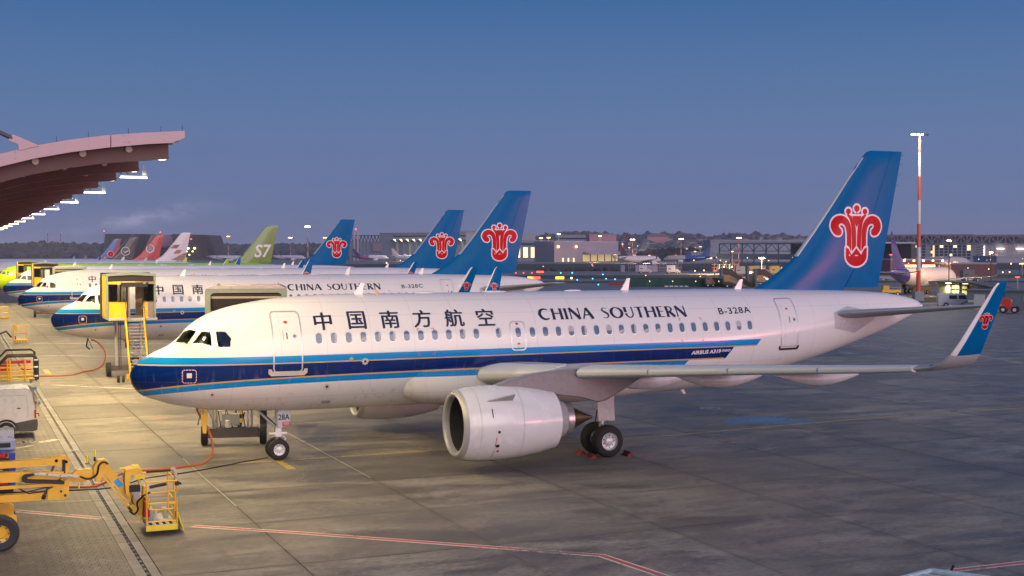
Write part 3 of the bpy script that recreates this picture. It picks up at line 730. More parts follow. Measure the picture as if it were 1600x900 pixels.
        for fs_, m_ in ((fs_b, sm), (fs_g, M_wing), (fs_w, M_white)):
            if fs_: mb.add(allv, fs_, m_)
        mb.add(rings[-1], [tuple(range(n))], sm)
        bmv = mb; sk_ = mb.build('sharklet', None, wg, smooth=45)
        bm = bmesh.new(); bm.from_mesh(sk_.data); bmesh.ops.remove_doubles(bm, verts=bm.verts, dist=1e-5); bmesh.ops.recalc_face_normals(bm, faces=bm.faces); bm.to_mesh(sk_.data); bm.free()
        if style == 'kapok' and detail >= 1:
            # flower on the blade
            for face in (1, -1):
                def mp(u, v, off, face=face):
                    # blade plane through (17.72,4.95)-(17.96,6.05)
                    yy = 17.72 + (v - 4.95) * .218; return (SX(u), sd_ * (yy + face * (off + .048)), v)
                add_flower('tail_emblem', wg, mp, 20.84, 5.50, .46, .46, .004, detail >= 2)
        # slats with gaps between
        if detail >= 1:
            sl = [(2.15, 5.05), (6.1, 8.6), (8.66, 11.2), (11.26, 13.9), (13.96, 16.5)]
            def atY(y):
                for k in range(len(WS) - 1):
                    if WS[k][0] <= y <= WS[k + 1][0]:
                        t = (y - WS[k][0]) / (WS[k + 1][0] - WS[k][0]); return [WS[k][q] * (1 - t) + WS[k + 1][q] * t for q in range(6)]
            for (ya, yb) in sl:
                rr = []
                for y in (ya, (ya + yb) / 2, yb):
                    y_, a, z, c, t, i_ = atY(y); us = [.14, .10, .06, .03, .012, .003, 0, .003, .012, .03, .06, .085]
                    r_ = []
                    for k, u in enumerate(us):
                        hh = naca(u, t) * c + .035; sg = 1 if k <= 6 else -1; cz = .012 * 4 * u * (1 - u) * c
                        r_.append((SX(a) + u * c - .045 - (.012 if 2 < k < 10 else 0), sd_ * y, z + cz + sg * hh - i_ * u * c))
                    rr.append(r_)
                mb = MB(); mb.loft(rr, True, True, mat('slat_metal', (.55, .58, .60), .5, metal=.1, var=.0)); mb.build('slat', None, wg, smooth=50)
            for (ya, yb, u0) in ((2.1, 6.3, .80), (6.45, 12.6, .76), (12.75, 16.3, .76)):
                rr = []
                for y in (ya, yb):
                    y_, a, z, c, t, i_ = atY(y); r_ = [(SX(a) + u * c + .01, sd_ * y, z + .012 * 4 * u * (1 - u) * c + sg * (naca(u, t) * c + .004) - i_ * u * c) for (u, sg) in ((u0, 1), (1.0, 1), (1.004, -1), (u0, -1))]
                    rr.append(r_)
                mb = MB(); mb.loft(rr, True, True, mat('flap_paint', (.36, .38, .40), .4)); mb.build('aileron' if ya > 12 else 'flap', None, wg)
            for (y, x0, x1, w, dp) in ((3.9, 15.6, 19.9, .40, .62), (8.1, 16.6, 20.1, .34, .52), (11.9, 18.0, 21.2, .28, .42)):
                z0 = atY(y)[2] - .12; rr = []
                for t in [0, .04, .12, .25, .4, .55, .7, .82, .92, .98, 1.0]:
                    g = math.sin(math.pi * min(1, t * 1.9) / 2) if t < .53 else math.cos((t - .53) / .47 * math.pi / 2 * .84); g = max(g, .03)
                    cx = SX(x0) + (x1 - x0) * t; cz = z0 - .05 - dp * .42 * g - .03 * t
                    rr.append([(cx, sd_ * y + w / 2 * g * math.cos(q), cz + dp / 2 * g * math.sin(q)) for q in [2 * math.pi * k / 14 for k in range(14)]])
                mb = MB(); mb.loft(rr, True, True, mat('track_fairing', (.44, .45, .46), .35)); mb.build('flap_track_fairing', None, wg, smooth=50)
            mb = MB(); mb.lathe([(-.10, .02), (-.06, .05), (0, .07), (.1, .07)], 12, 'x', (SX(19.78), sd_ * 16.95, 4.17), M_cock if False else M_glassw); mb.build('wingtip_light', None, wg, smooth=40)
        # ---- engine
        ex, ey, ez = SX(9.60), sd_ * 5.75, 1.70
        eng = bpy.data.objects.new('engine', None); COL.objects.link(eng); eng.parent = root
        N_ = 40 if detail >= 2 else 20
        mb = MB(); mb.lathe([(.16, 1.155), (.45, 1.21), (.95, 1.25), (1.6, 1.255), (2.3, 1.21), (2.9, 1.12), (3.38, 1.015), (3.55, .985), (3.54, .955), (3.2, .96), (2.6, .95)], N_, 'x', (ex, ey, ez), M_nac, caps=False); nc = mb.build('nacelle', None, eng, smooth=40)
        if detail >= 1:
            mb = MB(); mb.lathe([(.165, 1.158), (.07, 1.10), (.015, 1.05), (0, 1.01), (.02, .965), (.09, .925), (.22, .905)], N_, 'x', (ex, ey, ez), M_lip, caps=False); mb.build('intake_lip', None, eng, smooth=60)
            mb = MB(); mb.lathe([(.22, .905), (.34, .90), (.8, .905), (1.15, .90), (1.18, .30), (1.18, .01)], N_, 'x', (ex, ey, ez), mat('intake_duct', (.035, .035, .038), .55), caps=False); mb.build('intake_duct', None, eng, smooth=40)
            mb = MB()
            for k in range(18 if detail >= 2 else 9):
                a = 2 * math.pi * k / (18 if detail >= 2 else 9); c_, s_ = math.cos(a), math.sin(a)
                def bp(r, tw, dx_): return (ex + 1.0 + dx_, ey + r * math.cos(a + tw), ez + r * math.sin(a + tw))
                mb.add([bp(.30, -.10, -.06), bp(.30, .16, .10), bp(.6, .10, .07), bp(.6, -.04, -.03), bp(.88, .16, .05), bp(.88, .02, -.04)], [(0, 1, 2, 3), (3, 2, 4, 5)])
            mb.build('fan_blades', mat('fan_titanium', (.04, .04, .045), .4, metal=.5), eng, recalc=False)
            mb = MB(); mb.lathe([(.66, .01), (.70, .06), (.85, .18), (1.02, .29), (1.1, .30)], 20, 'x', (ex, ey, ez), mat('spinner_paint', (.05, .05, .05), .3)); mb.build('spinner', None, eng, smooth=60)
            mb = MB(); mb.lathe([(3.0, .78), (3.45, .74), (3.85, .66), (4.0, .60)], N_, 'x', (ex, ey, ez - .0), M_grey, caps=False); mb.build('core_cowl', None, eng, smooth=40)
            mb = MB(); mb.lathe([(3.98, .62), (4.22, .57), (4.22, .53), (3.9, .52)], N_, 'x', (ex, ey, ez), M_metal, caps=False); mb.build('core_nozzle', None, eng, smooth=40)
            mb = MB(); mb.lathe([(4.0, .50), (4.25, .44), (4.6, .27), (4.98, .10), (5.12, .05), (5.13, .01)], 24, 'x', (ex, ey, ez), M_bronze); mb.build('exhaust_cone', None, eng, smooth=40)
        # pylon
        py = [(11.05, 2.93), (11.6, 3.12), (12.4, 3.28), (13.3, 3.36), (14.2, 3.42), (16.9, 3.25), (16.6, 3.02), (15.9, 2.62), (15.2, 2.27), (14.9, 2.22), (14.2, 2.42), (13.5, 2.52), (12.0, 2.75)]
        mb = MB()
        P0 = [(SX(a), b) for a, b in py]; n = len(P0); V = []
        for (dy, k) in ((.08, 0), (.21, 1), (.21, 1), (.08, 0)): pass
        cxp = sum(p[0] for p in P0) / n; czp = sum(p[1] for p in P0) / n
        rr = [[(cxp + (a - cxp) * s_, ey + dy, czp + (b - czp) * s_) for a, b in P0] for (dy, s_) in ((-.24, .93), (-.20, .99), (0, 1.0), (.20, .99), (.24, .93))]
        mb.loft(rr, True, True, mat('pylon_paint', (.20, .19, .205), .35)); mb.build('pylon', None, eng, smooth=30)
        if detail >= 1:
            mb = MB()
            a1 = R(42)
            for sy in ((-1,) if sd_ < 0 else (1,)):
                b0 = []
                for (xx, rr_) in ((.85, 1.255), (1.75, 1.25), (1.75, 1.56), (1.62, 1.54)):
                    b0.append((ex + xx, ey + sy * rr_ * math.cos(a1), ez + rr_ * math.sin(a1)))
                up = Vector((0, -sy * math.sin(a1), math.cos(a1))) * .018
                mb.add([Vector(p) + up for p in b0] + [Vector(p) - up for p in b0], [(0, 1, 2, 3), (7, 6, 5, 4), (0, 4, 5, 1), (1, 5, 6, 2), (2, 6, 7, 3), (3, 7, 4, 0)], M_grey)
            mb.build('strake', None, eng)
            if detail >= 2 and sd_ < 0:
                mb = MB()
                for xx in (.55, 2.05):
                    rr_ = 1.222 if xx < 1 else 1.232
                    ring = [[(ex + xx + d_, ey + (rr_ + .005) * math.cos(q), ez + (rr_ + .005) * math.sin(q)) for q in [2 * math.pi * k / 48 for k in range(48)]] for d_ in (0, .009)]
                    mb.loft(ring, True, False, M_grey)
                mb.build('cowl_joint', None, eng, recalc=False)
                def on_nac(xx, a, off=.01):
                    rr_ = interp([.16, .45, .95, 1.6, 2.3, 2.9], [1.155, 1.21, 1.25, 1.255, 1.21, 1.12], xx) + off; return (ex + xx, ey - rr_ * math.cos(a), ez + rr_ * math.sin(a))
                for (xx, a, sx_, sa, m_) in ((1.15, -.12, .05, .04, M_dark), (1.15, -.52, .07, .05, M_dark), (.93, -.72, .06, .045, M_logo_white), (1.20, -.70, .05, .04, M_red), (1.07, -.62, .012, .35, M_red), (.52, -.68, .05, .04, M_logo_white), (.95, .38, .015, .12, M_dark)):
                    mb = MB(); g = 5
                    vs = [on_nac(xx + sx_ * u, a + sa * v) for (u, v) in ((-1, -1), (1, -1), (1, -.3), (1, .4), (1, 1), (-1, 1), (-1, .4), (-1, -.3))]
                    if sa < .06 and sx_ > .03: vs = [on_nac(xx + sx_ * math.cos(q), a + sa * math.sin(q)) for q in [2 * math.pi * k / 10 for k in range(10)]]
                    mb.add(vs, [tuple(range(len(vs)))], m_); mb.build('cowl_marking', None, eng, recalc=False)
    # ---- fin, rudder, emblem
    fm = finmat or M_blue
    zs = [5.3, 5.7, 5.85, 6.05, 6.3, 6.6, 7.0, 7.4, 8, 9, 10, 11, 11.4, 11.54, 11.64, 11.71, 11.755, 11.77]
    def fin_ring(z, u0, u1, grow=0.0, dxx=0.0):
        le, te = fin_le(z), fin_te(z); c = te - le; us = [u0 + (u1 - u0) * u for u in US]
        A_ = [(SX(le + u * c) + dxx, -(fin_half(le + u * c, z) + grow), z) for u in us]; B_ = [(p[0], -p[1], p[2]) for p in A_[::-1]]
        return A_ + (B_[1:] if u0 == 0 else B_)
    mb = MB(); mb.loft([fin_ring(z, 0, .70) for z in zs], True, True, fm); fin = mb.build('tail_fin', None, root, smooth=40)
    mb = MB(); mb.loft([fin_ring(z, .706, 1.0) for z in zs[2:]], True, True, rudder_mat or fm); mb.build('rudder', None, root, smooth=40)
    if detail >= 1:
        rr = []
        for z in (7.2, 8.2, 9.4, 10.5, 11.45):
            le, te = fin_le(z), fin_te(z); c = te - le; r_ = [(SX(le + u * c) - (.012 if u < .004 else 0), s_ * (fin_half(le + u * c, z) + .006), z) for (u, s_) in ((.030, -1), (.015, -1), (.005, -1), (0, 1), (.005, 1), (.015, 1), (.030, 1))]
            rr.append(r_)
        mb = MB(); mb.loft(rr, True, True, M_silver); mb.build('leading_edge', None, fin, smooth=60)
    fmap = lambda u, v, off: (SX(u), -(fin_half(u, v) + off), v)
    if style == 'kapok': add_flower('tail_emblem', fin, fmap, 30.30, 8.07, 2.72, 2.62, .006, detail >= 1)
    if detail >= 2:
        for z in (11.6, 11.2, 10.75, 10.3):
            mb = MB(); mb.tube([(SX(fin_te(z)) - .02, 0, z), (SX(fin_te(z)) + .18, 0, z + .0)], .008, 4, M_dark); mb.build('static_wick', None, root)
    # ---- tailplane
    for sd_ in (-1, 1):
        TS = [(.35, 28.0, 4.70, 4.1, .10), (1.1, 28.45, 4.78, 3.62, .10), (3.5, 29.95, 5.02, 2.6, .095), (5.6, 31.05, 5.22, 1.72, .09), (6.15, 31.35, 5.28, 1.45, .085), (6.28, 31.62, 5.29, 1.05, .05)]
        mb = MB(); mb.loft([foil_ring(SX(a), sd_ * y, z, c, t, camber=-.005) for (y, a, z, c, t) in TS], True, True, M_wing); mb.build('tailplane', None, root, smooth=40)
    # ---- antennas and beacon
    if detail >= 1:
        for (x0, hh, top) in ((7.9, .42, 1), (18.9, .50, 1), (24.2, .42, 1)):
            z0 = h(SX(x0))[1] + ZC - .03; mb = MB(); pr = [(0, 0), (.34, 0), (.42, hh), (.30, hh)]
            mb.loft([[(SX(x0) + u, -.03 * k, z0 + v) for u, v in pr] for k in (1, 0, -1)], True, True, M_white); mb.build('blade_antenna', None, root)
        for (x0, ln) in ((10.2, .9), (16.4, .8), (12.9, 1.1)):
            z0 = h(SX(x0))[1] + ZC; mb = MB(); rr = [[(SX(x0) + ln * t, .16 * g * math.cos(q), z0 - .02 + .07 * g * math.sin(q)) for q in [math.pi * k / 8 for k in range(9)]] for (t, g) in ((0, .1), (.1, .7), (.3, 1), (.7, 1), (.9, .7), (1, .1))]
            mb.loft(rr, True, True, M_white); mb.build('aerial_fairing', None, root, smooth=60)
        mb = MB(); mb.lathe([(0, .07), (.06, .06), (.10, .02)], 10, 'z', (SX(8.8), 0, h(8.8)[1] + ZC - .01), M_orange); mb.build('beacon', None, root, smooth=60)
        mb = MB(); mb.loft([[(SX(21.4) + u, .02 * k, ZC + v) for u, v in ((0, -1.75), (.32, -1.7), (.50, -2.2), (.42, -2.2))] for k in (1, -1)], True, True, M_white); mb.build('blade_antenna', None, root)
    # ---- landing gear
    def wheel(cx, cy, cz, r, w, side, nm='wheel'):
        mb = MB(); mb.lathe([(-w / 2, r * .55), (-w / 2, r * .84), (-w * .42, r * .93), (-w * .28, r * .985), (0, r), (w * .28, r * .985), (w * .42, r * .93), (w / 2, r * .84), (w / 2, r * .55)], 32, 'y', (cx, cy, cz), M_tyre, caps=False); wh = mb.build(nm, None, root, smooth=40)
        mb = MB()
        mb.lathe([(side * w * .50, r * .56), (side * w * .44, r * .53), (side * w * .30, r * .47), (side * w * .24, r * .30), (side * w * .40, r * .26), (side * w * .46, r * .18), (side * w * .47, .005)], 28, 'y', (cx, cy, cz), M_rim, caps=False)
        mb.lathe([(-side * w * .48, r * .56), (-side * w * .3, r * .5), (-side * w * .25, .01)], 20, 'y', (cx, cy, cz), M_rim, caps=False); mb.build('rim', None, wh, smooth=30)
        mb = MB()
        for k in range(9):
            a = 2 * math.pi * k / 9; mb.lathe([(side * w * .27, r * .055), (side * w * .285, .002)], 8, 'y', (cx + r * .385 * math.cos(a), cy, cz + r * .385 * math.sin(a)), M_dark, caps=False)
        mb.build('rim_hole', None, wh, recalc=False)
    if detail >= 1:
        gx = 5.07
        for s_ in (-1, 1): wheel(gx, s_ * .25, .38, .38, .22, s_)
        mb = MB(); mb.tube([(gx, 0, 2.2), (gx, 0, 1.02)], .085, 14, M_white); mb.tube([(gx, 0, 1.1), (gx, 0, .42)], .055, 12, M_metal); mb.tube([(gx, -.2, .38), (gx, .2, .38)], .05, 10, M_grey); st_ = mb.build('nose_gear_leg', None, root, smooth=40)
        if detail >= 2:
            mb = MB(); mb.tube([(gx - .32, -.12, .93), (gx + .32, -.12, .93)], .055, 10, M_rim); mb.box(gx - .10, gx + .12, -.17, .1, .82, 1.15, M_rim); mb.build('steering_unit', None, root, smooth=30)
            mb = MB(); mb.tube([(gx - .06, .0, 1.15), (gx - .95, 0, 2.05)], .045, 8, M_rim); mb.tube([(gx - .02, -.06, 1.2), (gx - .85, -.12, 2.0)], .02, 6, M_dark); mb.build('drag_strut', None, root, smooth=40)
            mb = MB(); mb.bar((gx + .10, 0, .95), (gx + .32, 0, .72), .05, .03, M_rim); mb.bar((gx + .32, 0, .72), (gx + .06, 0, .45), .05, .03, M_rim); mb.build('torque_link', None, root)
            mb = MB(); mb.tube([(gx - .06, -.1, .9), (gx - .14, -.12, .55)], .012, 6, M_red); mb.build('warning_ribbon', None, root)
            # gear door with stand number
            mb = MB(); dr = [(gx - .05, 1.76), (gx - .05, 1.20), (gx + .10, 1.16), (gx + .40, 1.24), (gx + .42, 1.68), (gx + .36, 1.76)]
            mb.prism([(a, b) for a, b in dr], 'y', -.30, -.265, mat('gear_door_paint', (.5, .52, .55), .4)); gd = mb.build('gear_door', None, root)
            v, f = text_mesh('28A', .27, bold=.008); xb = max(p[0] for p in v); mb = MB(); mb.add([(gx - .03 + p[0] * .42 / xb, -.305, 1.44 + p[1]) for p in v], f, M_ink); mb.build('lettering', None, gd, recalc=False)
            mb = MB(); mb.quad((gx + .12, -.305, 1.20), (gx + .41, -.305, 1.24), (gx + .41, -.305, 1.36), (gx + .12, -.305, 1.36), M_red); mb.build('red_placard', None, gd, recalc=False)
            v, f = text_mesh('NO STEP', .05); mb = MB()
            for k in range(6): mb.box(gx + .16 + .035 * k, gx + .18 + .035 * k, -.3085, -.306, 1.31, 1.335, M_white); mb.box(gx + .18 + .033 * k, gx + .20 + .033 * k, -.3085, -.306, 1.265, 1.29, M_white)
            mb.build('placard_text', None, gd)
            mb = MB(); mb.prism([(gx - .55, 1.80), (gx - .55, 1.25), (gx - .42, 1.2), (gx - .30, 1.25), (gx - .30, 1.80)], 'y', .28, .31, M_dark); mb.build('gear_door', None, root)
        mx = SX(16.11)
        for s_ in (-1, 1):
            for o_ in (-1, 1): wheel(mx, s_ * 3.80 + o_ * .46, .585, .585, .42, o_)
            mb = MB(); mb.tube([(mx, s_ * 3.8, 3.0), (mx, s_ * 3.8, 1.25)], .15, 14, M_white); mb.tube([(mx, s_ * 3.8, 1.3), (mx, s_ * 3.8, .6)], .10, 12, M_metal); mb.tube([(mx, s_ * 3.8 - .3, .585), (mx, s_ * 3.8 + .3, .585)], .08, 10, M_grey); mb.build('main_gear_leg', None, root, smooth=40)
            mb = MB(); mb.tube([(mx, s_ * 3.75, 1.9), (mx, s_ * 2.2, 2.7)], .06, 8, M_rim); mb.build('side_strut', None, root, smooth=40)
            mb = MB(); mb.prism([(mx - .42, 2.75), (mx - .30, 1.35), (mx + .36, 1.28), (mx + .30, 2.75)], 'y', s_ * 4.12, s_ * 4.16, mat('leg_door_paint', (.50, .49, .52), .4)); mb.build('leg_door', None, root)
            if detail >= 2:
                mb = MB(); mb.tube([(mx - .28, s_ * 4.0, 1.7), (mx - .35, s_ * 4.0, 1.25), (mx - .22, s_ * 3.95, .9)], .02, 6, M_dark); mb.build('brake_hose', None, root, smooth=40)
    return root
# ------------------------------------------------------------------ the airliners of the row
GRP = 'airliners parked side by side along the terminal'
A1 = make_aircraft('passenger_aircraft', 'nearest white airliner with cyan and navy stripes, reading B-328A behind its lettering', (0, 0, 0), 0, 0, reg='B-328A', detail=2, group=GRP)
A2 = make_aircraft('passenger_aircraft', 'second striped white airliner, reading B-328C, with the yellow bridge cab at its door', (.15, 40.1, gz(40)), 0, 0, reg='B-328C', detail=2, group=GRP)
A3 = make_aircraft('passenger_aircraft', 'third striped white airliner, its open bow between the two yellow bridge cabs', (.05, 80.7, gz(80)), 5.33, 5.34, reg='B-1088', detail=2, group=GRP)
A4 = make_aircraft('passenger_aircraft', 'fourth striped white airliner, its nose beside the lime green nose', (.20, 121.0, gz(121)), 5.33, 5.34, detail=1, group=GRP)
LIME = (.36, .58, .015)
M_lime = mottled('lime_hull', (.36, .60, .03), [(0, 4.6, 60, (.74, .75, .76))])
nt = M_lime.node_tree; mm = expr(nt); b_ = nt.nodes['Principled BSDF']
tcx = nt.nodes.new('ShaderNodeTexCoord'); spx = nt.nodes.new('ShaderNodeSeparateXYZ'); nt.links.new(tcx.outputs['Object'], spx.inputs[0])
nt.links.new(mixc(nt, mm('GREATER_THAN', spx.outputs[2], 4.9), mixc(nt, mm('GREATER_THAN', spx.outputs[0], 5.2), (.42, .62, .01), (.74, .75, .76)), (.30, .62, .04)), b_.inputs['Base Color'])
M_ltail = mat('lime_tail_paint', (.11, .205, .006), .25, coat=.4, var=.05)
A5 = make_aircraft('passenger_aircraft', 'lime green nosed airliner whose green fin carries large white lettering', (-.6, 161.5, gz(161)), 5.33, 5.34, hullmat=M_lime, finmat=M_ltail, style='none', detail=1, sharkmat=mat('lime_winglet', (.35, .60, .02), .3), group=GRP)
def fin_text(root, txt, x, z, h_, w_, m_, D=10.67):
    v, f = text_mesh(txt, 1.0, bold=.02); xa = min(p[0] for p in v); xb = max(p[0] for p in v); y1 = max(p[1] for p in v); mb = MB()
    V2, F2 = slice2d([((p[0] - xa) / (xb - xa), p[1] / y1, 0) for p in v], f, .1)
    mb.add([(x + p[0] * w_ + p[1] * .35 + D, -(fin_half(x + p[0] * w_ + p[1] * .35, z + p[1] * h_) + .02), z + p[1] * h_) for p in V2], F2, m_)
    return mb.build('lettering', None, root, recalc=False)
fin_text(A5, 'S7', 28.9, 6.75, 2.0, 2.5, M_logo_white)
def fin_patch(root, pts, m_, D, name='tail_marking', off=.02):
    V2, F2 = slice2d([(a, b, 0) for a, b in pts], [tuple(range(len(pts)))], .5); mb = MB(); mb.add([(p[0] + D, -(fin_half(p[0], p[1]) + off), p[1]) for p in V2], F2, m_); return mb.build(name, None, root, recalc=False)
M_pale = mottled('pale_hull', (.70, .71, .74), [])
def far_liner(label, x, y, F, A, finc, hull=None, sharkc=None, rudc=None, det=0):
    return make_aircraft('passenger_aircraft', label, (x, y, gz(y)), F, A, hullmat=hull or M_pale, finmat=mat('fin_%02d%02d%02d' % tuple(int(v * 99) for v in finc), finc, .3, coat=.3, var=.05), rudder_mat=(mat('rud_%02d%02d%02d' % tuple(int(v * 99) for v in rudc), rudc, .3, var=.05) if rudc else None), style='none', detail=det, sharkmat=mat('fin_%02d%02d%02d' % tuple(int(v * 99) for v in (sharkc or finc)), sharkc or finc, .3), group='parked airliners with coloured fins behind the row')
D = 10.67
a = far_liner('white airliner with a pale fin bearing two orange blocks and a bronze rudder foot', -2.0, 236.0, 5.33, 5.34, (.60, .58, .60), hull=mottled('pale_hull_lilac', (.66, .66, .73), []))
fin_patch(a, [(28.5, 8.4), (29.9, 8.4), (30.6, 9.2), (29.4, 9.2)], mat('block_brown', (.22, .09, .05), .4), D); fin_patch(a, [(29.1, 7.3), (30.4, 7.3), (31.0, 8.1), (29.9, 8.1)], mat('block_orange', (.42, .12, .03), .4), D); fin_patch(a, [(28.6, 5.95), (31.5, 5.95), (31.9, 7.6), (31.0, 7.2)], mat('block_bronze', (.28, .16, .09), .4), D)
a = far_liner('airliner with a red fin carrying a round pale emblem', 1.4 - .8, 278.0, 5.33 - 2, 5.34, (.42, .01, .015))
v, f = disc2d((29.6, 8.5), 1.0, 20); mb = MB(); mb.add([(p[0] + 8.67, -(fin_half(p[0], p[1]) + .02), p[1]) for p in v], f, mat('emblem_pale', (.55, .60, .70), .4)); mb.build('tail_emblem', None, a, recalc=False)
def blade(px_, pts, name='emblem_wing'): mb = MB(); mb.add([(p[0] + 8.67, -(fin_half(p[0], p[1]) + .04), p[1]) for p in pts], [tuple(range(len(pts)))], mat('emblem_blue', (.10, .16, .35), .4)); mb.build(name, None, a, recalc=False)
blade(a, [(28.8, 8.9), (29.9, 8.5), (29.5, 8.2)]); blade(a, [(29.5, 8.7), (30.4, 9.0), (30.0, 8.4)]); blade(a, [(29.2, 8.0), (30.3, 8.1), (29.6, 7.7)])
a = far_liner('airliner with a near-black fin bearing a thin white ring', -3.6, 318.0, 5.33, 5.34 + 1.2, (.012, .013, .022))
mb = MB(); mb.loft([[(29.6 + r_ * math.cos(t) + 11.87, -(fin_half(29.6 + r_ * math.cos(t), 8.0 + r_ * math.sin(t)) + .02), 8.0 + r_ * math.sin(t)) for t in [2 * math.pi * i / 28 for i in range(28)]] for r_ in (1.18, 1.05)], True, False, M_logo_white); mb.build('tail_ring', None, a, recalc=False)
mb = MB(); mb.add([(p[0] + 11.87, -(fin_half(p[0], p[1]) + .02), p[1]) for p in [(28.6, 8.2), (29.4, 7.8), (30.6, 8.3), (30.5, 8.1), (29.5, 7.6)]], [(0, 1, 2, 3, 4)], M_logo_white); mb.build('tail_bird', None, a, recalc=False)
a = far_liner('airliner farthest in the row with a blue and red fin and a small flower badge', -3.3, 356.0, 5.33, 5.34 + 1.0, (.02, .07, .30), rudc=(.30, .03, .07))
def badge(r_, m_, off):
    mb = MB()
    for k in range(6):
        q = k * math.pi / 3; v, f = disc2d((29.8 + .5 * math.cos(q), 7.2 + .5 * math.sin(q)), r_, 10); mb.add([(p[0] + 11.67, -(fin_half(p[0], p[1]) + off + .002 * k), p[1]) for p in v], f, m_)
    mb.build('tail_badge', None, a, recalc=False)
badge(.52, M_logo_white, .02); badge(.40, M_logo_red, .05)
# ------------------------------------------------------------------ ground
def concrete(name, base, joints=False, rnd=True, lo=.34, hi=1.75):
    M = bpy.data.materials.new(name); M.use_nodes = True; nt = M.node_tree; N, L = nt.nodes, nt.links; m = expr(nt); b = N['Principled BSDF']
    geo = N.new('ShaderNodeNewGeometry'); P = geo.outputs['Position']; sp = N.new('ShaderNodeSeparateXYZ'); L.new(P, sp.inputs[0]); X, Y = sp.outputs[0], sp.outputs[1]
    def noise(sc, det, scale=(1, 1, 1), rough=.55, dist=0.0):
        mp = N.new('ShaderNodeMapping'); mp.inputs['Scale'].default_value = scale; L.new(P, mp.inputs[0]); n = N.new('ShaderNodeTexNoise'); n.inputs['Scale'].default_value = sc; n.inputs['Detail'].default_value = det; n.inputs['Roughness'].default_value = rough; n.inputs['Distortion'].default_value = dist; L.new(mp.outputs[0], n.inputs[0]); return n.outputs[0]
    n1 = noise(.16, 6, (1, 1.3, 1), .6, .6); n2 = noise(1.1, 10, (.30, .9, 1), .72, .5); n3 = noise(12, 8, (.35, 1, 1), .75)
    f = m('ADD', m('MULTIPLY_ADD', n1, 3.2, -1.6), m('MULTIPLY_ADD', n2, 6.5, -3.25)); f = m('ADD', f, m('MULTIPLY_ADD', n3, 5.0, -2.5))
    f = m('MULTIPLY_ADD', f, .5, .48, True)
    c = mixc(nt, f, tuple(v * lo for v in base), tuple(v * hi for v in base))
    # warm rusty film in patches
    n4 = noise(.35, 5, (1, 1, 1)); c = mixc(nt, m('MULTIPLY_ADD', n4, 2.0, -1.0, True), c, (base[0] * 1.08, base[1] * .98, base[2] * .84))
    # pale scuffs, circles of turning wheels
    n5 = noise(2.6, 9, (1, .22, 1), .78, 2.0); sc = m('MULTIPLY', m('MULTIPLY_ADD', n5, 9.0, -5.3, True), m('MULTIPLY_ADD', n1, 3.0, -1.3, True)); c = mixc(nt, m('MULTIPLY', sc, .5), c, tuple(v * 2.1 for v in base))
    # dark wheel lanes along the parking rows
    wob = m('MULTIPLY_ADD', noise(.25, 3), 1.6, -.8)
    for (xc, wdt, st_) in ((12.4, .8, .5), (27.0, 1.0, .35), (-.6, .35, .3), (6.2, 1.5, .3)):
        d = m('DIVIDE', m('ABSOLUTE', m('ADD', m('SUBTRACT', X, xc), m('ADD', wob, m('MULTIPLY', Y, .02)))), wdt); k = m('MULTIPLY', m('SUBTRACT', 1.3, d, None, True), m('MULTIPLY_ADD', n2, 1.5, -.2, True)); c = mixc(nt, m('MULTIPLY', k, st_), c, tuple(v * .32 for v in base))
    # grimy slab edges, tyre arcs
    for ax, o in ((X, 2.0), (Y, -.6)):
        ed = m('SUBTRACT', .5, m('ABSOLUTE', m('SUBTRACT', m('FRACT', m('DIVIDE', m('SUBTRACT', ax, o), 5.0)), .5))); k = m('MULTIPLY', m('MULTIPLY_ADD', ed, -22.0, 1.0, True), m('MULTIPLY_ADD', n3, 3.0, -.9, True)); c = mixc(nt, m('MULTIPLY', k, .55), c, tuple(v * .35 for v in base))
    for (ax_, ay_, rr_, st_) in ((13, -9, 5, .35), (13, -9, 5.6, .3), (17, -13, 3.2, .3), (23, -5, 7, .28), (5.5, -16, 3.4, .3), (30, -10, 9, .25), (9, 12, 6, .3)):
        dx = m('SUBTRACT', X, ax_); dy = m('SUBTRACT', Y, ay_); dd = m('POWER', m('ADD', m('MULTIPLY', dx, dx), m('MULTIPLY', dy, dy)), .5); k = m('MULTIPLY', m('MULTIPLY_ADD', m('ABSOLUTE', m('SUBTRACT', dd, rr_)), -7.0, 1.0, True), m('MULTIPLY_ADD', n2, 4.0, -1.6, True)); c = mixc(nt, m('MULTIPLY', k, st_), c, tuple(v * 1.9 for v in base))
    pt = m('MULTIPLY', m('MULTIPLY_ADD', noise(.30, 8, (1, 1, 1), .7, .8), 30.0, -16.8, True), m('MULTIPLY_ADD', n3, 3.0, -.8, True)); c = mixc(nt, m('MULTIPLY', pt, .45), c, tuple(v * 1.75 for v in base))
    pt = m('MULTIPLY', m('MULTIPLY_ADD', noise(.42, 7, (1, 1.2, 1.5), .7, .8), -26.0, 11.2, True), m('MULTIPLY_ADD', n3, 3.0, -.8, True)); c = mixc(nt, m('MULTIPLY', pt, .5), c, tuple(v * .42 for v in base))
    if joints:
        for ax, o in ((X, 2.0), (Y, -.6)):
            fr = m('ABSOLUTE', m('SUBTRACT', m('FRACT', m('DIVIDE', m('SUBTRACT', ax, o - .02), 5.0)), .5)); j = m('GREATER_THAN', fr, .4965); c = mixc(nt, m('MULTIPLY', j, .6), c, tuple(v * .25 for v in base))
    if rnd:
        oi = N.new('ShaderNodeObjectInfo'); c = mixc(nt, m('MULTIPLY', oi.outputs['Random'], .42), c, tuple(v * .5 for v in base))
    L.new(c, b.inputs['Base Color']); L.new(m('MULTIPLY_ADD', f, .25, .42), b.inputs['Roughness']); b.inputs['Specular IOR Level'].default_value = .3
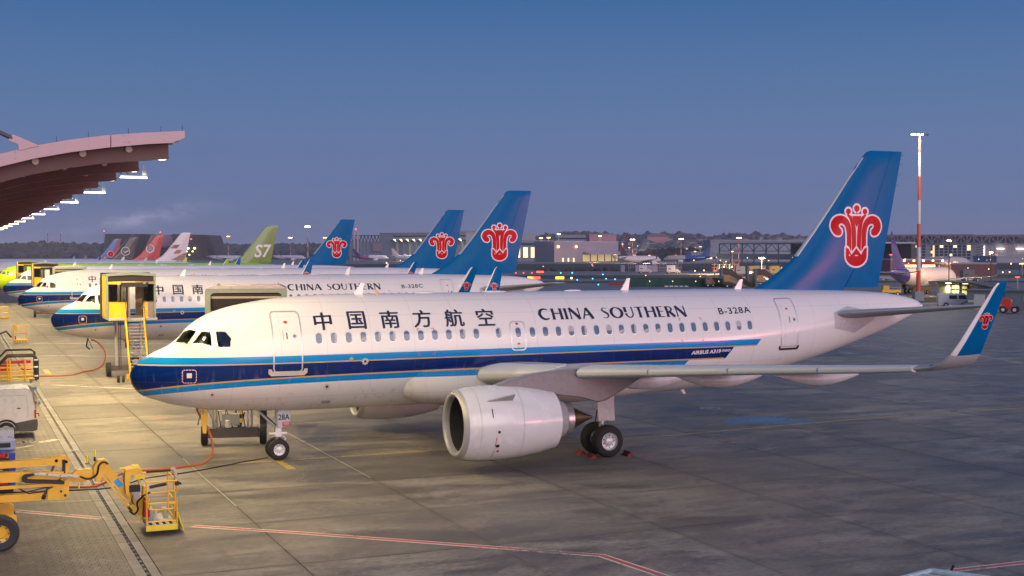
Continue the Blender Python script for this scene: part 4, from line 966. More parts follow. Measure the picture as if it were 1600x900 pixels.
    bp = N.new('ShaderNodeBump'); bp.inputs['Strength'].default_value = .25; bp.inputs['Distance'].default_value = .02; L.new(noise(30, 5), bp.inputs['Height']); L.new(bp.outputs[0], b.inputs['Normal'])
    return M
CB = (.190, .177, .152)
M_slab = concrete('apron_concrete', CB)
M_far = concrete('far_concrete', CB, joints=True, rnd=False)
mb = MB()
XA, XB, YA, YB = -1.2, 62.0, -25.6, 19.4
def gq(x0, x1, y0, y1, dz=0.0): mb.quad((x0, y0, gz(y0) + dz), (x1, y0, gz(y0) + dz), (x1, y1, gz(y1) + dz), (x0, y1, gz(y1) + dz))
gq(-60, 4000, -120, YA); gq(XB, 4000, YA, YB); gq(XA, XB, YA, YB, -.03); gq(-60, XA - .6, YA, YB, -.03)
gq(-60, XA - .6, YB, 60, -.03); gq(XA - .6, XA, YA, 140, -.06)
gq(XA, 4000, YB, 20); gq(XA, 4000, 20, 60); gq(XA, 4000, 60, 140); gq(-60, XA - .6, 60, 140); gq(-60, 4000, 140, 300); gq(-2500, 4000, 300, 1200); gq(-4000, 6000, 1200, 12000); gq(-2500, -60, -120, 300, -1)
# step faces of the recessed bed
mb.quad((XA, YA, 0), (XB, YA, 0), (XB, YA, -.03), (XA, YA, -.03)); mb.quad((XB, YA, 0), (XB, YB, 0), (XB, YB, -.03), (XB, YA, -.03)); mb.quad((XA, YB, 0), (XB, YB, 0), (XB, YB, -.03), (XA, YB, -.03))
apron = struct(mb.build('apron', M_far))
apron['label'] = 'wide stained concrete apron reaching to the far side of the airfield'
slab_me = {}
def slab_mesh(w, d):
    k = (round(w, 2), round(d, 2))
    if k not in slab_me:
        s = MB(); g = .012; e = .006
        s.add([(g, g, -.028), (w - g, g, -.028), (w - g, d - g, -.028), (g, d - g, -.028), (g, g, -e), (w - g, g, -e), (w - g, d - g, -e), (g, d - g, -e), (g + e, g + e, 0), (w - g - e, g + e, 0), (w - g - e, d - g - e, 0), (g + e, d - g - e, 0)],
              [(0, 1, 5, 4), (1, 2, 6, 5), (2, 3, 7, 6), (3, 0, 4, 7), (4, 5, 9, 8), (5, 6, 10, 9), (6, 7, 11, 10), (7, 4, 8, 11), (8, 9, 10, 11)])
        o = s.build('slab', M_slab); slab_me[k] = o.data; bpy.data.objects.remove(o)
    return slab_me[k]
xs_ = [XA, 2.0] + [2 + 5 * k for k in range(1, 13)]
for i in range(len(xs_) - 1):
    for j in range(9):
        o = link('slab', slab_mesh(xs_[i + 1] - xs_[i], 5.0), apron, (xs_[i], YA + 5 * j, 0))
# ---- drain channel with edging stones
M_edge = concrete('edging_concrete', (.30, .29, .27), lo=.6, hi=1.25)
M_edge2 = concrete('edging_concrete_pale', (.34, .33, .31), lo=.45, hi=1.2)
dr = MB(); dr.box(-1.485, -1.455, YA, 140, -.058, -.05); drain = dr.build('drain_channel', M_dark); tag(drain, 'long slotted drain between two rows of concrete edging along the apron', None, None, 'structure')
def prim_box(name, w, d, h, m_, e=.008):
    s = MB(); s.add([(0, 0, -h), (w, 0, -h), (w, d, -h), (0, d, -h), (0, 0, -e), (w, 0, -e), (w, d, -e), (0, d, -e), (e, e, 0), (w - e, e, 0), (w - e, d - e, 0), (e, d - e, 0)],
              [(0, 1, 5, 4), (1, 2, 6, 5), (2, 3, 7, 6), (3, 0, 4, 7), (4, 5, 9, 8), (5, 6, 10, 9), (6, 7, 11, 10), (7, 4, 8, 11), (8, 9, 10, 11)])
    o = s.build(name, m_); me = o.data; bpy.data.objects.remove(o); return me
e1 = prim_box('edging_stone', .245, .985, .055, M_edge); e2 = prim_box('edging_stone', .215, 1.985, .055, M_edge2); e3 = prim_box('grate_bar', .075, .10, .03, M_edge); e4 = prim_box('edging_stone', .245, 9.98, .055, M_edge); e5 = prim_box('edging_stone', .215, 9.98, .055, M_edge2)
y = YA
while y < 40: link('edging_stone', e1, drain, (-1.76, y, gz(y) + .002)); y += 1.0
while y < 138: link('edging_stone', e4, drain, (-1.76, y, gz(y + 5) + .002)); y += 10.0
y = YA
while y < 40: link('edging_stone', e2, drain, (-1.425, y, gz(y) + .001)); y += 2.0
while y < 138: link('edging_stone', e5, drain, (-1.425, y, gz(y + 5) + .001)); y += 10.0
y = YA; 
while y < 30: link('grate_bar', e3, drain, (-1.5075, y, gz(y) - .004)); y += .42
for y in (4.85, 19.0): o = MB(); o.box(-1.66, -1.25, y, y + .28, gz(y) + .003, gz(y) + .012); o.build('inspection_cover', M_grey, drain)
# ---- block paving of the service road
M_pav = concrete('paver_concrete', (.21, .195, .17), lo=.6, hi=1.3)
M_pav.node_tree.nodes  # colour differs block to block through Object Info
pv = MB(); pv.quad((-60, YA, -.028), (-1.8, YA, -.028), (-1.8, 139, -.028 + gz(139)), (-60, 139, -.028 + gz(139))) if False else pv.box(-60, -1.79, YA, 20, -.034, -.029)
road = struct(pv.build('service_road', mat('paver_bed', (.085, .08, .068), .9))); road['label'] = 'service road of interlocking concrete blocks beside the drain'
pm_ = prim_box('paver', .196, .196, .028, M_pav, .004)
cells = []; fill_ = []
for r_ in range(int((20 - YA) / .2)):
    y = YA + .2 * r_; off = .05 if r_ % 2 else 0
    x = -1.79 - .2
    k = 0
    fill_.append((y, x + .2 + (off - .05)))
    while x > -9.0:
        cells.append((x - off * 0 + (off - .05), y)); x -= .2
CAMP = Vector((-5.6, -46, 7.5)); fwd = Vector((math.sin(R(23.3)), math.cos(R(23.3))))
def in_frame(x, y):
    d = Vector((x + 5.6, y + 46)); z_ = d.dot(fwd); s_ = d.x * fwd.y - d.y * fwd.x; u = 800 + 2040 * s_ / z_; v = 390 + 2040 * 7.5 / z_; return u > -10 and v < 905
vis = sorted([c for c in cells if in_frame(*c)], key=lambda c: c[1]); near = set(vis[:300])
for c in vis[:300]: link('paver', pm_, road, (c[0], c[1], 0))
st_ = MB(); fw_ = .196; e_ = .004
for c in cells:
    if c in near or (c[0] < -6 and c[1] > 5): continue
    x, y = c
    st_.add([(x, y, -.006), (x + fw_, y, -.006), (x + fw_, y + fw_, -.006), (x, y + fw_, -.006), (x + e_, y + e_, 0), (x + fw_ - e_, y + e_, 0), (x + fw_ - e_, y + fw_ - e_, 0), (x + e_, y + fw_ - e_, 0)], [(0, 1, 5, 4), (1, 2, 6, 5), (2, 3, 7, 6), (3, 0, 4, 7), (4, 5, 6, 7)])
for (y, xe) in fill_:
    if -1.765 - xe > .012: st_.quad((xe + .002, y, -.001), (-1.768, y, -.001), (-1.768, y + .192, -.001), (xe + .002, y + .192, -.001))
o = st_.build('paver_field', M_pav, road, recalc=False); o['kind'] = 'stuff'
# ---- painted lines (each a worn strip 4 mm proud)
def paint(name, col, wear=.35):
    M = bpy.data.materials.new(name); M.use_nodes = True; nt = M.node_tree; N, L = nt.nodes, nt.links; m = expr(nt); b = N['Principled BSDF']
    geo = N.new('ShaderNodeNewGeometry'); n = N.new('ShaderNodeTexNoise'); n.inputs['Scale'].default_value = 5.5; n.inputs['Detail'].default_value = 9; n.inputs['Roughness'].default_value = .75; L.new(geo.outputs['Position'], n.inputs[0])
    n2 = N.new('ShaderNodeTexNoise'); n2.inputs['Scale'].default_value = .5; n2.inputs['Detail'].default_value = 4; L.new(geo.outputs['Position'], n2.inputs[0])
    f = m('MULTIPLY_ADD', m('ADD', n.outputs[0], m('MULTIPLY_ADD', n2.outputs[0], .8, -.4)), 9.0, -4.4 + (wear - .35) * 6, True)
    L.new(mixc(nt, f, col, tuple(v * .9 for v in CB)), b.inputs['Base Color']); b.inputs['Roughness'].default_value = .55; return M
P_y = paint('yellow_line_paint', (.55, .42, .04), .30); P_w = paint('white_line_paint', (.55, .54, .50), .38); P_r = paint('red_line_paint', (.50, .10, .07), .34); P_w2 = paint('white_edge_paint', (.62, .60, .57), .32); P_r2 = paint('faded_red_paint', (.45, .16, .12), .5); P_g = paint('grey_line_paint', (.34, .34, .32), .42)
P_seal = mat('joint_sealant', (.42, .41, .36), .6)
marks = MB(); mark_obj = []
def strip(pts, w, m_, z=.004, name='painted_line'):
    mb = MB(); P = [Vector((p[0], p[1])) for p in pts]
    L_, R_ = [], []
    for i, p in enumerate(P):
        a = (P[i] - P[i - 1]).normalized() if i else (P[1] - P[0]).normalized(); b = (P[i + 1] - P[i]).normalized() if i < len(P) - 1 else a
        t = (a + b).normalized(); n = Vector((-t.y, t.x)) * (w / 2) / max(.3, t.dot(a)); L_.append(p + n); R_.append(p - n)
    V = []; F = []
    for i in range(len(P)): V += [(L_[i].x, L_[i].y, gz(L_[i].y) + z), (R_[i].x, R_[i].y, gz(R_[i].y) + z)]
    for i in range(len(P) - 1): F.append((2 * i, 2 * i + 1, 2 * i + 3, 2 * i + 2))
    mb.add(V, F); return mb.build(name, m_, apron, recalc=True)
def dash(a, b, w, m_, on=1.0, off=1.0, z=.004):
    a, b = Vector(a), Vector(b); L_ = (b - a).length; d = (b - a) / L_; t = 0
    while t < L_: strip([a + d * t, a + d * min(t + on, L_)], w, m_, z); t += on + off
for Yc in (0, 40.3, 80.7, 121):
    strip([(.9, Yc - .45), (11.4, Yc - .33)] if Yc == 0 else [(.9, Yc - .4), (11.4, Yc - .4)], .13, P_y)
    if Yc == 0: strip([(12.3, -.35), (21, -.45), (27.9, .40), (34, -.5 + 1.4), (44, .9)], .13, P_y)
strip([(5.03, -.52), (5.03, -2.35)], .26, P_y); strip([(5.1, 38.2), (5.1, 36.6)], .26, P_y)
strip([(.35, -10.27), (2.84, -12.3), (6.99, -15.94), (8.97, -17.69), (9.6, -21.6)], .30, P_w2); strip([(.35, -10.27), (2.84, -12.3), (6.99, -15.94), (8.97, -17.69), (9.6, -21.6)], .17, P_r, .008)
strip([(-1.2, -8.9), (.35, -10.27)], .30, P_r2)
strip([(-4.9, -5.4), (-3.9, -6.25), (-1.78, -8.26)], .34, P_w2); strip([(-4.9, -5.4), (-3.9, -6.25), (-1.78, -8.26)], .14, P_r, .008)
strip([(14.95, -22.25), (17.93, -22.33), (24, -22.5)], .30, P_w2); strip([(14.95, -22.25), (17.93, -22.33), (24, -22.5)], .16, P_r, .008)
strip([(6.985, 6.6), (7.0, -5.0)], .055, P_seal, .003); strip([(2.0, -8), (1.99, -1), (2.0, 1.5)], .03, P_seal, .003)
strip([(-1.1, 31.3), (3.4, 26.6), (6, 24.0)], .30, P_w); strip([(2.4, 13.0), (4.7, 13.75), (6.5, 14.2)], .25, P_r2)
strip([(-2.47, 7.6), (-1.8, 8.2)], .32, P_w2); strip([(-3.5, 6.3), (-2.75, 6.9)], .22, P_w2)
strip([(-3.15, 5.62), (-1.80, 5.27)], .07, P_y); strip([(-3.18, -5.1), (-1.8, -5.45)], .07, P_y)
strip([(-.16, 41.1), (-.15, 37.7)], .32, P_y); strip([(11.7, 82.8), (11.2, 74.4)], .6, P_w2); strip([(11.7, 82.8), (11.2, 74.4)], .3, P_r, .008)
for (a, b, w) in (((-1, 67.5), (14, 60.0), .3), ((-1, 54), (13, 45), .3), ((0, 98), (12, 92), .35)): strip([a, b], w, P_w)
P_yg = paint('faint_yellow_paint', (.40, .36, .16), .36)
for (a, b, m_, w) in (((48, 46.5), (74, 19.5), P_yg, .22), ((53.5, 37.7), (53.9, 30.4), P_g, .2), ((62, 45), (59, 26), P_g, .22), ((63, 43.9), (60, 19.5), P_g, .2), ((70, 50.4), (59, 19.3), P_yg, .22), ((78, 56), (74, 34.5), P_g, .25),
                   ((90, 69), (87.5, 46), P_yg, .28), ((90, 69), (120, 20), P_yg, .28), ((66, 57), (95, 57), P_g, .25), ((44, 34), (52, 19), P_g, .18), ((54.6, 32.8), (53, 20.8), P_g, .2), ((100, 80), (130, 40), P_g, .3)): strip([a, b], w, m_)
for i in range(5): strip([(60 + 7 * i, 30 + 2 * i), (63.5 + 7 * i, 28 + 2 * i)], .3, P_g)
# puddle, manholes
def blob(cx, cy, rx, ry, seed, n=28, z=.005):
    rnd = random.Random(seed); ph = [rnd.uniform(0, 6.28) for _ in range(4)]; out = []
    for i in range(n):
        a = 2 * math.pi * i / n; k = 1 + .16 * math.sin(2 * a + ph[0]) + .12 * math.sin(3 * a + ph[1]) + .08 * math.sin(5 * a + ph[2]); out.append((cx + rx * k * math.cos(a), cy + ry * k * math.sin(a), z))
    return out
M_water = mat('standing_water', (.02, .025, .03), .08, var=0, spec=.45)
mb = MB(); mb.poly(blob(27.2, 2.0, .8, .5, 3), M_water); o = mb.build('puddle', None); tag(o, 'shallow puddle mirroring the sky beside the yellow centre line', 'puddle')
mb = MB(); mb.poly(blob(27.1, 1.9, 1.9, 1.3, 5, z=.0035), mat('wet_concrete', (.06, .057, .05), .22, var=.2, vscale=2)); o = mb.build('damp_patch', None, apron)
def manhole(x, y, r, label):
    z = gz(y); mb = MB(); mb.lathe([(0.006, r), (.012, r - .02), (.012, r - .06), (.006, r - .07), (.006, .01)], 24, 'z', (x, y, z), M_grey, caps=False); o = mb.build('manhole_cover', None, smooth=30); tag(o, label, 'manhole')
    mb = MB()
    for a in range(6):
        q = a * math.pi / 3; mb.bar((x + r * .2 * math.cos(q), y + r * .2 * math.sin(q), z + .012), (x + r * .75 * math.cos(q), y + r * .75 * math.sin(q), z + .012), .03, .01, M_dark)
    mb.build('cover_ribs', None, o)
manhole(-2.95, 7.87, .36, 'round pale manhole cover in the block paving behind the van')
manhole(27.24, 6.64, .5, 'round dark manhole cover on open concrete right of the main wheels')
# ------------------------------------------------------------------ terminal canopy with floodlights
M_fascia = mat('fascia_panel', (.47, .33, .36), .4, var=.04, vscale=1.2)
M_maroon = mat('maroon_steel', (.085, .030, .030), .5, var=.12, vscale=2)
M_deck = mat('canopy_underside', (.20, .15, .10), .7, var=.15, vscale=1.5)
M_lampw = mat('lamp_glow', (1, .9, .7), .5, var=0, emit=(1.0, .84, .55), estr=7)
M_lamph = mat('lamp_housing', (.08, .075, .07), .5)
def can_top(x):
    return interp([-16, -12, -9, -7, -5.5, -4.5, -3.7, -2.14, -.41], [4.8, 6.75, 8.0, 8.78, 9.34, 9.66, 9.88, 10.16, 10.32], x)
can_X = [-16, -14, -12, -10.5, -9, -7.8, -6.6, -5.5, -4.6, -3.8, -3.0, -2.2, -1.3, -.41]
Y0 = -14.2
canopy = thing('terminal_canopy', 'curved dark ribbed canopy with pink end fascia and rows of lamps beneath', 'canopy', (0, 0, 0))
cuts = [(-16, -9.2), (-9.18, -2.12), (-2.10, -.41)]
for a, b in cuts:   # fascia plates
    xs2 = [a] + [x for x in can_X if a < x < b] + [b]; rr = []
    for y in (Y0, Y0 + .10):
        pass
    top = [(x, can_top(x)) for x in xs2]; dep = lambda x: .29 - .04 * max(0, (x + 2.1)) / 1.7
    bot = [(x if x < -.5 else -.41, can_top(x) - (dep(x) if x < -.5 else .17)) for x in reversed(xs2)]
    if b == -.41: bot.insert(1, (-.72, can_top(-.72) - .27))
    mb = MB(); mb.prism(top + bot, 'y', Y0, Y0 + .08); f = mb.build('fascia_plate', M_fascia, canopy)
    mb = MB()
    for x in xs2[:-1]:
        for dz in (.05, .20):
            mb.lathe([(-.012, .001), (-.012, .018), (0, .018)], 6, 'y', (x + .4, Y0, can_top(x + .4) - dz), M_grey, caps=False)
    mb.build('bolt_heads', None, f)
for x in (-3.3, -2.6, -1.7, -.95, -.45):
    mb = MB(); mb.tube([(x, Y0 + .1, can_top(x)), (x, Y0 + .1, can_top(x) + .14)], .006, 4); mb.build('lightning_rod', M_lamph, canopy)
mb = MB()   # roof deck
rr = []
for y in (Y0 + .09, 60, 150, 300): rr.append([(x, y, can_top(x) - .03) for x in can_X] + [(x, y, can_top(x) - .10) for x in reversed(can_X)])
mb.loft(rr, True, True, M_deck); mb.build('roof_deck', None, canopy)
def ibeam(y, hh, hole=True, w=.16, x1=-.72):
    mb = MB(); xs2 = [x for x in can_X if x < x1] + [x1]
    t = [(x, can_top(x) - .11) for x in xs2]; 
    mb.prism(t + [(x, can_top(x) - .11 - hh) for x in reversed(xs2)], 'y', y - .012, y + .012, M_maroon)
    rr = [[(x, y - w / 2, can_top(x) - .11 - hh), (x, y + w / 2, can_top(x) - .11 - hh), (x, y + w / 2, can_top(x) - .125 - hh), (x, y - w / 2, can_top(x) - .125 - hh)] for x in xs2]
    mb.loft(rr, True, True, M_maroon); return mb.build('canopy_beam', None, canopy)
M_hole = mat('beam_reflector', (.42, .38, .30), .4)
y = Y0 + .5; k = 0
while y < 150:
    bm_ = ibeam(y, .50 if k % 2 == 0 else .36)
    if y < 20:
        for q in range(7):
            xx = -1.65 - 1.05 * q
            mb = MB(); mb.lathe([(-.05, .001), (-.05, .075), (-.012, .09)], 14, 'y', (xx, y - .012, can_top(xx) - .34), M_hole, caps=False); mb.build('round_reflector', None, bm_, smooth=40)
    y += 2.7; k += 1
mb = MB()
for j in range(46):
    y = Y0 + 1.4 + j * 2.7
    for q in (-.45, .45):
        rr = [[(x, y + q - .03, can_top(x) - .12), (x, y + q + .03, can_top(x) - .12), (x, y + q + .03, can_top(x) - .20), (x, y + q - .03, can_top(x) - .20)] for x in can_X]
        mb.loft(rr, True, True, M_deck)
mb.build('roof_purlins', None, canopy)
for j, xx in enumerate((-3.3, -2.2)):
    for y in (-10.5, -5.0): mb = MB(); mb.bar((xx, y - 1.6, can_top(xx) - .3), (xx + .7, y + .6, can_top(xx) - .22), .07, .03, M_hole); mb.build('tie_bar', None, canopy)
# stay bracket and rod above the fascia
st_ = thing('canopy_stay', 'pink steel bracket with a dark stay rod above the canopy edge', 'bracket')
mb = MB(); mb.prism([(-4.12, 9.74), (-3.68, 9.86), (-4.25, 10.10), (-4.35, 9.96), (-4.14, 9.88)], 'y', Y0 - .04, Y0 + .04); mb.build('bracket_plate', M_fascia, st_)
mb = MB(); mb.tube([(-4.26, Y0, 10.01), (-4.6, Y0, 10.17)], .05, 10, M_lamph); mb.tube([(-4.6, Y0, 10.17), (-7.5, Y0, 11.5)], .03, 8, M_maroon); mb.build('stay_rod', None, st_, smooth=40)
def lamp_light(x, y, z, power, sz=.35, rot=(0, -.45, 0), col=(1.0, .735, .35), spread=150):
    ld = bpy.data.lights.new('flood', 'AREA'); ld.shape = 'DISK'; ld.size = sz; ld.energy = power; ld.color = col; ld.spread = R(spread)
    o = bpy.data.objects.new('flood', ld); COL.objects.link(o); o.location = (x, y, z); o.rotation_euler = rot; return o
LP = 0.80
y = -13.0; k = 0
while y < 156:
    lp = thing('canopy_downlight', ('round lamp under the canopy edge, number %d from the near corner' % (k + 1)), 'lamp', (-.80, y, 9.73 + 0), 0, 'lamps along the canopy edge')
    lp['label'] = 'round canopy lamp hanging from the ' + ['first', 'second', 'third', 'fourth', 'fifth', 'sixth', 'seventh', 'eighth', 'ninth', 'tenth', 'eleventh', 'twelfth', 'thirteenth', 'fourteenth', 'fifteenth', 'sixteenth', 'seventeenth', 'eighteenth', 'nineteenth', 'twentieth', 'twenty-first', 'twenty-second', 'twenty-third', 'twenty-fourth', 'twenty-fifth', 'twenty-sixth', 'twenty-seventh', 'twenty-eighth', 'twenty-ninth', 'thirtieth', 'thirty-first', 'thirty-second', 'thirty-third'][k] + ' main roof beam'
    mb = MB(); mb.lathe([(.10, .05), (.09, .17), (.03, .20), (0, .19)], 16, 'z', (0, 0, 0), M_lamph, caps=True); mb.bar((-.45, 0, .06), (-.12, 0, .06), .12, .07, M_lamph); mb.build('lamp_housing', None, lp, smooth=40)
    mb = MB(); mb.lathe([(-.002, .16), (-.035, .12), (-.045, .01)], 16, 'z', (0, 0, 0), M_lampw, caps=False); mb.build('lamp_lens', None, lp)
    pw = 420 if k == 0 else (520 if k == 1 else (1150 if k not in (2, 3, 9, 10, 17, 18, 24, 25) else 520))
    if k < 12 or k % 2: lamp_light(-.8, y, 9.66, pw * LP * (2 if k >= 12 else 1), .14, (0, -.35, 0))
    if k % 2 == 1:
        fl = thing('canopy_floodlight', 'long bright floodlight bar on a hanger below canopy beam ' + str(k + 1), 'floodlight', (-.80, y + .0, 9.53), 0, 'floodlight bars along the canopy')
        fl['label'] = 'long bright floodlight bar beside the ' + ['first', 'second', 'third', 'fourth', 'fifth', 'sixth', 'seventh', 'eighth', 'ninth', 'tenth', 'eleventh', 'twelfth', 'thirteenth', 'fourteenth', 'fifteenth', 'sixteenth', 'seventeenth'][k // 2] + ' pair of canopy lamps'
        mb = MB(); mb.box(-.34, .36, -.07, .07, 0, .045, M_lamph); mb.bar((-.10, 0, .07), (-.22, 0, .30), .06, .06, M_lamph); mb.bar((-.22, 0, .28), (-.34, 0, .10), .05, .05, M_lamph); mb.build('lamp_housing', None, fl)
        mb = MB(); mb.box(-.34, .39, -.09, .09, -.012, -.002, M_lampw); mb.box(-.34, .38, -.102, -.1, .004, .03, M_lampw); mb.build('lamp_lens', None, fl)
        mb = MB(); mb.prism([(.28, .06), (.40, .06), (.33, .38), (.25, .38)], 'y', -.01, .01, mat('hanger_plate', (.14, .22, .32), .3)); mb.build('hanger_plate', None, fl)
        lamp_light(-.7, y, 9.47, pw * 1.3 * LP, .12, (0, -.9, 0))
    y += 5.4; k += 1
# ------------------------------------------------------------------ passenger bridges
M_byel = mat('bridge_yellow', (.70, .42, .02), .4, var=.04, vscale=1.5)
M_bgrn = mat('bridge_grey_green', (.22, .26, .21), .5, var=.06)
M_bell = mat('bellows_canvas', (.030, .022, .020), .85)
M_cabin = mat('cab_inside', (.30, .22, .16), .6)
M_bridge_glass = glassmat('bridge_glass', (.45, .42, .40), .62)
M_steel = mat('galvanised_steel', (.42, .42, .40), .45, metal=.4, var=.08)
M_stripe_y = mat('warning_yellow', (.75, .50, .02), .4)
def bogie(root, w=2.2, y0=0.0, power=True):
    """wheeled lift frame that carries a bridge"""
    mb = MB(); mb.box(-w / 2 + .15, w / 2 - .15, y0 - .25, y0 + .25, .30, .66, mat('bogie_paint', (.085, .07, .062), .5)); mb.build('axle_beam', None, root)
    for s_ in (-1, 1):
        mb = MB(); mb.lathe([(-.12, .2), (-.13, .33), (-.09, .385), (.09, .385), (.13, .33), (.13, .2)], 22, 'x', (s_ * (w / 2), y0, .385), M_tyre, caps=False); t = mb.build('wheel', None, root, smooth=40)
        mb = MB(); mb.lathe([(-.145, .001), (-.145, .2), (.145, .2), (.145, .001)], 18, 'x', (s_ * (w / 2), y0, .385), M_rim, caps=False); mb.build('rim', None, t, smooth=30)
    for xx in (-w * .36, -w * .30, w * .24, w * .30):
        mb = MB(); mb.tube([(xx, y0 + (.1 if abs(xx) > .6 else 0), .66), (xx, y0 + .1, 4.0)], .045 if abs(xx) > w * .29 else .03, 8, M_steel); mb.build('lift_column', None, root, smooth=40)
    if power:
        mb = MB(); mb.box(-.45, .32, y0 - .18, y0 + .35, .78, 1.18, M_grey); mb.build('motor_cabinet', None, root)
        mb = MB(); mb.lathe([(0, .10), (.26, .10), (.28, .07)], 12, 'z', (-.22, y0 - .28, .70), M_rim); mb.build('gear_motor', None, root, smooth=40)
        mb = MB()
        for i in range(6): mb.box(.22, .30, y0 - .32, y0 - .26, .72 + .16 * i, .88 + .16 * i, M_stripe_y if i % 2 else M_dark)
        mb.build('striped_post', None, root)
        rr = random.Random(3)
        mb = MB()
        for i in range(9):
            p = (rr.uniform(-.9, .6), y0 - .1, rr.uniform(.7, 1.3)); mb.tube([p, (p[0] + rr.uniform(-.2, .2), y0 + .1, p[2] + .25), (p[0] + rr.uniform(-.3, .3), y0 - .1, .68)], .018, 5, M_dark)
        mb.build('hydraulic_hoses', None, root, smooth=40)
        mb = MB()
        for zz in (1.22, 1.45, 1.68): mb.tube([(-w * .45, y0 + .5, zz), (0.1, y0 + .5, zz)], .02, 6, M_steel)
        mb.tube([(-w * .46, y0 + .45, 2.4), (-w * .62, y0 + .3, .75)], .035, 6, M_steel); mb.tube([(-w * .46, y0 - .1, 1.55), (-w * .30, y0 - .1, .68)], .05, 6, M_steel); mb.build('guard_rails', None, root, smooth=40)
def cab_bridge(name, label, x, y, z0, tun_to, with_stairs=True, group='passenger bridges at the stands'):
    root = thing(name, label, 'jet bridge', (x, y, gz(y)), 0, group)
    W_, H0, H1 = 2.82, z0, z0 + 2.55
    # grey green portal frame
    mb = MB(); t = .12
    mb.box(0, t, -.10, .12, H0 - .05, H1, M_bgrn); mb.box(W_ - t, W_, -.10, .12, H0 - .05, H1, M_bgrn)
    mb.prism([(0, H1), (W_ / 2, H1 + .10), (W_, H1), (W_, H1 - .14), (W_ / 2, H1 - .06), (0, H1 - .14)], 'y', -.12, .14, M_bgrn); mb.build('portal_frame', None, root)
    mb = MB(); mb.prism([(t, H1 - .16), (W_ / 2, H1 - .09), (W_ - t, H1 - .16), (W_ - t, H1 - .44), (t, H1 - .44)], 'y', -.04, .1, M_bell); mb.build('canopy_valance', None, root)
    # roof and rear body toward the aircraft
    mb = MB(); mb.prism([(0.02, H1 - .05), (W_ / 2, H1 + .05), (W_ - .02, H1 - .05), (W_ - .02, H1 - .15), (.02, H1 - .15)], 'y', .14, 2.4, M_bgrn); mb.build('cab_roof', None, root)
    mb = MB(); mb.box(.05, W_ - .05, -.95, 2.4, H0 - .12, H0, M_steel); mb.build('cab_floor', None, root)
    mb = MB(); mb.box(.03, .10, .14, 2.4, H0, H1 - .15, M_byel); mb.build('side_wall', None, root)
    mb = MB(); mb.box(W_ - .10, W_ - .03, .14, 2.4, H0, H1 - .15, mat('bridge_beige', (.45, .33, .25), .5)); mb.build('side_wall', None, root)
    # angled yellow front of the control cab
    xl = [(.14, -.05), (.78, -.32), (1.13, -.32)]; xr = [(2.05, -.32), (2.32, -.32), (2.72, -.02)]
    zc0, zc1 = H0 - .22, H0 + .93
    def wall(a, b, za, zb, m_, nm, th=.05, par=root):
        a, b = Vector(a), Vector(b); d = (b - a).normalized(); n = Vector((d.y, -d.x)) * th
        mb = MB(); mb.add([(a.x, a.y, za), (b.x, b.y, za), (b.x - n.x, b.y - n.y, za), (a.x - n.x, a.y - n.y, za), (a.x, a.y, zb), (b.x, b.y, zb), (b.x - n.x, b.y - n.y, zb), (a.x - n.x, a.y - n.y, zb)], [(0, 1, 2, 3), (7, 6, 5, 4), (0, 4, 5, 1), (1, 5, 6, 2), (2, 6, 7, 3), (3, 7, 4, 0)], m_); return mb.build(nm, None, par)
    for (a, b, m_) in ((xl[0], xl[1], M_byel), (xl[1], xl[2], M_byel), (xr[0], xr[1], M_byel), (xr[1], xr[2], mat('bridge_beige', (.45, .33, .25), .5))):
        p_ = wall(a, b, zc0, zc1, m_, 'lower_panel')
        wall(a, b, zc1 + .04, H1 - .62, M_bridge_glass, 'window_pane', .02, p_)
        a_, b_ = Vector(a), Vector(b)
        for q in (a_, b_): mb = MB(); mb.box(q.x - .03, q.x + .03, q.y - .03, q.y + .03, zc1, H1 - .5, M_black); mb.build('window_post', None, p_)
        mb = MB(); mb.bar((a_.x, a_.y, zc1 + .02), (b_.x, b_.y, zc1 + .02), .06, .06, M_black); mb.build('window_sill', None, p_)
    mb = MB(); mb.bar((.14, -.12, H1 - .52), (.80, -.38, H1 - .52), .10, .15, M_byel); mb.bar((2.06, -.36, H1 - .52), (2.75, -.08, H1 - .52), .10, .13, mat('bridge_beige', (.45, .33, .25), .5)); mb.bar((.8, -.36, H1 - .47), (2.06, -.36, H1 - .47), .05, .04, M_byel); mb.build('fascia_band', None, root)
    mb = MB(); mb.box(.80, 2.30, -.36, -.30, H1 - .76, H1 - .50, M_black); mb.build('shutter_box', None, root)
    mb = MB(); mb.box(1.13, 1.19, -.35, -.29, H0, H1 - .7, M_black); mb.box(2.0, 2.06, -.35, -.29, H0, H1 - .7, M_black); mb.build('door_frame', None, root)
    mb = MB(); mb.box(1.2, 1.30, -.30, .25, H0, H1 - .75, M_cabin); mb.build('open_door', None, root)
    mb = MB(); mb.box(.12, .9, 2.3, 2.38, H0, H1 - .2, M_cabin); mb.box(1.95, W_ - .12, 2.3, 2.38, H0, H1 - .2, M_cabin); mb.build('inner_wall', None, root)
    lb = MB(); lb.box(1.0, 1.8, .6, .9, H1 - .2, H1 - .16, mat('cab_light', (1, .9, .8), .5, var=0, emit=(1, .85, .65), estr=3)); lb.build('ceiling_light', None, root)
    # bellows to the aircraft
    mb = MB()
    for i in range(5): mb.box(.02 - .03 * (i % 2), W_ + .03 * (i % 2), 2.42 + .16 * i, 2.54 + .16 * i, H1 - .30, H1 + .02, M_bell); mb.box(-.02, .12, 2.42 + .16 * i, 2.54 + .16 * i, H0, H1 - .30, M_bell); mb.box(W_ - .12, W_ + .02, 2.42 + .16 * i, 2.54 + .16 * i, H0, H1 - .3, M_bell)
    mb.build('bellows', None, root)
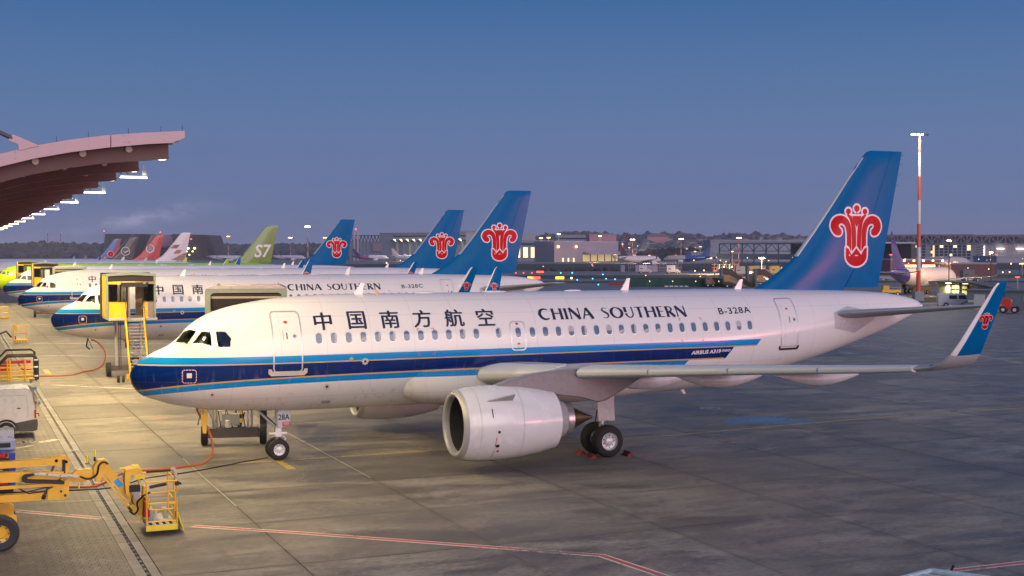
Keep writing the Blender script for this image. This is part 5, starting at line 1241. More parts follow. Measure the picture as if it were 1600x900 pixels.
    if with_stairs:
        xa, xb = .98, 2.0; ytop, ybot = -.95, -3.1; n = 19
        x_at = lambda t: 0.0
        for s_, xx in ((-1, xa), (1, xb)):
            mb = MB(); mb.bar((xx, ytop + .1, H0 - .1), (xx, ybot, .10), .07, .24, M_byel); sg = mb.build('stringer', None, root)
            for off in (.55, 1.0):
                mb = MB(); mb.tube([(xx, ytop + .9, H0 + off), (xx, ytop + .0, H0 + off), (xx, ybot, .15 + off)], .022, 6, M_black if off > .9 else M_byel); mb.build('handrail', None, sg, smooth=40)
            for t in (0, .25, .5, .75, 1): 
                yy = ytop + (ybot - ytop) * t; zz = H0 - .1 + (.1 - H0 + .1) * t
                mb = MB(); mb.tube([(xx, yy, zz), (xx, yy, zz + 1.0)], .018, 6, M_byel); mb.build('rail_post', None, sg, smooth=40)
        for i in range(n):
            t = (i + .5) / n; yy = ytop + (ybot - ytop) * t; zz = H0 - .06 + (.12 - H0) * t
            mb = MB(); mb.box(xa + .04, xb - .04, yy - .11, yy + .11, zz - .02, zz + .015, M_steel); mb.build('stair_tread', None, root)
        for xx in (xa - .25, xa - .35): mb = MB(); mb.tube([(xx, -.6, H0 - .1), (xx, -.75, .6)], .02, 6, M_dark); mb.build('cable_drop', None, root)
        mb = MB(); mb.tube([(xa - .12, ybot + .2, .22), (xa - .12, ybot + .2, .5)], .10, 8, M_byel); mb.box(xa - .05, xa + .12, ybot - .12, ybot + .05, .02, .3, M_byel); mb.build('stair_foot', None, root, smooth=40)
        for xx in (xa - .62, xa - .35): mb = MB(); mb.lathe([(-.06, .05), (-.06, .2), (.06, .2), (.06, .05)], 16, 'x', (xx, ybot + .5, .20), M_tyre); mb.build('wheel', None, root, smooth=40)
    b_ = bpy.data.objects.new('lift_frame', None); COL.objects.link(b_); b_.parent = root; b_.location = (1.4, 1.3, 0)
    mbx = bogie_parts(b_, H0)
    # tunnel back to the terminal
    if tun_to is not None:
        a = Vector((.0, 1.9, H0)); bq = Vector(tun_to)
        mb = MB(); d = (bq - a); n = Vector((-d.y, d.x, 0)).normalized() * .95
        for (za, zb, m_) in ((0, 2.3, mat('tunnel_cladding', (.24, .26, .24), .5)),):
            mb.add([a - n, a + n, bq + n, bq - n, a - n + Vector((0, 0, zb)), a + n + Vector((0, 0, zb)), bq + n + Vector((0, 0, zb)), bq - n + Vector((0, 0, zb))], [(0, 1, 2, 3), (7, 6, 5, 4), (0, 4, 5, 1), (1, 5, 6, 2), (2, 6, 7, 3), (3, 7, 4, 0)], m_)
        mb.build('tunnel', None, root)
    return root
def bogie_parts(root, H0):
    mb = MB(); mb.box(-1.0, 1.0, -.2, .2, .35, .65, mat('bogie_paint', (.085, .07, .062), .5)); mb.build('axle_beam', None, root)
    mb = MB()
    for xx in (-.7, .7): mb.tube([(xx, 0, .65), (xx, 0, H0 - .1)], .09, 8, M_steel)
    for xx in (-1.15, 1.15): mb.lathe([(-.12, .1), (-.12, .42), (.12, .42), (.12, .1)], 18, 'x', (xx, 0, .42), M_tyre)
    mb.build('lift_columns', None, root, smooth=40)
# cab docked at the second airliner, two more further down the row
cab_bridge('passenger_bridge', 'yellow passenger bridge cab with grey-green frame and steep yellow stairs', 2.72, 33.0, 3.55, None)
cab_bridge('passenger_bridge', 'smaller yellow bridge cab just behind the cockpit of the third striped airliner', 3.1, 112.3, 3.7, None, False)
cab_bridge('passenger_bridge', 'farthest yellow bridge cab beside the lime green nose', 3.2, 151.5, 3.7, None, False)
def box_bridge(x, y, z0, w, label, long=7.0, bog=True, by=None, bx=None, rz_=0.0):
    root = thing('passenger_bridge', label, 'jet bridge', (x, y, gz(y)), rz_, 'retracted passenger bridges between the airliners')
    H1 = z0 + 2.3
    mb = MB(); t = .22
    def rr_(g, y_): return [(p[0] + w / 2, y_, p[1] + z0 + 1.15) for p in rrect(0, 0, w - 2 * g, 2.3 - 2 * g, .16, 3)]
    ro, ri = rr_(0, 0), rr_(t, 0); ro2, ri2 = rr_(0, .5), rr_(t, .5); n = len(ro)
    mb.add(ro + ri + ro2 + ri2, [(i, (i + 1) % n, n + (i + 1) % n, n + i) for i in range(n)] + [(i, (i + 1) % n, 2 * n + (i + 1) % n, 2 * n + i) for i in range(n)] + [(n + i, n + (i + 1) % n, 3 * n + (i + 1) % n, 3 * n + i) for i in range(n)], M_bgrn)
    mb.build('bumper_frame', None, root, smooth=40)
    mb = MB()
    for i in range(9): mb.box(t, w - t, .06 + .03 * i, .09 + .03 * i, H1 - t - .13 - .10 * i, H1 - t - .04 - .10 * i, M_bell if i != 1 else mat('bellows_rail', (.40, .34, .27), .5))
    mb.build('bellows_slats', None, root)
    mb = MB(); mb.box(t - .02, w - t + .02, .5, .54, z0, H1, M_bell); mb.build('rear_wall', None, root)
    mb = MB(); mb.box(.05, w - .05, .55, long, z0, H1 - .05, mat('tunnel_cladding', (.24, .26, .24), .5)); mb.build('tunnel', None, root)
    mb = MB(); mb.prism([(0, H1 - .05), (.3, H1 + .07), (w - .3, H1 + .09), (w, H1 - .05)], 'y', -.02, long, mat('bridge_roof', (.42, .36, .37), .5)); mb.build('roof_cover', None, root)
    for xx in (.55, w - .35): mb = MB(); mb.prism([(xx - .12, H1 + .06), (xx, H1 + .20), (xx + .10, H1 + .06)], 'y', .2, .5, M_bgrn); mb.build('roof_lug', None, root)
    mb = MB(); mb.box(t + .1, t + .13, .40, .42, z0 + .2, H1 - .9, M_steel); mb.box(t + .1, w - t, .40, .42, H1 - .95, H1 - .92, M_steel); mb.build('inner_frame', None, root)
    if bog:
        b_ = bpy.data.objects.new('lift_frame', None); COL.objects.link(b_); b_.parent = root; b_.location = (bx, by, 0); b_.rotation_euler = (0, 0, 0)
        bogie(b_)
        mb = MB(); mb.bar((bx, by, 3.0), (w / 2, .9, z0 - .1), .3, .3, M_steel); mb.build('support_arm', None, root)
    return root
box_bridge(3.97, 8.0, 3.62, 3.32, 'retracted passenger bridge with dark bellows opening behind the nearest fuselage', 2.6, True, -3.7, 1.25, R(-13))
box_bridge(4.0, 94.5, 3.65, 3.3, 'retracted passenger bridge with pale roof behind the third airliner', 2.6, False, None, None, R(-6))
# ------------------------------------------------------------------ vehicles and gear in the foreground
M_lift = mat('lift_yellow', (.78, .46, .03), .35, coat=.2, var=.05, vscale=3)
M_lifty = mat('lift_lemon', (.75, .62, .02), .35, var=.04)
M_hose = mat('orange_hose', (.42, .11, .035), .45, var=.08)
M_sky_b = mat('sticker_blue', (.02, .35, .75), .4)
def boom_lift():
    y = -10.4
    t = thing('boom_lift', 'yellow articulated boom lift with its work platform lowered beside the drain', 'boom lift', (0, y, 0))
    # chassis and turret (left of the picture edge)
    mb = MB(); mb.box(-6.6, -4.28, -.75, .75, .45, .85); ch = mb.build('chassis', M_lift, t)
    mb = MB(); mb.box(-6.7, -4.75, -.85, .6, .95, 1.65); mb.box(-6.9, -6.2, -.8, .8, 1.0, 1.9); mb.build('turret', M_lift, t)
    for ya_ in (-.95, .60): mb = MB(); mb.prism([(-4.45, .35), (-4.15, .40), (-4.13, .80), (-4.22, .86), (-4.50, .86)], 'y', ya_, ya_ + .35); mb.build('axle_guard', M_lift, t)
    mb = MB(); mb.box(-4.17, -4.125, -.93, -.75, .62, .75); mb.build('tail_lamp', mat('lamp_amber', (.45, .10, .02), .3), ch)
    for (wx_, wy) in ((-4.52, -.95), (-4.52, .95), (-6.5, -.95), (-6.5, .95)):
        mb = MB(); mb.lathe([(-.16, .22), (-.18, .38), (-.13, .44), (0, .45), (.13, .44), (.18, .38), (.16, .22)], 28, 'y', (wx_, wy, .45), mat('grey_tyre', (.03, .033, .036), .7), caps=False); w = mb.build('wheel', None, t, smooth=40)
        mb = MB(); mb.lathe([(-.165, .26), (-.12, .25), (-.10, .14), (-.13, .10), (-.13, .005)], 20, 'y', (wx_, wy, .45), M_lift, caps=False); mb.build('rim', None, w, smooth=30)
        mb = MB()
        for k in range(8): a = k * math.pi / 4; mb.lathe([(-.14, .02), (-.14, .001)], 6, 'y', (wx_ + .19 * math.cos(a), wy, .45 + .19 * math.sin(a)), M_dark, caps=False)
        mb.build('wheel_nuts', None, w, recalc=False)
    # upper boom
    mb = MB(); mb.bar((-6.6, .12, 1.95), (-3.12, .12, 2.0), .20, .17, M_lift); mb.build('upper_boom', None, t)
    mb = MB(); mb.prism([(-3.45, 1.94), (-3.38, 2.08), (-3.0, 2.14), (-2.88, 2.12), (-2.80, 2.02), (-2.82, 1.66), (-2.95, 1.64), (-3.0, 1.86)], 'y', .0, .24); kn = mb.build('boom_knuckle', M_lift, t)
    mb = MB(); mb.box(-2.98, -2.90, -.012, -.002, 1.68, 2.04); mb.build('knuckle_slot', M_dark, kn)
    for (px_, pz) in ((-2.88, 1.98), (-3.12, 2.02)): mb = MB(); mb.lathe([(-.03, .04), (-.03, .001)], 10, 'y', (px_, .0, pz), M_dark); mb.lathe([(-.03, .001), (-.03, .04), (0, .04)], 10, 'y', (px_, .0, pz), M_dark, caps=False); mb.build('pivot_pin', None, kn)
    mb = MB(); mb.bar((-3.15, .06, 1.98), (-3.25, .06, 1.70), .06, .06, M_lamph); mb.build('hydraulic_ram', None, t)
    # middle boom with cable tray
    mb = MB(); mb.bar((-6.2, .10, 1.76), (-2.95, .10, 1.60), .24, .26, M_lift); mb.build('middle_boom', None, t)
    mb = MB(); mb.bar((-5.6, -.06, 1.42), (-3.02, -.06, 1.42), .10, .08, M_lift); mb.prism([(-3.35, 1.28), (-2.90, 1.52), (-2.80, 1.52), (-2.84, 1.10), (-2.95, 1.02), (-3.35, 1.02)], 'y', -.1, .2, M_lift); mb.build('lower_bracket', None, t)
    mb = MB(); mb.bar((-5.8, .10, 1.12), (-2.92, .10, 1.12), .22, .19, M_lift); mb.build('lower_boom', None, t)
    mb = MB()
    tr = [(-3.90, 1.73), (-3.97, 1.66), (-3.96, 1.56), (-3.88, 1.52), (-2.95, 1.42), (-2.93, 1.48), (-3.0, 1.52), (-3.82, 1.60), (-3.86, 1.66), (-3.65, 1.70), (-3.65, 1.74)]
    mb.prism(tr, 'y', -.16, -.05, M_black); mb.build('energy_chain', None, t)
    for i in range(17): mb = MB(); x_ = -3.86 + i * .052; mb.box(x_, x_ + .035, -.175, -.16, 1.535 - .0075 * 14 * (x_ + 3.86), 1.575 - .0075 * 14 * (x_ + 3.86)); mb.build('chain_link', mat('chain_dark', (.04, .03, .02), .5), t)
    mb = MB(); mb.bar((-3.68, -.12, 1.745), (-2.60, -.12, 1.59), .12, .045, mat('tray_silver', (.55, .58, .66), .3, metal=.6)); mb.build('cable_tray', None, t)
    mb = MB(); mb.tube([(-3.30, -.02, 1.42), (-3.42, -.02, 1.15)], .035, 8, M_lamph); mb.tube([(-3.42, -.02, 1.15), (-3.46, -.02, 1.05)], .05, 8, M_dark); mb.build('hydraulic_ram', None, t, smooth=40)
    mb = MB(); mb.lathe([(-.02, .001), (-.02, .035), (0, .035)], 10, 'y', (-2.92, -.1, 1.12), M_dark, caps=False); mb.lathe([(-.02, .001), (-.02, .03), (0, .03)], 10, 'y', (-3.02, -.1, 1.23), M_dark, caps=False); mb.build('pivot_pins', None, t)
    mb = MB(); mb.tube([(-4.1, .0, 1.40), (-3.8, -.02, 1.22), (-3.4, .02, 1.24), (-3.1, .0, 1.3)], .018, 6, M_black); mb.tube([(-3.0, -.1, 1.58), (-3.35, -.08, 1.36), (-3.9, -.05, 1.26)], .014, 5, M_black); mb.build('hydraulic_hoses', None, t, smooth=60)
    # telescopic end and jib
    mb = MB(); mb.bar((-2.85, .04, 1.55), (-2.38, .04, 1.50), .16, .16, M_lift); mb.prism([(-2.72, 1.68), (-2.60, 1.75), (-2.25, 1.76), (-2.05, 1.70), (-2.05, 1.52), (-2.4, 1.46), (-2.72, 1.52)], 'y', -.08, .14, M_lift); mb.build('boom_head', None, t)
    mb = MB(); mb.prism([(-2.16, 1.42), (-2.22, 1.80), (-2.10, 1.98), (-1.93, 2.0), (-1.84, 1.92), (-1.90, 1.72), (-2.05, 1.42)], 'y', -.14, .16); jb = mb.build('jib_bracket', M_lift, t)
    mb = MB(); mb.bar((-1.98, 0, 1.84), (-1.24, 0, .88), .20, .22, M_lift); mb.build('jib_arm', None, t)
    mb = MB(); mb.bar((-1.98, -.02, 1.58), (-1.14, -.02, .42), .16, .06, M_lift); mb.build('jib_link', None, t)
    mb = MB(); mb.bar((-1.66, -.106, 1.435), (-1.52, -.106, 1.255), .004, .14, M_sky_b, up=(.6, 0, .8)); mb.build('blue_sticker', None, jb)
    mb = MB(); mb.bar((-1.30, 0, .98), (-1.02, 0, .62), .10, .10, M_lamph); mb.tube([(-1.34, 0, .86), (-1.06, 0, .48)], .03, 8, M_steel); mb.build('jib_ram', None, t)
    mb = MB()
    P_ = smooth2d([(-2.55, 1.60), (-2.35, 1.52), (-2.14, 1.62), (-2.08, 1.85), (-1.97, 1.94), (-1.85, 1.88)], 5); mb.tube([(a, -.17, b) for a, b in P_], .028, 6, M_black)
    P_ = smooth2d([(-.78, 1.05), (-.95, .98), (-1.12, .80), (-1.10, .62), (-1.2, .5), (-1.32, .60)], 5); mb.tube([(a, -.15, b) for a, b in P_], .026, 6, M_black)
    P_ = smooth2d([(-1.05, .93), (-1.2, .98), (-1.26, .88), (-1.18, .74)], 4); mb.tube([(a, -.13, b) for a, b in P_], .014, 5, M_black); mb.build('hose_loops', None, t, smooth=60)
    mb = MB(); mb.tube([(-2.17, 0, 1.95), (-2.17, 0, 2.06)], .03, 8, M_black); mb.tube([(-2.17, 0, 2.06), (-2.17, 0, 2.24)], .024, 8, M_lifty); mb.build('marker_beacon', None, t, smooth=40)
    for (px_, pz, h_) in ((-2.58, 1.28, .14), (-1.03, .30, .18)): mb = MB(); mb.tube([(px_, -.1, pz), (px_, -.1, pz + h_)], .024, 8, M_lifty); mb.build('marker_stub', None, t, smooth=40)
    # platform
    mb = MB(); mb.box(-.98, -.70, -.12, .16, .50, .92); mb.bar((-1.1, 0, .62), (-.90, 0, .72), .2, .16); mb.prism([(-.75, .46), (-.72, 1.2), (-.64, 1.2), (-.60, .46)], 'y', -.16, .18); mb.build('platform_mount', M_lift, t)
    pl = bpy.data.objects.new('work_platform', None); COL.objects.link(pl); pl.parent = t
    x0, x1, y0, y1, zf, zt = -.62, .0 - .05 + .20, -.75, .75, .30, 1.42
    mb = MB(); mb.box(x0, x1, y0, y1, zf - .03, zf, M_steel); mb.build('platform_floor', None, pl)
    mb = MB(); mb.box(x0 - .02, x1 + .02, y0 - .03, y0, zf - .16, zf - .02, M_lifty); mb.build('bumper_plate', None, pl)
    mb = MB(); mb.prism([(x1 + .02, .55), (x1 + .16, .10), (x1 + .20, .06), (x1 + .06, .55)], 'y', y0 + .05, y1 - .3, M_lifty); mb.build('side_guard', None, pl)
    mb = MB()
    for i in range(4): mb.prism([(x0 + .08 + .17 * i, zf - .0), (x0 + .16 + .17 * i, zf - .0), (x0 + .11 + .17 * i, zf + .07), (x0 + .03 + .17 * i, zf + .07)], 'y', y0 - .02, y0 - .005, M_black)
    mb.build('hazard_stripes', None, pl)
    for (px_, py_) in ((x0, y0), (x1, y0), (x0, y1), (x1, y1), (x1 - .02, y0 + .35)):
        mb = MB(); mb.tube([(px_, py_, zf), (px_, py_, zt)], .022, 8, M_lift); mb.build('rail_post', None, pl, smooth=40)
    for zz in (zf + .07, .86, zt):
        for (p, q) in (((x0, y0), (x1, y0)), ((x1, y0), (x1, y1)), ((x1, y1), (x0, y1)), ((x0, y1), (x0, y0))):
            mb = MB(); mb.tube([(p[0], p[1], zz), (q[0], q[1], zz)], .020, 8, M_lift); mb.build('guard_rail', None, pl, smooth=40)
    P_ = [(x0 + .02, .70), (x0 + .02, 1.30), (x0 + .10, 1.35)]; mb = MB()
    gl = smooth2d([(x0 + .05, 1.0), (x0 + .04, .78), (x0 + .14, .70), (x1 - .14, .70), (x1 - .05, .78), (x1 - .05, 1.10), (x1 - .12, 1.16), (x1 - .22, 1.14), (x1 - .22, .86), (x1 - .05, .84)], 4); mb.tube([(a, y0 - .03, b) for a, b in gl], .020, 8, M_lift); mb.build('gate_rail', None, pl, smooth=60)
    mb = MB(); hp_ = smooth2d([(-.98, 1.02), (-1.08, 1.1), (-1.10, 1.62), (-1.02, 1.72), (-.74, 1.74), (-.66, 1.64)], 4)
    mb.prism([(a, b) for a, b in hp_] + [(-.66, 1.58), (-.92, 1.58), (-.98, 1.5), (-.98, 1.02)], 'y', -.30, .22); mb.build('control_hood', M_lift, t)
    mb = MB(); mb.box(-.86, -.60, -.34, -.28, 1.46, 1.56, M_lifty); mb.box(-.9, -.72, -.2, .1, 1.72, 1.78, M_lifty); mb.prism([(-1.20, 1.72), (-1.06, 1.72), (-1.10, 1.60)], 'y', -.1, .1, M_lifty); mb.build('control_cover', None, t)
    mb = MB(); mb.box(-1.0, -.72, -.33, -.25, 1.12, 1.30, M_dark); mb.build('control_box', None, t)
    mb = MB(); mb.box(-.90, -.74, -.35, -.27, .94, 1.12, M_grey); mb.build('grey_box', None, t)
    mb = MB(); mb.tube([(-.60, -.60, 1.68), (.02, -.60, 1.68)], .035, 8, M_black); mb.tube([(-.55, -.78, 1.30), (-.12, -.78, 1.36)], .045, 8, M_black); mb.build('padded_bars', None, t, smooth=40)
    mb = MB(); mb.tube([(.02, -.60, 1.72), (.10, -.6, 1.70), (.15, -.6, 1.5), (.15, -.6, 1.42)], .05, 8, mat('foam_sleeve', (.42, .40, .26), .8)); mb.build('foam_sleeve', None, t, smooth=60)
    mb = MB(); mb.box(.10, .20, -.82, -.74, 1.30, 1.40, M_black); mb.tube([(.15, -.78, 1.4), (.26, -.78, 1.33)], .03, 6, M_black); mb.build('work_light', None, pl)
    mb = MB(); mb.box(.135, .165, -.775, -.77, .98, 1.10, M_sky_b); mb.build('blue_sticker', None, pl)
    mb = MB(); mb.loft([[(-.62, -.4, .95), (-.5, -.4, .9), (-.5, -.2, .9), (-.62, -.2, .95)], [(-.66, -.42, .45), (-.48, -.42, .45), (-.48, -.18, .45), (-.66, -.18, .45)]], True, True, mat('red_cloth', (.40, .01, .02), .8)); mb.build('red_bag', None, pl)
    mb = MB(); mb.box(-.5, -.38, -.2, .2, zf, .62, M_grey); mb.tube([(-.3, 0, zf), (-.3, 0, .55)], .05, 8, mat('pale_can', (.5, .52, .45), .5)); mb.tube([(-.02, .1, zf), (-.06, .1, .58)], .07, 8, mat('pale_can', (.5, .52, .45), .5)); mb.build('stowed_tools', None, pl)
    for c in t.children:
        n_ = c.name.split('.')[0]
        if n_ in ('work_platform', 'control_hood', 'control_cover', 'control_box', 'grey_box', 'padded_bars', 'foam_sleeve', 'red_bag', 'stowed_tools', 'platform_mount'): c.location.x -= .34 if n_ != 'platform_mount' else .24
    return t
boom_lift()
def white_van():
    t = thing('cargo_van', 'white cargo van with dark grey bumper seen from its rear quarter at the left edge', 'van', (-2.58, 10.0, 0))
    # local x 0 = rear, negative = forward ; y -1 near side
    prof = [(0.0, .42), (.06, .55), (.05, .95), (.0, 1.35), (-.08, 1.80), (-.16, 1.93), (-.35, 1.98), (-3.2, 1.96), (-3.5, 1.88), (-3.95, 1.35), (-4.0, 1.2), (-4.85, .98), (-4.98, .75), (-5.0, .40)]
    rr = []
    for (y, sx) in ((-.955, .965), (-.98, .99), (-.985, 1.0), (.985, 1.0), (.98, .99), (.955, .965)):
        rr.append([(p[0] * 1.0 if abs(y) < .98 else p[0], y, .42 + (p[1] - .42) * (1 if abs(y) > .5 else 1)) for p in prof])
    mb = MB(); mb.loft(rr, True, True, mat('van_white', (.74, .73, .68), .3, coat=.4, var=.03)); body = mb.build('body', None, t, smooth=30)
    mb = MB(); mb.prism([(.10, .32), (.13, .55), (.12, .72), (.02, .74), (-.72, .62), (-.72, .30), (-.08, .26)], 'y', -1.0, 1.0, mat('bumper_grey', (.075, .075, .07), .6)); mb.build('bumper', None, t)
    for wx_ in (-1.05, -4.1):
        for s_ in (-1, 1):
            mb = MB(); mb.lathe([(-.10, .2), (-.10, .30), (-.08, .335), (.08, .335), (.10, .30)], 26, 'y', (wx_, s_ * .90, .335), M_tyre, caps=False); w = mb.build('wheel', None, t, smooth=40)
            mb = MB(); mb.lathe([(s_ * .105, .215), (s_ * .06, .20), (s_ * .05, .10), (s_ * .09, .08), (s_ * .09, .004)], 20, 'y', (wx_, s_ * .90, .335), M_rim, caps=False); mb.build('rim', None, w, smooth=30)
            mb = MB(); rg = [[(wx_ + r_ * math.cos(a), s_ * (.992 + e), .335 + r_ * math.sin(a)) for a in [math.pi * k / 14 for k in range(15)]] for (r_, e) in ((.37, 0), (.44, .012), (.45, -.01))]
            mb.loft(rg, False, False, M_black); mb.build('wheel_arch', None, t, recalc=False)
    mb = MB(); mb.box(.0, .075, -.985, -.84, .78, 1.12, mat('tail_lamp_red', (.40, .005, .01), .25, emit=(1, .02, .02), estr=.15)); mb.build('tail_lamp', None, t)
    mb = MB(); mb.box(.01, .08, -.975, -.85, .88, .94, mat('reverse_lens', (.7, .65, .6), .3)); mb.build('reverse_lens', None, t)
    mb = MB(); mb.box(-.64, -.50, -.975, -.95, 1.18, 1.22, M_dark); mb.build('side_handle', None, t)
    mb = MB()
    for (a, b) in (((-.22, .98), (-.30, 1.70)), ((-.30, 1.70), (-2.2, 1.74)), ((-.22, .98), (-.30, .80))): mb.bar((a[0], -.958, a[1]), (b[0], -.958, b[1]), .012, .012, mat('panel_seam', (.40, .39, .36), .5))
    mb.build('panel_seam', None, body)
    mb = MB(); mb.box(.07, .09, -.75, .75, 1.15, 1.65, M_glassw); mb.build('rear_window', None, t)
    mb = MB(); mb.tube([(.05, -.95, .95), (.16, -.98, .97), (.18, -.98, .85)], .02, 6, M_black); mb.lathe([(-.04, .01), (-.03, .11), (.03, .11), (.04, .01)], 12, 'x', (.20, -.9, 1.42), mat('mirror_shell', (.35, .36, .36), .3)); mb.build('parking_mirror', None, t, smooth=40)
white_van()
def loader():
    t = thing('belt_loader', 'yellow railed loader with black padded handrails parked beyond the white van', 'loader', (0, 24.0, gz(24)))
    mb = MB(); mb.box(-5.5, -2.0, -.7, .7, .72, .95, mat('loader_bed', (.50, .48, .40), .5)); mb.build('bed', None, t)
    mb = MB(); mb.box(-5.4, -2.2, -.6, .6, .42, .75, M_dark); mb.build('chassis', None, t)
    for xx in (-5.0, -2.6):
        for s_ in (-1, 1): mb = MB(); mb.lathe([(-.1, .15), (-.1, .36), (.1, .36), (.1, .15)], 18, 'y', (xx, s_ * .65, .36), M_tyre); mb.build('wheel', None, t, smooth=40)
    for k, (yy, dz) in enumerate(((-.75, 0), (-.45, .05), (.75, .22))):
        P_ = [(-4.4, 1.2 + dz), (-3.45, 1.72 + dz), (-3.02, 2.18 + dz), (-1.85, 2.18 + dz), (-1.68, 2.05 + dz), (-1.68, .95)]
        mb = MB(); mb.tube([(a, yy, b) for a, b in P_], .055, 8, M_black); mb.build('padded_handrail', None, t, smooth=40)
    for yy in (-.78, -.4, .78):
        for zz in (1.05, 1.22, 1.42, 1.62): mb = MB(); mb.tube([(-4.2, yy, zz), (-1.80, yy, zz)], .026, 6, M_byel); mb.build('side_rail', None, t, smooth=40)
        for xx in (-3.6, -3.02, -2.9, -2.2): mb = MB(); mb.tube([(xx, yy, .95), (xx, yy, 1.95)], .034, 6, M_byel); mb.build('rail_post', None, t, smooth=40)
    mb = MB(); mb.box(-3.3, -1.9, .1, .2, 1.75, 1.90, M_red); mb.bar((-2.6, .1, 1.9), (-2.3, .1, 1.45), .08, .06, M_red); mb.bar((-2.3, .1, 1.45), (-1.85, .1, 1.45), .08, .06, M_red); mb.box(-3.4, -2.9, .15, .3, 1.3, 1.7, M_red); mb.build('red_frame', None, t)
    mb = MB(); mb.box(-1.72, -1.56, -.8, .8, 1.0, 2.0, M_black); mb.build('end_bumper', None, t)
    for zz in (1.15, 1.6, 1.95): mb = MB(); mb.box(-1.78, -1.60, -.84, -.80, zz, zz + .07, mat('pale_tip', (.75, .65, .58), .5)); mb.build('rail_clamp', None, t)
    mb = MB(); mb.tube([(-3.1, -.7, .72), (-1.75, -.7, .72)], .09, 8, mat('grey_tube', (.40, .41, .36), .4)); mb.prism([(-1.85, .95), (-1.5, .85), (-1.65, .62), (-1.95, .62)], 'y', -.8, .8, mat('grey_tube', (.40, .41, .36), .4)); mb.build('front_fender', None, t, smooth=40)
    mb = MB(); mb.box(-2.02, -1.80, -.6, -.3, .02, .70, M_grey); mb.box(-1.80, -1.66, -.62, -.5, .50, .66, M_sky_b); mb.build('stabiliser', None, t)
    mb = MB(); mb.box(-1.66, -1.5, -.7, -.6, .70, .88, M_stripe_y); mb.box(-1.62, -1.58, -.71, -.69, .7, .88, M_dark); mb.build('warning_board', None, t)
loader()
def blue_cart():
    t = thing('tool_cart', 'blue cart loaded with red and yellow gear under grey lids at the left edge', 'cart', (0, -3.6, 0))
    mb = MB(); mb.box(-5.6, -3.84, -.25, .6, .30, 1.33, mat('cart_blue', (.015, .05, .36), .4, var=.06)); mb.build('body', None, t)
    mb = MB(); mb.box(-5.6, -4.02, -.30, -.24, .32, 1.22, M_dark); mb.build('open_side', None, t)
    for (x0, x1, z0, z1, m_) in ((-4.30, -4.06, 1.22, 1.34, M_red), (-4.12, -4.04, 1.2, 1.32, M_byel), (-4.5, -4.06, .40, .62, M_red), (-4.5, -4.10, .95, 1.12, M_byel), (-4.6, -4.2, .70, .85, M_grey)):
        mb = MB(); mb.box(x0, x1, -.34, -.28, z0, z1, m_); mb.build('stowed_gear', None, t)
    mb = MB(); mb.box(-5.5, -3.80, .35, .9, 1.35, 1.62, mat('steel_blue_lid', (.30, .36, .48), .35, metal=.3)); mb.box(-5.5, -3.84, .45, 1.0, 1.62, 1.95, mat('pale_lid', (.42, .46, .50), .3, metal=.3)); mb.build('grey_lids', None, t)
    mb = MB(); mb.box(-4.3, -3.95, .33, .36, 1.42, 1.56, M_dark); mb.build('lid_window', None, t)
    for xx in (-5.3, -4.1):
        for s_ in (-.1, .5): mb = MB(); mb.lathe([(-.05, .06), (-.05, .20), (.05, .20), (.05, .06)], 14, 'y', (xx, s_, .20), M_tyre); mb.build('wheel', None, t, smooth=40)
    mb = MB(); mb.box(-4.2, -3.9, -.32, -.30, .50, .62, M_logo_white); mb.build('white_plate', None, t)
blue_cart()
def hose(name, label, pts, r=.04, m_=None, cat='hose'):
    mb = MB(); mb.tube(smooth2d(pts, 6), r, 8, m_ or M_hose); o = mb.build(name, None, smooth=60); return tag(o, label, cat)
hose('power_hose', 'orange ground power hose hanging from the nearest nose and running along the concrete', [(2.30, .35, 1.98), (2.36, .30, 1.75), (2.62, .2, 1.25), (2.80, .10, .75), (2.72, -.15, .30), (2.35, -.35, .06), (1.75, -.50, .04), (1.1, -.72, .04), (.2, -.8, .04), (-.6, -1.4, .04), (-1.3, -3.0, .05), (-1.75, -3.3, .05), (-2.4, -3.0, .05), (-3.2, -2.5, .05), (-4.6, -2.2, .05)])
hose('thin_cable', 'thin black cable lying from the nose wheel to the boom lift platform', [(4.8, .3, .02), (3.8, -.25, .02), (2.9, -.9, .02), (1.6, -1.7, .02), (.2, -2.3, .02), (-1.0, -3.6, .02), (-2.6, -3.5, .02), (-4.5, -3.1, .02)], .018, M_black, 'cable')
z4 = gz(40)
hose('power_hose', 'orange ground power hose hanging from the second nose in a wide loop', [(2.55, 40.1, 1.85 + z4), (2.9, 40.0, 1.7 + z4), (3.35, 39.8, 1.1 + z4), (3.2, 39.2, .4 + z4), (2.6, 38.6, .08 + z4), (1.9, 37.9, .05 + z4), (1.1, 36.0, .05 + z4), (.4, 35.6, .05 + z4), (-.8, 35.9, .05 + z4), (-2.0, 36.0, .05 + z4)], .05)
mb = MB(); mb.tube([(2.35, 40.1, 1.95 + z4), (2.25, 40.0, 1.45 + z4), (2.45, 40.0, 1.25 + z4)], .05, 6, M_black); mb.tube([(2.35, 40.1, 1.95 + z4), (2.62, 40.0, 1.3 + z4)], .02, 6, M_black); o = mb.build('plug_lead', None, smooth=40); tag(o, 'black plug lead hanging under the second nose', 'cable')
mb = MB(); mb.tube([(2.02, .1, 1.98), (2.02, .1, 1.6)], .06, 8, M_byel); mb.box(1.90, 2.14, .05, .15, 1.55, 1.75, M_byel); mb.prism([(1.92, 1.55), (2.12, 1.55), (2.08, 1.05), (1.98, 1.05)], 'y', .06, .14, M_byel); o = mb.build('plug_holder', None); o.location.x = .5; tag(o, 'yellow plug holder hanging beneath the nearest nose', 'holder')
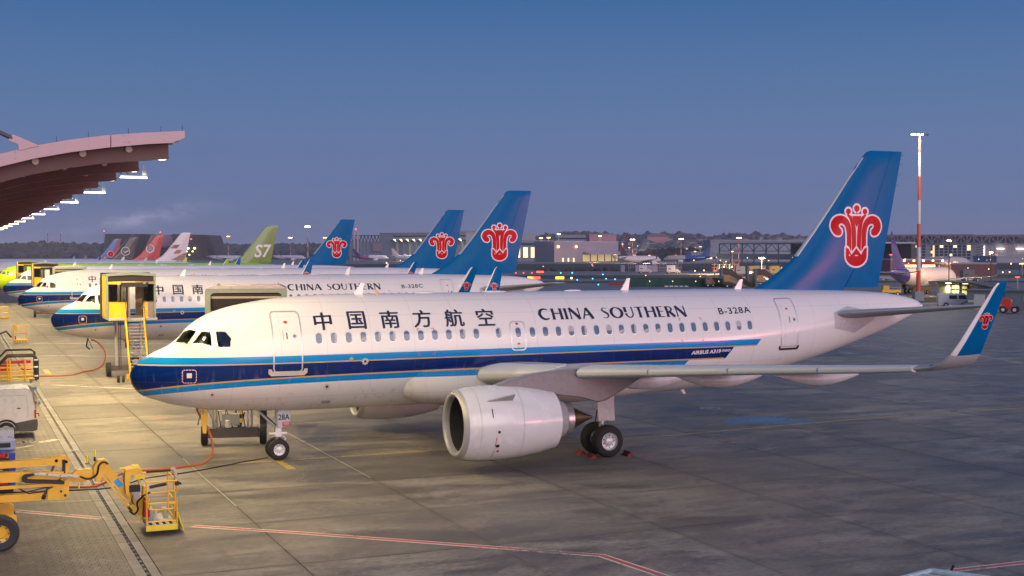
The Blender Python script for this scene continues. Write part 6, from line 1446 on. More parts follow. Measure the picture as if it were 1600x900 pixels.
def small_lift(x, y, label, s=1.0):
    t = thing('lift_platform', label, 'work platform', (x, y, gz(y)), 0, 'small yellow work platforms near the further noses')
    mb = MB(); mb.box(0, 1.15, -.4, .4, .12, .32, M_byel); mb.build('platform_floor', None, t)
    for px_ in (0.05, 1.1):
        for py_ in (-.38, .38): mb = MB(); mb.tube([(px_, py_, .3), (px_, py_, 1.45)], .04, 6, M_byel); mb.build('rail_post', None, t, smooth=40)
    for zz in (.8, 1.1, 1.45): mb = MB(); mb.tube([(.05, -.38, zz), (1.1, -.38, zz), (1.1, .38, zz), (.05, .38, zz), (.05, -.38, zz)], .035, 6, M_byel); mb.build('guard_rail', None, t, smooth=40)
    mb = MB(); mb.box(-.02, .3, -.44, -.34, 1.1, 1.55, M_byel); mb.build('control_box', None, t)
    mb = MB(); mb.tube([(-.1, 0, .5), (-.5, 0, 1.0), (-1.2, 0, .7), (-2.2, 0, 1.2)], .09, 6, M_lamph); mb.build('jib_arm', None, t, smooth=40)
    mb = MB()
    for i in range(5): mb.box(.1 + .2 * i, .2 + .2 * i, -.41, -.405, .16, .22, M_dark)
    mb.build('floor_holes', None, t)
    mb = MB(); mb.lathe([(0, .05), (.3, .04)], 8, 'z', (.2, -.2, .32), M_red); mb.build('red_bottle', None, t)
small_lift(-.95, 67.5, 'yellow work platform on the concrete by the third nose')
small_lift(-.85, 108.0, 'yellow work platform farther off, by the fourth nose')
def near_steps():
    t = thing('loading_ramp', 'pale blue steel frame with triangular braces at the bottom right edge of the picture', 'frame', (0, -.85, -.12))
    m_ = mat('pale_blue_steel', (.45, .58, .62), .4)
    mb = MB(); mb.bar((12.9, -22.6, .42), (14.55, -22.15, .42), .10, .07, m_); mb.bar((14.55, -22.15, .42), (15.25, -23.2, .42), .10, .07, m_); mb.bar((12.9, -22.6, .42), (13.6, -23.7, .42), .1, .07, m_); mb.build('top_frame', None, t)
    for i in range(5):
        u = i / 4; a = Vector((12.95 + 1.55 * u, -22.62 + .42 * u, .40)); mb = MB(); mb.poly([a + Vector((.02, 0, 0)), a + Vector((.30, -.45, 0)), a + Vector((.34, -.42, -.35)), a + Vector((.05, 0, -.05))], m_); mb.bar(a, a + Vector((.45, -.7, 0)), .08, .05, m_); mb.build('cross_brace', None, t)
    mb = MB(); mb.box(13.0, 14.9, -23.6, -22.5, .03, .10, M_dark); mb.build('base_tray', None, t)
    for (a, b) in ((13.0, -22.65), (14.6, -22.3), (15.1, -23.1), (13.6, -23.6)): mb = MB(); mb.tube([(a, b, 0), (a, b, .4)], .03, 6, m_); mb.build('leg', None, t)
    mb = MB(); mb.tube([(14.85, -22.35, .3), (14.95, -22.4, .55)], .03, 6, M_dark); mb.build('grip', None, t)
near_steps()
# wheel chocks
for i, (x, y, lab) in enumerate(((15.42, -4.1, 'red wheel chock ahead of the near main wheel'), (16.80, -4.25, 'red wheel chock behind the near main wheel'), (15.42, -3.2, 'red wheel chock at the inner main wheel'))):
    mb = MB(); mb.prism([(0, .0), (.26, 0), (.13, .16)] , 'y', -.22, .22, mat('chock_red', (.20, .02, .015), .7)); c = mb.build('wheel_chock', None, loc=(x, y, 0)); tag(c, lab, 'chock', 'wheel chocks at the main gear'); mb = MB(); mb.tube([(.13, -.22, .1), (.13, -.26, .14), (.13, .2, .17)], .012, 5, M_dark); mb.build('cord', None, c)
mb = MB(); mb.tube([(-1.28, 1.56, 0), (-1.28, 1.56, .30)], .035, 10, M_lifty); mb.lathe([(0, .06), (.03, .05)], 10, 'z', (-1.28, 1.56, 0), M_dark); o = mb.build('marker_post', None, smooth=40); tag(o, 'short yellow marker post at the drain beside the boom lift', 'post')
# crew in the cockpits
def person(x, y, z, label, top, face=-1, arm=True, scale=1.0):
    """seated figure: one skinned body, hips on the seat, forearms forward"""
    t = thing('person', label, 'person', (x, y, z), 0, None)
    J = {'hip': (0, 0, .12), 'belly': (0, 0, .30), 'chest': (-.03, 0, .52), 'neck': (-.05, 0, .68), 'sl': (-.03, -.19, .60), 'el': (-.12, -.24, .36), 'wl': (-.36, -.16, .32), 'sr': (-.03, .19, .60), 'er': (-.12, .24, .36), 'wr': (-.36, .16, .32), 'kl': (-.45, -.13, .16), 'fl': (-.50, -.13, -.25), 'kr': (-.45, .13, .16), 'fr': (-.50, .13, -.25), 'hl': (-.02, -.1, .12), 'hr': (-.02, .1, .12)}
    rad = {'hip': .14, 'belly': .13, 'chest': .16, 'neck': .07, 'sl': .075, 'el': .05, 'wl': .035, 'sr': .075, 'er': .05, 'wr': .035, 'kl': .07, 'fl': .05, 'kr': .07, 'fr': .05, 'hl': .09, 'hr': .09}
    E_ = [('hip', 'belly'), ('belly', 'chest'), ('chest', 'neck'), ('chest', 'sl'), ('sl', 'el'), ('el', 'wl'), ('chest', 'sr'), ('sr', 'er'), ('er', 'wr'), ('hip', 'hl'), ('hl', 'kl'), ('kl', 'fl'), ('hip', 'hr'), ('hr', 'kr'), ('kr', 'fr')]
    ks = list(J); me = bpy.data.meshes.new('body'); me.from_pydata([J[k] for k in ks], [(ks.index(a), ks.index(b)) for a, b in E_], []); o = link('body', me, t)
    md = o.modifiers.new('s', 'SKIN'); o.modifiers.new('u', 'SUBSURF').levels = 1
    for i, k in enumerate(ks): me.skin_vertices[0].data[i].radius = (rad[k], rad[k])
    me.skin_vertices[0].data[0].use_root = True
    me.materials.append(top); o.modifiers['u'].render_levels = 1
    mb = MB(); rr = []
    for (zz, rx, ry, dx) in ((-.13, .03, .03, -.02), (-.11, .05, .045, -.015), (-.06, .075, .06, -.005), (0, .095, .074, 0), (.05, .098, .077, .005), (.09, .085, .07, .01), (.12, .05, .045, .012), (.13, .01, .01, .012)): rr.append([(-.07 + dx + rx * math.cos(q), ry * math.sin(q), .83 + zz) for q in [2 * math.pi * k / 14 for k in range(14)]])
    mb.loft(rr, True, True, M_skin); hd = mb.build('head', None, t, smooth=80)
    mb = MB(); mb.loft([[(-.055 + (r_ * 1.03) * math.cos(q), r_ * .84 * math.sin(q), .83 + zz) for q in [2 * math.pi * k / 14 for k in range(14)]] for (zz, r_) in ((.035, .098), (.07, .101), (.105, .085), (.132, .055), (.142, .01))], True, True, M_hair); mb.build('hair', None, hd, smooth=80)
    mb = MB(); mb.prism([(-.18, .80), (-.155, .86), (-.155, .80)], 'y', -.014, .014, M_skin); mb.build('nose', None, hd)
    mb = MB()
    for s_ in (-1, 1): mb.lathe([(0, .001), (.004, .012)], 8, 'x', (-.166, s_ * .032, .855), M_dark); 
    mb.box(-.160, -.155, -.022, .022, .772, .779, M_dark); mb.build('eyes_and_mouth', None, hd)
    for s_ in (-1, 1):
        mb = MB(); mb.lathe([(-.02, .005), (-.01, .022), (.01, .022), (.02, .005)], 8, 'y', (-.06, s_ * .076, .84), M_skin); mb.build('ear', None, hd, smooth=60)
        mb = MB(); c = (-.38, s_ * .155, .315)
        mb.loft([[(c[0] + .02 - t_, c[1] + .032 * math.cos(q) * k_, c[2] + .014 * math.sin(q)) for q in [2 * math.pi * k / 8 for k in range(8)]] for (t_, k_) in ((0, .8), (.04, 1.1), (.085, 1))], True, True, M_skin)
        for f_ in range(4): yy = c[1] - .026 + .0173 * f_; ln = (.055, .072, .068, .05)[f_]; mb.tube([(c[0] - .06, yy, c[2]), (c[0] - .06 - ln * .6, yy, c[2] - .006), (c[0] - .06 - ln, yy, c[2] - .03)], [.009, .0085, .007], 6, M_skin)
        mb.tube([(c[0] - .01, c[1] - s_ * .028, c[2]), (c[0] - .04, c[1] - s_ * .05, c[2] - .004), (c[0] - .07, c[1] - s_ * .055, c[2] - .015)], [.011, .010, .008], 6, M_skin); mb.build('hand', None, t, smooth=60)
    return t
person(2.38, -.52, 3.78, 'person with dark hair in a white shirt seated behind the nearest windshield', M_shirt)
person(2.62, .50, 3.78, 'person in a yellow high-visibility vest in the far seat of the nearest cockpit', M_hivis)
person(2.50 + .15, 40.1 - .55, 3.78 + gz(40), 'person in a yellow high-visibility vest seated in the second cockpit', M_hivis)
# ------------------------------------------------------------------ far side of the airfield
AZ0 = R(23.3006); FL = 2040.0; CX, CY, CZ = -5.599, -45.983, 7.495
def at(px, d):
    """ground position at distance d along the bearing that passes px"""
    s = (px - 800) / FL * d
    return (CX + math.sin(AZ0) * d + math.cos(AZ0) * s, CY + math.cos(AZ0) * d - math.sin(AZ0) * s)
def hz(py, d): return CZ + (389.4 - py) / FL * d
def em(name, col, st): return mat(name, tuple(min(1, c) for c in col), .5, var=0, emit=col, estr=st)
E_warm = em('window_glow', (1.0, .72, .36), 1.8); E_cool = em('cool_glow', (.85, .92, 1.0), 2.0); E_flood = em('flood_glow', (1.0, .88, .62), 9); E_orange = em('sodium_glow', (1.0, .50, .14), 9); E_red = em('red_glow', (1.0, .06, .05), 6); E_blue = em('blue_glow', (.05, .35, 1.0), 8); E_star = em('star_glow', (1.0, .80, .38), 40)
M_cladg = mat('grey_cladding', (.27, .30, .34), .6, var=.08, vscale=.05); M_cladb = mat('blue_grey_cladding', (.22, .26, .33), .6, var=.08, vscale=.05); M_cladp = mat('pinkish_cladding', (.34, .29, .33), .6, var=.06, vscale=.05); M_cladm = mat('mauve_cladding', (.30, .275, .32), .6, var=.06, vscale=.05); M_darks = mat('dark_steel', (.035, .04, .055), .6); M_win = mat('dark_window', (.03, .04, .06), .2, var=0)
def frame_of(px0, px1, d0, d1):
    a = Vector(at(px0, d0)); b = Vector(at(px1, d1)); u = (b - a); L_ = u.length; u.normalize(); return a, u, L_, math.atan2(u.y, u.x)
def far(d): return 2.0 if d >= 475 else 1.0
def building(name, label, cat, px0, px1, ytop, d0, d1=None, depth=30, m_=None, parts=None, base=None):
    d1 = d1 or d0; k_ = far(d0); d0 *= k_; d1 *= k_; a, u, L_, ang = frame_of(px0, px1, d0, d1); z0 = gz(a.y); t = thing(name, label, cat, (a.x, a.y, z0), ang); H = (hz(ytop, (d0 + d1) / 2) - z0) / k_; L_ /= k_; t.scale = (k_,) * 3
    mb = MB(); mb.box(0, L_, 0, depth, -.3, H, m_ or M_cladg); w = mb.build('wall', None, t)
    mb = MB(); mb.box(-.25, L_ + .25, -.25, depth + .25, H, H + .5, mat('parapet', (.26, .27, .32), .6)); mb.build('parapet', None, t)
    if parts: parts(t, L_, H, w)
    return t
def rib_lines(t, L_, H, n, y=-.12, m_=None, z0=0, z1=None, x0=0, x1=None):
    x1 = x1 or L_
    for i in range(n + 1):
        x = x0 + (x1 - x0) * i / n; mb = MB(); mb.box(x - .12, x + .12, y, y + .1, z0, z1 or H, m_ or M_darks); mb.build('wall_rib', None, t)
def windows(t, x0, x1, nx, z0, z1, nz, w, h, lit=.2, seed=1, dy=-.06, parent=None):
    r_ = random.Random(seed)
    for j in range(nz):
        for i in range(nx):
            x = x0 + (x1 - x0) * (i + .5) / nx; z = z0 + (z1 - z0) * (j + .5) / nz; mb = MB(); mb.box(x - w / 2, x + w / 2, dy, dy + .04, z - h / 2, z + h / 2, E_warm if r_.random() < lit else M_win); mb.build('window', None, parent or t)
# run-up enclosure with leaning ribbed sides
def runup():
    d = 1400; a, u, L_, ang = frame_of(160, 341, d, d); L_ /= 2; z0 = gz(a.y); t = thing('engine_test_enclosure', 'dark ribbed engine test enclosure with leaning ends behind the coloured fins', 'building', (a.x, a.y, z0), ang)
    t.scale = (2, 2, 2); H = (hz(365.5, d) - z0) / 2; q = L_ / 181; M_br = mat('brown_steel', (.085, .06, .065), .6, var=.2, vscale=.1)
    mb = MB(); mb.loft([[(x0, 30, 0), (x1, 30, 0), (x2, 30, H), (x3, 30, H)] if k else [(x0, 0, 0), (x1, 0, 0), (x2, 0, H), (x3, 0, H)] for k in (0, 1) for (x0, x1, x2, x3) in [(0, 42 * q, 62 * q, 5 * q + 0)]], True, True, mat('slate_panels', (.05, .065, .085), .6)); mb.build('left_wing', None, t)
    mb = MB(); mb.loft([[(110 * q, y, 0), (180 * q, y, 0), (166 * q, y, H - .6), (110 * q, y, H)] for y in (0, 30)], True, True, M_br); mb.build('right_wing', None, t)
    mb = MB(); mb.box(40 * q, 112 * q, 22, 30, 0, H - .3, M_darks); mb.build('back_wall', None, t)
    for i in range(5): x = (53 + 12 * i) * q; mb = MB(); mb.prism([(x, H * .52), (x + 11.6 * q, H * .52), (x + 11.6 * q, H - .4 if i < 3 else H * (.93 - .13 * (i - 2))), (x, H - .4 if i < 4 else H * .82)], 'y', 19, 20, mat('pink_panel', (.33, .22, .27), .5)); mb.build('acoustic_panel', None, t)
    for i in range(8): z = H * (.08 + .055 * i); mb = MB(); mb.box(52 * q, 128 * q, 18.6, 19.2, z, z + .35, mat('louvre_pink', (.25, .17, .2), .5) if i % 2 else M_darks); mb.build('louvre', None, t)
    for i in range(9):
        x = (112 + 6.4 * i) * q; mb = MB(); mb.bar((x + 3 * q * i / 9, -.3, .2), (x - 1.0 * q * i / 9, -.3, H - .5), .25, .2, M_darks); mb.build('steel_rib', None, t)
    for i in range(7): x = (3 + 6.5 * i) * q; mb = MB(); mb.bar((x, -.3, 0), (x + 8 * q, -.3, H - .3), .25, .2, M_darks); mb.build('steel_rib', None, t)
    for j in range(5):
        z = H * (j + 1) / 6; mb = MB(); mb.box(112 * q, 168 * q, -.4, -.2, z, z + .2, M_darks); mb.box(6 * q + j, 50 * q, -.4, -.2, z, z + .2, M_darks); mb.build('steel_rail', None, t)
    mb = MB(); mb.bar((18 * q, -1, H * .2), (50 * q, -1, H), .9, .6, mat('strut_blue', (.10, .17, .22), .5)); mb.build('leaning_strut', None, t)
    mb = MB(); mb.bar((168 * q, -1, H * .8), (182 * q, -1, 0), .7, .5, M_br); mb.bar((168 * q, -1, H * .8), (172 * q, -1, 0), .4, .4, M_br); mb.build('leaning_strut', None, t)
    for (x, z) in ((135 * q, H * .45), (145 * q, H * .45), (133 * q, H * .33), (142 * q, H * .33), (137 * q, H * .2)): mb = MB(); mb.lathe([(-.2, .01), (-.2, .5 if z > H * .4 else .3), (.2, .5 if z > H * .4 else .3)], 10, 'y', (x, -1.2, z), em('spot_glow', (1, .80, .30), 8)); mb.build('spotlight', None, t)
    for (x, z) in ((91 * q, H + .8), (3 * q, H + 1.5), (139 * q, H * .8)): mb = MB(); mb.lathe([(-.4, .02), (0, .4), (.4, .02)], 8, 'z', (x, 0, z), E_red); mb.tube([(x, 0, H * .7), (x, 0, z)], .12, 4, M_darks); mb.build('obstruction_light', None, t)
runup()
# hangar with lit pillars, truss roof wing
def hangar(t, L_, H, w):
    q = L_ / 135
    for i in range(12):
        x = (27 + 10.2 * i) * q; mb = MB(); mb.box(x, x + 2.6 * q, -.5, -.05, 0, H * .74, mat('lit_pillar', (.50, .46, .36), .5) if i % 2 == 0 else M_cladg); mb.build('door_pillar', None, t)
        if i % 1 == 0 and i < 11: mb = MB(); mb.prism([(x - 1.4 * q, H * .80), (x + 1.2 * q, H * .80), (x + 2.6 * q, H * .72)], 'y', -2.2, -1.6, em('hangar_lamp', (1, .86, .60), 3.0)); mb.build('hangar_lamp', None, t)
    mb = MB(); mb.box(20 * q, L_, -1.4, -.02, H * .73, H * .76, M_darks); mb.build('door_head', None, t)
    mb = MB(); mb.box(22 * q, 78 * q, -.06, -.02, H * .88, H * .93, M_darks); mb.box(88 * q, L_, -.06, -.02, H * .88, H * .93, M_darks); mb.build('window_band', None, t)
building('hangar', 'grey hangar with floodlit door pillars between the second and third blue fins', 'hangar', 594, 728, 365, 650, 620, 60, M_cladg, hangar)
def hang2(t, L_, H, w):
    rib_lines(t, L_, H, 9, m_=mat('rib_grey', (.13, .15, .18), .6)); n = 9
    for i in range(n): x0, x1 = L_ * i / n, L_ * (i + 1) / n; mb = MB(); mb.bar((x0, 0, H), ((x0 + x1) / 2, 0, H + 3.0), .35, .3, M_darks); mb.bar(((x0 + x1) / 2, 0, H + 3), (x1, 0, H), .35, .3, M_darks); mb.build('roof_truss', None, t)
    mb = MB(); mb.box(0, L_, -.2, .2, H + 2.9, H + 3.3, M_darks); mb.build('truss_chord', None, t)
    mb = MB(); mb.box(L_ * .78, L_ + .5, -.9, -.1, H * .5, H * .96, mat('pink_panel', (.33, .22, .27), .5)); mb.build('pink_door', None, t)
building('hangar', 'blue-grey hangar with roof truss right of the fourth blue fin', 'hangar', 546, 594, 378, 655, 650, 60, M_cladb, hang2)
t = thing('chimney_pair', 'twin pale chimneys with a red lamp beside the fourth blue fin', 'chimney', (*at(553, 1280), -4.2)); t.scale = (2, 2, 2)
for k in (0, 1.9): mb = MB(); mb.lathe([(0, .55), (hz(359, 1280) / 2 + 2, .5)], 12, 'z', (k, 0, -1), M_cladp); mb.build('flue', None, t, smooth=40)
mb = MB(); mb.lathe([(0, .3), (.7, .3)], 8, 'z', (1, 0, hz(359, 1280) / 2 + 2), E_red); mb.build('obstruction_light', None, t)
building('pink_building', 'pinkish block rising behind the second blue fin', 'building', 716, 748, 362, 700, None, 40, M_cladp)
def offw(t, L_, H, w): windows(t, L_ * .05, L_ * .95, 5, H * .25, H * .6, 1, 2.2, 5, .6, 4); windows(t, L_ * .05, L_ * .95, 10, H * .78, H * .92, 1, 2.2, 1.2, .1, 5)
building('office_block', 'grey block with tall lit windows right of the second blue fin', 'building', 800, 866, 377, 640, 640, 40, M_cladb, offw)
building('office_block', 'long flat roofed grey block behind the big windowless hall', 'building', 868, 922, 368, 900, 900, 40, M_cladb, lambda t, L_, H, w: windows(t, 0, L_, 12, H * .6, H * .95, 2, 3, 1.2, .05, 6))
building('pink_tower_block', 'pink roofed block with a red and white mast, behind the big windowless hall', 'building', 921, 963, 367, 640, 640, 30, mat('rose_cladding', (.42, .22, .27), .6), lambda t, L_, H, w: windows(t, 0, L_, 12, H * .62, H * .8, 1, .8, .8, .0, 7))
# big windowless hall seen on its corner
def hall():
    A_, B_, C_ = Vector(at(835, 1132)), Vector(at(866, 1094)), Vector(at(966, 1166)); A_, C_ = B_ + (A_ - B_) / 2, B_ + (C_ - B_) / 2; t = thing('windowless_hall', 'big windowless mauve grey hall seen on its corner with a lit entrance canopy', 'building', (B_.x, B_.y, gz(B_.y))); t.scale = (2, 2, 2)
    H = (hz(378, 1094) - gz(B_.y)) / 2; P_ = [A_ - B_, Vector((0, 0)), C_ - B_, C_ - B_ + (A_ - B_) * 1.0]
    mb = MB(); mb.prism([(p.x, p.y) for p in P_], 'z', -.2, H, M_cladm); mb.build('wall', None, t)
    mb = MB(); mb.prism([(p.x * 1.01, p.y * 1.01) for p in P_], 'z', H, H + .35, mat('pale_coping', (.40, .38, .44), .5)); mb.build('coping', None, t)
    u = (C_ - B_); L_ = u.length; u.normalize(); n = Vector((u.y, -u.x)); ang = math.atan2(u.y, u.x)
    sub = bpy.data.objects.new('entrance_canopy', None); COL.objects.link(sub); sub.parent = t; sub.rotation_euler = (0, 0, ang)
    x0 = L_ * .43
    mb = MB(); mb.prism([(-4.5, 3.0), (-4.5, 3.3), (-.02, 4.6), (-.02, 3.9)], 'x', x0, L_ * .99, mat('canopy_pink', (.42, .36, .42), .4)); mb.build('canopy_roof', None, sub)
    mb = MB(); mb.box(x0, L_ * .99, -.10, -.04, .1, 3.0, mat('lit_entrance', (.6, .5, .25), .5, var=0, emit=(1, .75, .3), estr=.35)); mb.build('lit_front', None, sub)
    for i in range(6): mb = MB(); mb.box(x0 + (L_ * .99 - x0) * i / 5 - .12, x0 + (L_ * .99 - x0) * i / 5 + .12, -4.2, -3.9, 0, 3.1, M_darks); mb.build('post', None, sub)
    for f_ in (.05, .32): mb = MB(); mb.lathe([(-.5, .3), (0, .5), (.3, .1)], 8, 'y', (L_ * f_, -.3, H - 2.0), E_orange); o = mb.build('wall_lamp', None, sub)
    for f_ in (-.12, .2, .28): mb = MB(); mb.box(L_ * abs(f_), L_ * abs(f_) + .8, -.12, -.05, .1, 1.6, E_warm); mb.build('lit_door', None, sub)
    for (px_, hh, m_) in ((855, 1.4, E_orange), (866, 1.6, E_orange), (881, 3.2, E_flood), (945, 2.6, E_orange)):
        x = (px_ - 866) / 100 * L_; mb = MB(); mb.tube([(x, 3, H), (x, 3, H + hh)], .16, 6, mat('mast_white', (.5, .5, .5), .5)); mb.box(x - .9, x + .9, 2.8, 3.2, H + hh, H + hh + .35, m_); mb.build('roof_lamp', None, sub)
hall()
# steel framed hall
def truss_hall():
    d0, d1 = 960, 880; a, u, L_, ang = frame_of(1123, 1262, d0, d1); z0 = gz(a.y); L_ /= 2; t = thing('steel_frame_hall', 'dark open steel frame hall with a lit roof edge left of the nearest fin', 'building', (a.x, a.y, z0), ang); H = (hz(379, 920) - z0) / 2; t.scale = (2, 2, 2)
    mb = MB(); mb.box(0, L_ * 1.5, 0, 26, H - .5, H, mat('roof_sheet', (.30, .31, .36), .5)); mb.build('roof', None, t)
    mb = MB(); mb.box(12, L_ * 1.5, 24, 26, 0, H - .5, M_darks); mb.build('rear_wall', None, t)
    nb = 22
    for i in range(nb):
        x = L_ * 1.5 * i / nb
        if i % 2 == 0: mb = MB(); mb.box(x, x + .28, 0, .28, 0, H - .5, M_darks); mb.build('column', None, t)
        x2 = L_ * 1.5 * (i + 1) / nb; mb = MB(); mb.bar((x, 0, H - .6), (x2, 0, H - 3.0) if i % 2 else (x2, 0, H - .6), .16, .16, M_darks); mb.bar((x, 0, H - 3.0), (x2, 0, H - .6) if i % 2 == 0 else (x2, 0, H - 3.0), .16, .16, M_darks); mb.build('truss_web', None, t)
    for z in (H - 3.1, H - 4.6): mb = MB(); mb.box(0, L_ * 1.5, .02, .2, z, z + .22, M_darks); mb.build('girder', None, t)
    mb = MB(); mb.box(0, L_ * 1.5, -1, -.6, 1.5, 3.4, mat('low_wall_grey', (.17, .18, .2), .6)); mb.build('low_annex', None, t)
truss_hall()
building('stepped_block', 'stepped grey block left of the dark steel frame hall', 'building', 1080, 1130, 395, 520, 520, 20, M_cladb, lambda t, L_, H, w: windows(t, 0, L_, 9, H * .35, H * .55, 1, .9, .8, .7, 8))
building('stepped_block', 'taller grey block rising behind the dark steel frame hall', 'building', 1110, 1250, 376.5, 560, 560, 20, M_cladb)
# long office wing with roof trusses and the big hangar at the right edge
def offices(t, L_, H, w):
    q = L_ / 145
    for j, z in enumerate((.86, .70, .53, .36, .18)):
        for i in range(20):
            x = (3 + 7.0 * i) * q
            if 66 < 3 + 7 * i < 76: continue
            lit = random.Random(i * 7 + j * 31).random() < (.55 if (j == 0 and i > 14) or (j in (2, 3) and i < 6) else .12)
            mb = MB(); mb.box(x, x + 5.2 * q, -.06, -.02, H * z - .5, H * z + .5, E_warm if lit else M_win); mb.build('window', None, t)
    mb = MB(); mb.box(83 * q, 85.6 * q, -.1, -.02, .5, H * .92, em('stair_glow', (1, .7, .25), 1.2)); mb.build('lit_stairwell', None, t)
    mb = MB(); mb.box(52 * q, 56 * q, -.8, -.02, 0, H * .96, M_darks); mb.build('fire_stair', None, t)
    trusses(t, L_, H)
def trusses(t, L_, H, n=16):
    for i in range(n):
        x0, x1 = L_ * i / n, L_ * (i + 1) / n; h_ = 4.0
        mb = MB(); mb.bar((x0, -.6, H + .4), (x1, -.6, H + h_) if i % 2 else (x1, -.6, H + .4), .4, .4, mat('truss_grey', (.24, .22, .26), .6)); mb.bar((x0, -.6, H + h_), (x1, -.6, H + .4) if i % 2 == 0 else (x1, -.6, H + h_), .4, .4, mat('truss_grey', (.24, .22, .26), .6)); mb.bar((x0, -.6, H), (x0, -.6, H + h_), .4, .4, mat('truss_grey', (.24, .22, .26), .6)); mb.build('roof_truss', None, t)
    mb = MB(); mb.box(0, L_, 1, 25, H + h_ - .6, H + h_ + .4, mat('rose_roof', (.30, .20, .22), .6)); mb.box(0, L_, 6, 20, H + .5, H + h_ - .6, M_cladb); mb.build('roof', None, t)
building('office_wing', 'long grey office wing with strip windows and zigzag roof trusses right of the nearest fin', 'building', 1376, 1520, 381.5, 600, 580, 40, mat('pale_clad', (.27, .29, .35), .6, var=.06, vscale=.05), offices)
def bighang(t, L_, H, w):
    rib_lines(t, L_, H, 26, y=-.1, m_=mat('rib_pink', (.27, .23, .27), .6)); trusses(t, L_, H, 14)
    for f_ in (.21, .38): mb = MB(); mb.box(L_ * f_, L_ * f_ + 3, -1.2, -.4, H * .72, H * .77, em('wall_flood', (1, .92, .72), 5)); mb.build('wall_flood', None, t)
    mb = MB(); mb.box(L_ * .09, L_ * .10, -.5, -.1, H * .3, H * .95, E_cool); mb.build('lit_strip', None, t)
    for j in range(6): mb = MB(); mb.bar((1.0, -.5, H * (.05 + .15 * j)), (4.6, -.5, H * (.17 + .15 * j)), .3, .3, M_darks); mb.build('outside_stair', None, t)
building('hangar', 'large pink-grey hangar with zigzag roof trusses at the right edge', 'hangar', 1521, 1700, 382, 580, 560, 50, M_cladp, bighang)
building('plain_hall', 'low plain pale hall in front of the large hangar at the right edge', 'building', 1558, 1680, 402, 480, 480, 25, mat('pale_hall', (.27, .27, .34), .6))
def redb(t, L_, H, w):
    windows(t, L_ * .10, L_ * .95, 14, H * .52, H * .72, 1, 1.1, .8, .75, 12)
    for i in range(6): mb = MB(); mb.box(L_ * (.05 + .18 * i), L_ * (.05 + .18 * i) + .5, -.6, -.2, H - .3, H + .1, E_flood if i % 2 else E_orange); mb.build('eave_lamp', None, t)
building('red_building', 'low dark red building with a strip of lit windows behind the purple tailed airliner', 'building', 1392, 1475, 407, 430, 430, 18, mat('dark_red_cladding', (.20, .03, .04), .6), redb)
building('red_building', 'dull red brown shed right of the white tent roof', 'building', 1486, 1556, 413, 400, 400, 15, mat('brown_red', (.13, .06, .06), .7))
t = thing('white_tent', 'pale grey tent roof between the two dark red buildings', 'tent', (*at(1470, 440), -.98)); mb = MB(); mb.prism([(0, 0), (0, 4.2), (5, 5.8), (10, 5.6), (14, 3.5), (14, 0)], 'y', 0, 12, mat('tent_fabric', (.42, .42, .48), .6)); mb.build('canvas', None, t)
# hangar shed with lit interior and low blue-grey building
def shed():
    a = Vector(at(1463, 178)); b = Vector(at(1560, 173)); u = (b - a); L_ = 10.9 * .75; ang = math.atan2(u.y, u.x); t = thing('open_shed', 'open fronted shed with curved roof and yellow lit inside beside the tallest mast', 'shed', (a.x, a.y, gz(95)), ang)
    H = 3.35
    mb = MB(); mb.box(.3, L_ * .62, 4.9, 5.1, 0, H, mat('shed_wall_lit', (.42, .40, .22), .6)); mb.box(.1, .35, 0, 5, 0, H, mat('shed_side', (.30, .30, .22), .6)); mb.build('wall', None, t)
    for i in range(5): x = .4 + i * 1.15; mb = MB(); mb.box(x, x + .12, 4.6, 4.9, 0, H, M_darks); mb.build('wall_rib', None, t)
    for z in (1.1, 2.2): mb = MB(); mb.box(.3, L_ * .6, 4.7, 4.88, z, z + .1, M_darks); mb.build('wall_rail', None, t)
    rf = [(-.8, H + .05), (2.4, H + .02), (5.0, H - .08), (7, H - .45), (9.3, H - 1.1), (9.3, H - 1.25), (7, H - .6), (5, H - .24), (2.4, H - .12), (-.8, H - .08)]
    mb = MB(); mb.prism(rf, 'y', -.8, 5.6, mat('curved_roof', (.06, .062, .07), .6)); mb.build('roof', None, t)
    mb = MB(); mb.prism([(5.0, 0), (5.0, H - .25), (7, H - .6), (9.0, H - 1.3), (9.0, 0)], 'y', 0, 5, mat('shed_blue_grey', (.17, .21, .26), .6)); mb.build('side_bay', None, t)
    for x in (1.5, 3.8): mb = MB(); mb.box(x, x + .7, -.6, -.4, H - .24, H - .16, E_flood); mb.build('eave_lamp', None, t)
    lx_, ly_ = at(1490, 180.5); lamp_light(lx_, ly_, 2.6, 300, .3, (0, 0, 0), (1, .86, .5), 170)
shed()
def lowb():
    a = Vector(at(1511, 169)); b = Vector(at(1740, 160)); u = (b - a); L_ = u.length; ang = math.atan2(u.y, u.x); t = thing('low_building', 'low blue-grey building with white door behind the red boom lift', 'building', (a.x, a.y, gz(a.y)), ang)
    mb = MB(); mb.box(0, L_, 0, 8, -.2, 2.35, mat('bluegrey_block', (.13, .18, .23), .7, var=.08, vscale=1)); mb.build('wall', None, t)
    mb = MB(); mb.box(-.2, L_ + .2, -.3, 8.2, 2.35, 2.5, mat('flat_roof', (.10, .11, .13), .6)); mb.build('roof', None, t)
    mb = MB(); mb.box(.9, 2.3, -.06, -.01, 0, 1.9, mat('white_door', (.45, .48, .5), .5)); mb.build('door', None, t)
    mb = MB(); mb.box(6.9, 7.6, -.07, -.01, 1.2, 1.7, mat('window_white', (.5, .52, .55), .5)); f_ = mb.build('window', None, t); mb = MB(); mb.box(6.98, 7.5, -.10, -.07, 1.25, 1.65, M_win); mb.build('pane', None, f_)
    for x in (3.2, 4.6, 12, 15): mb = MB(); mb.box(x, x + .06, -.03, -.005, 0, 2.35, M_darks); mb.build('wall_joint', None, t)
lowb()
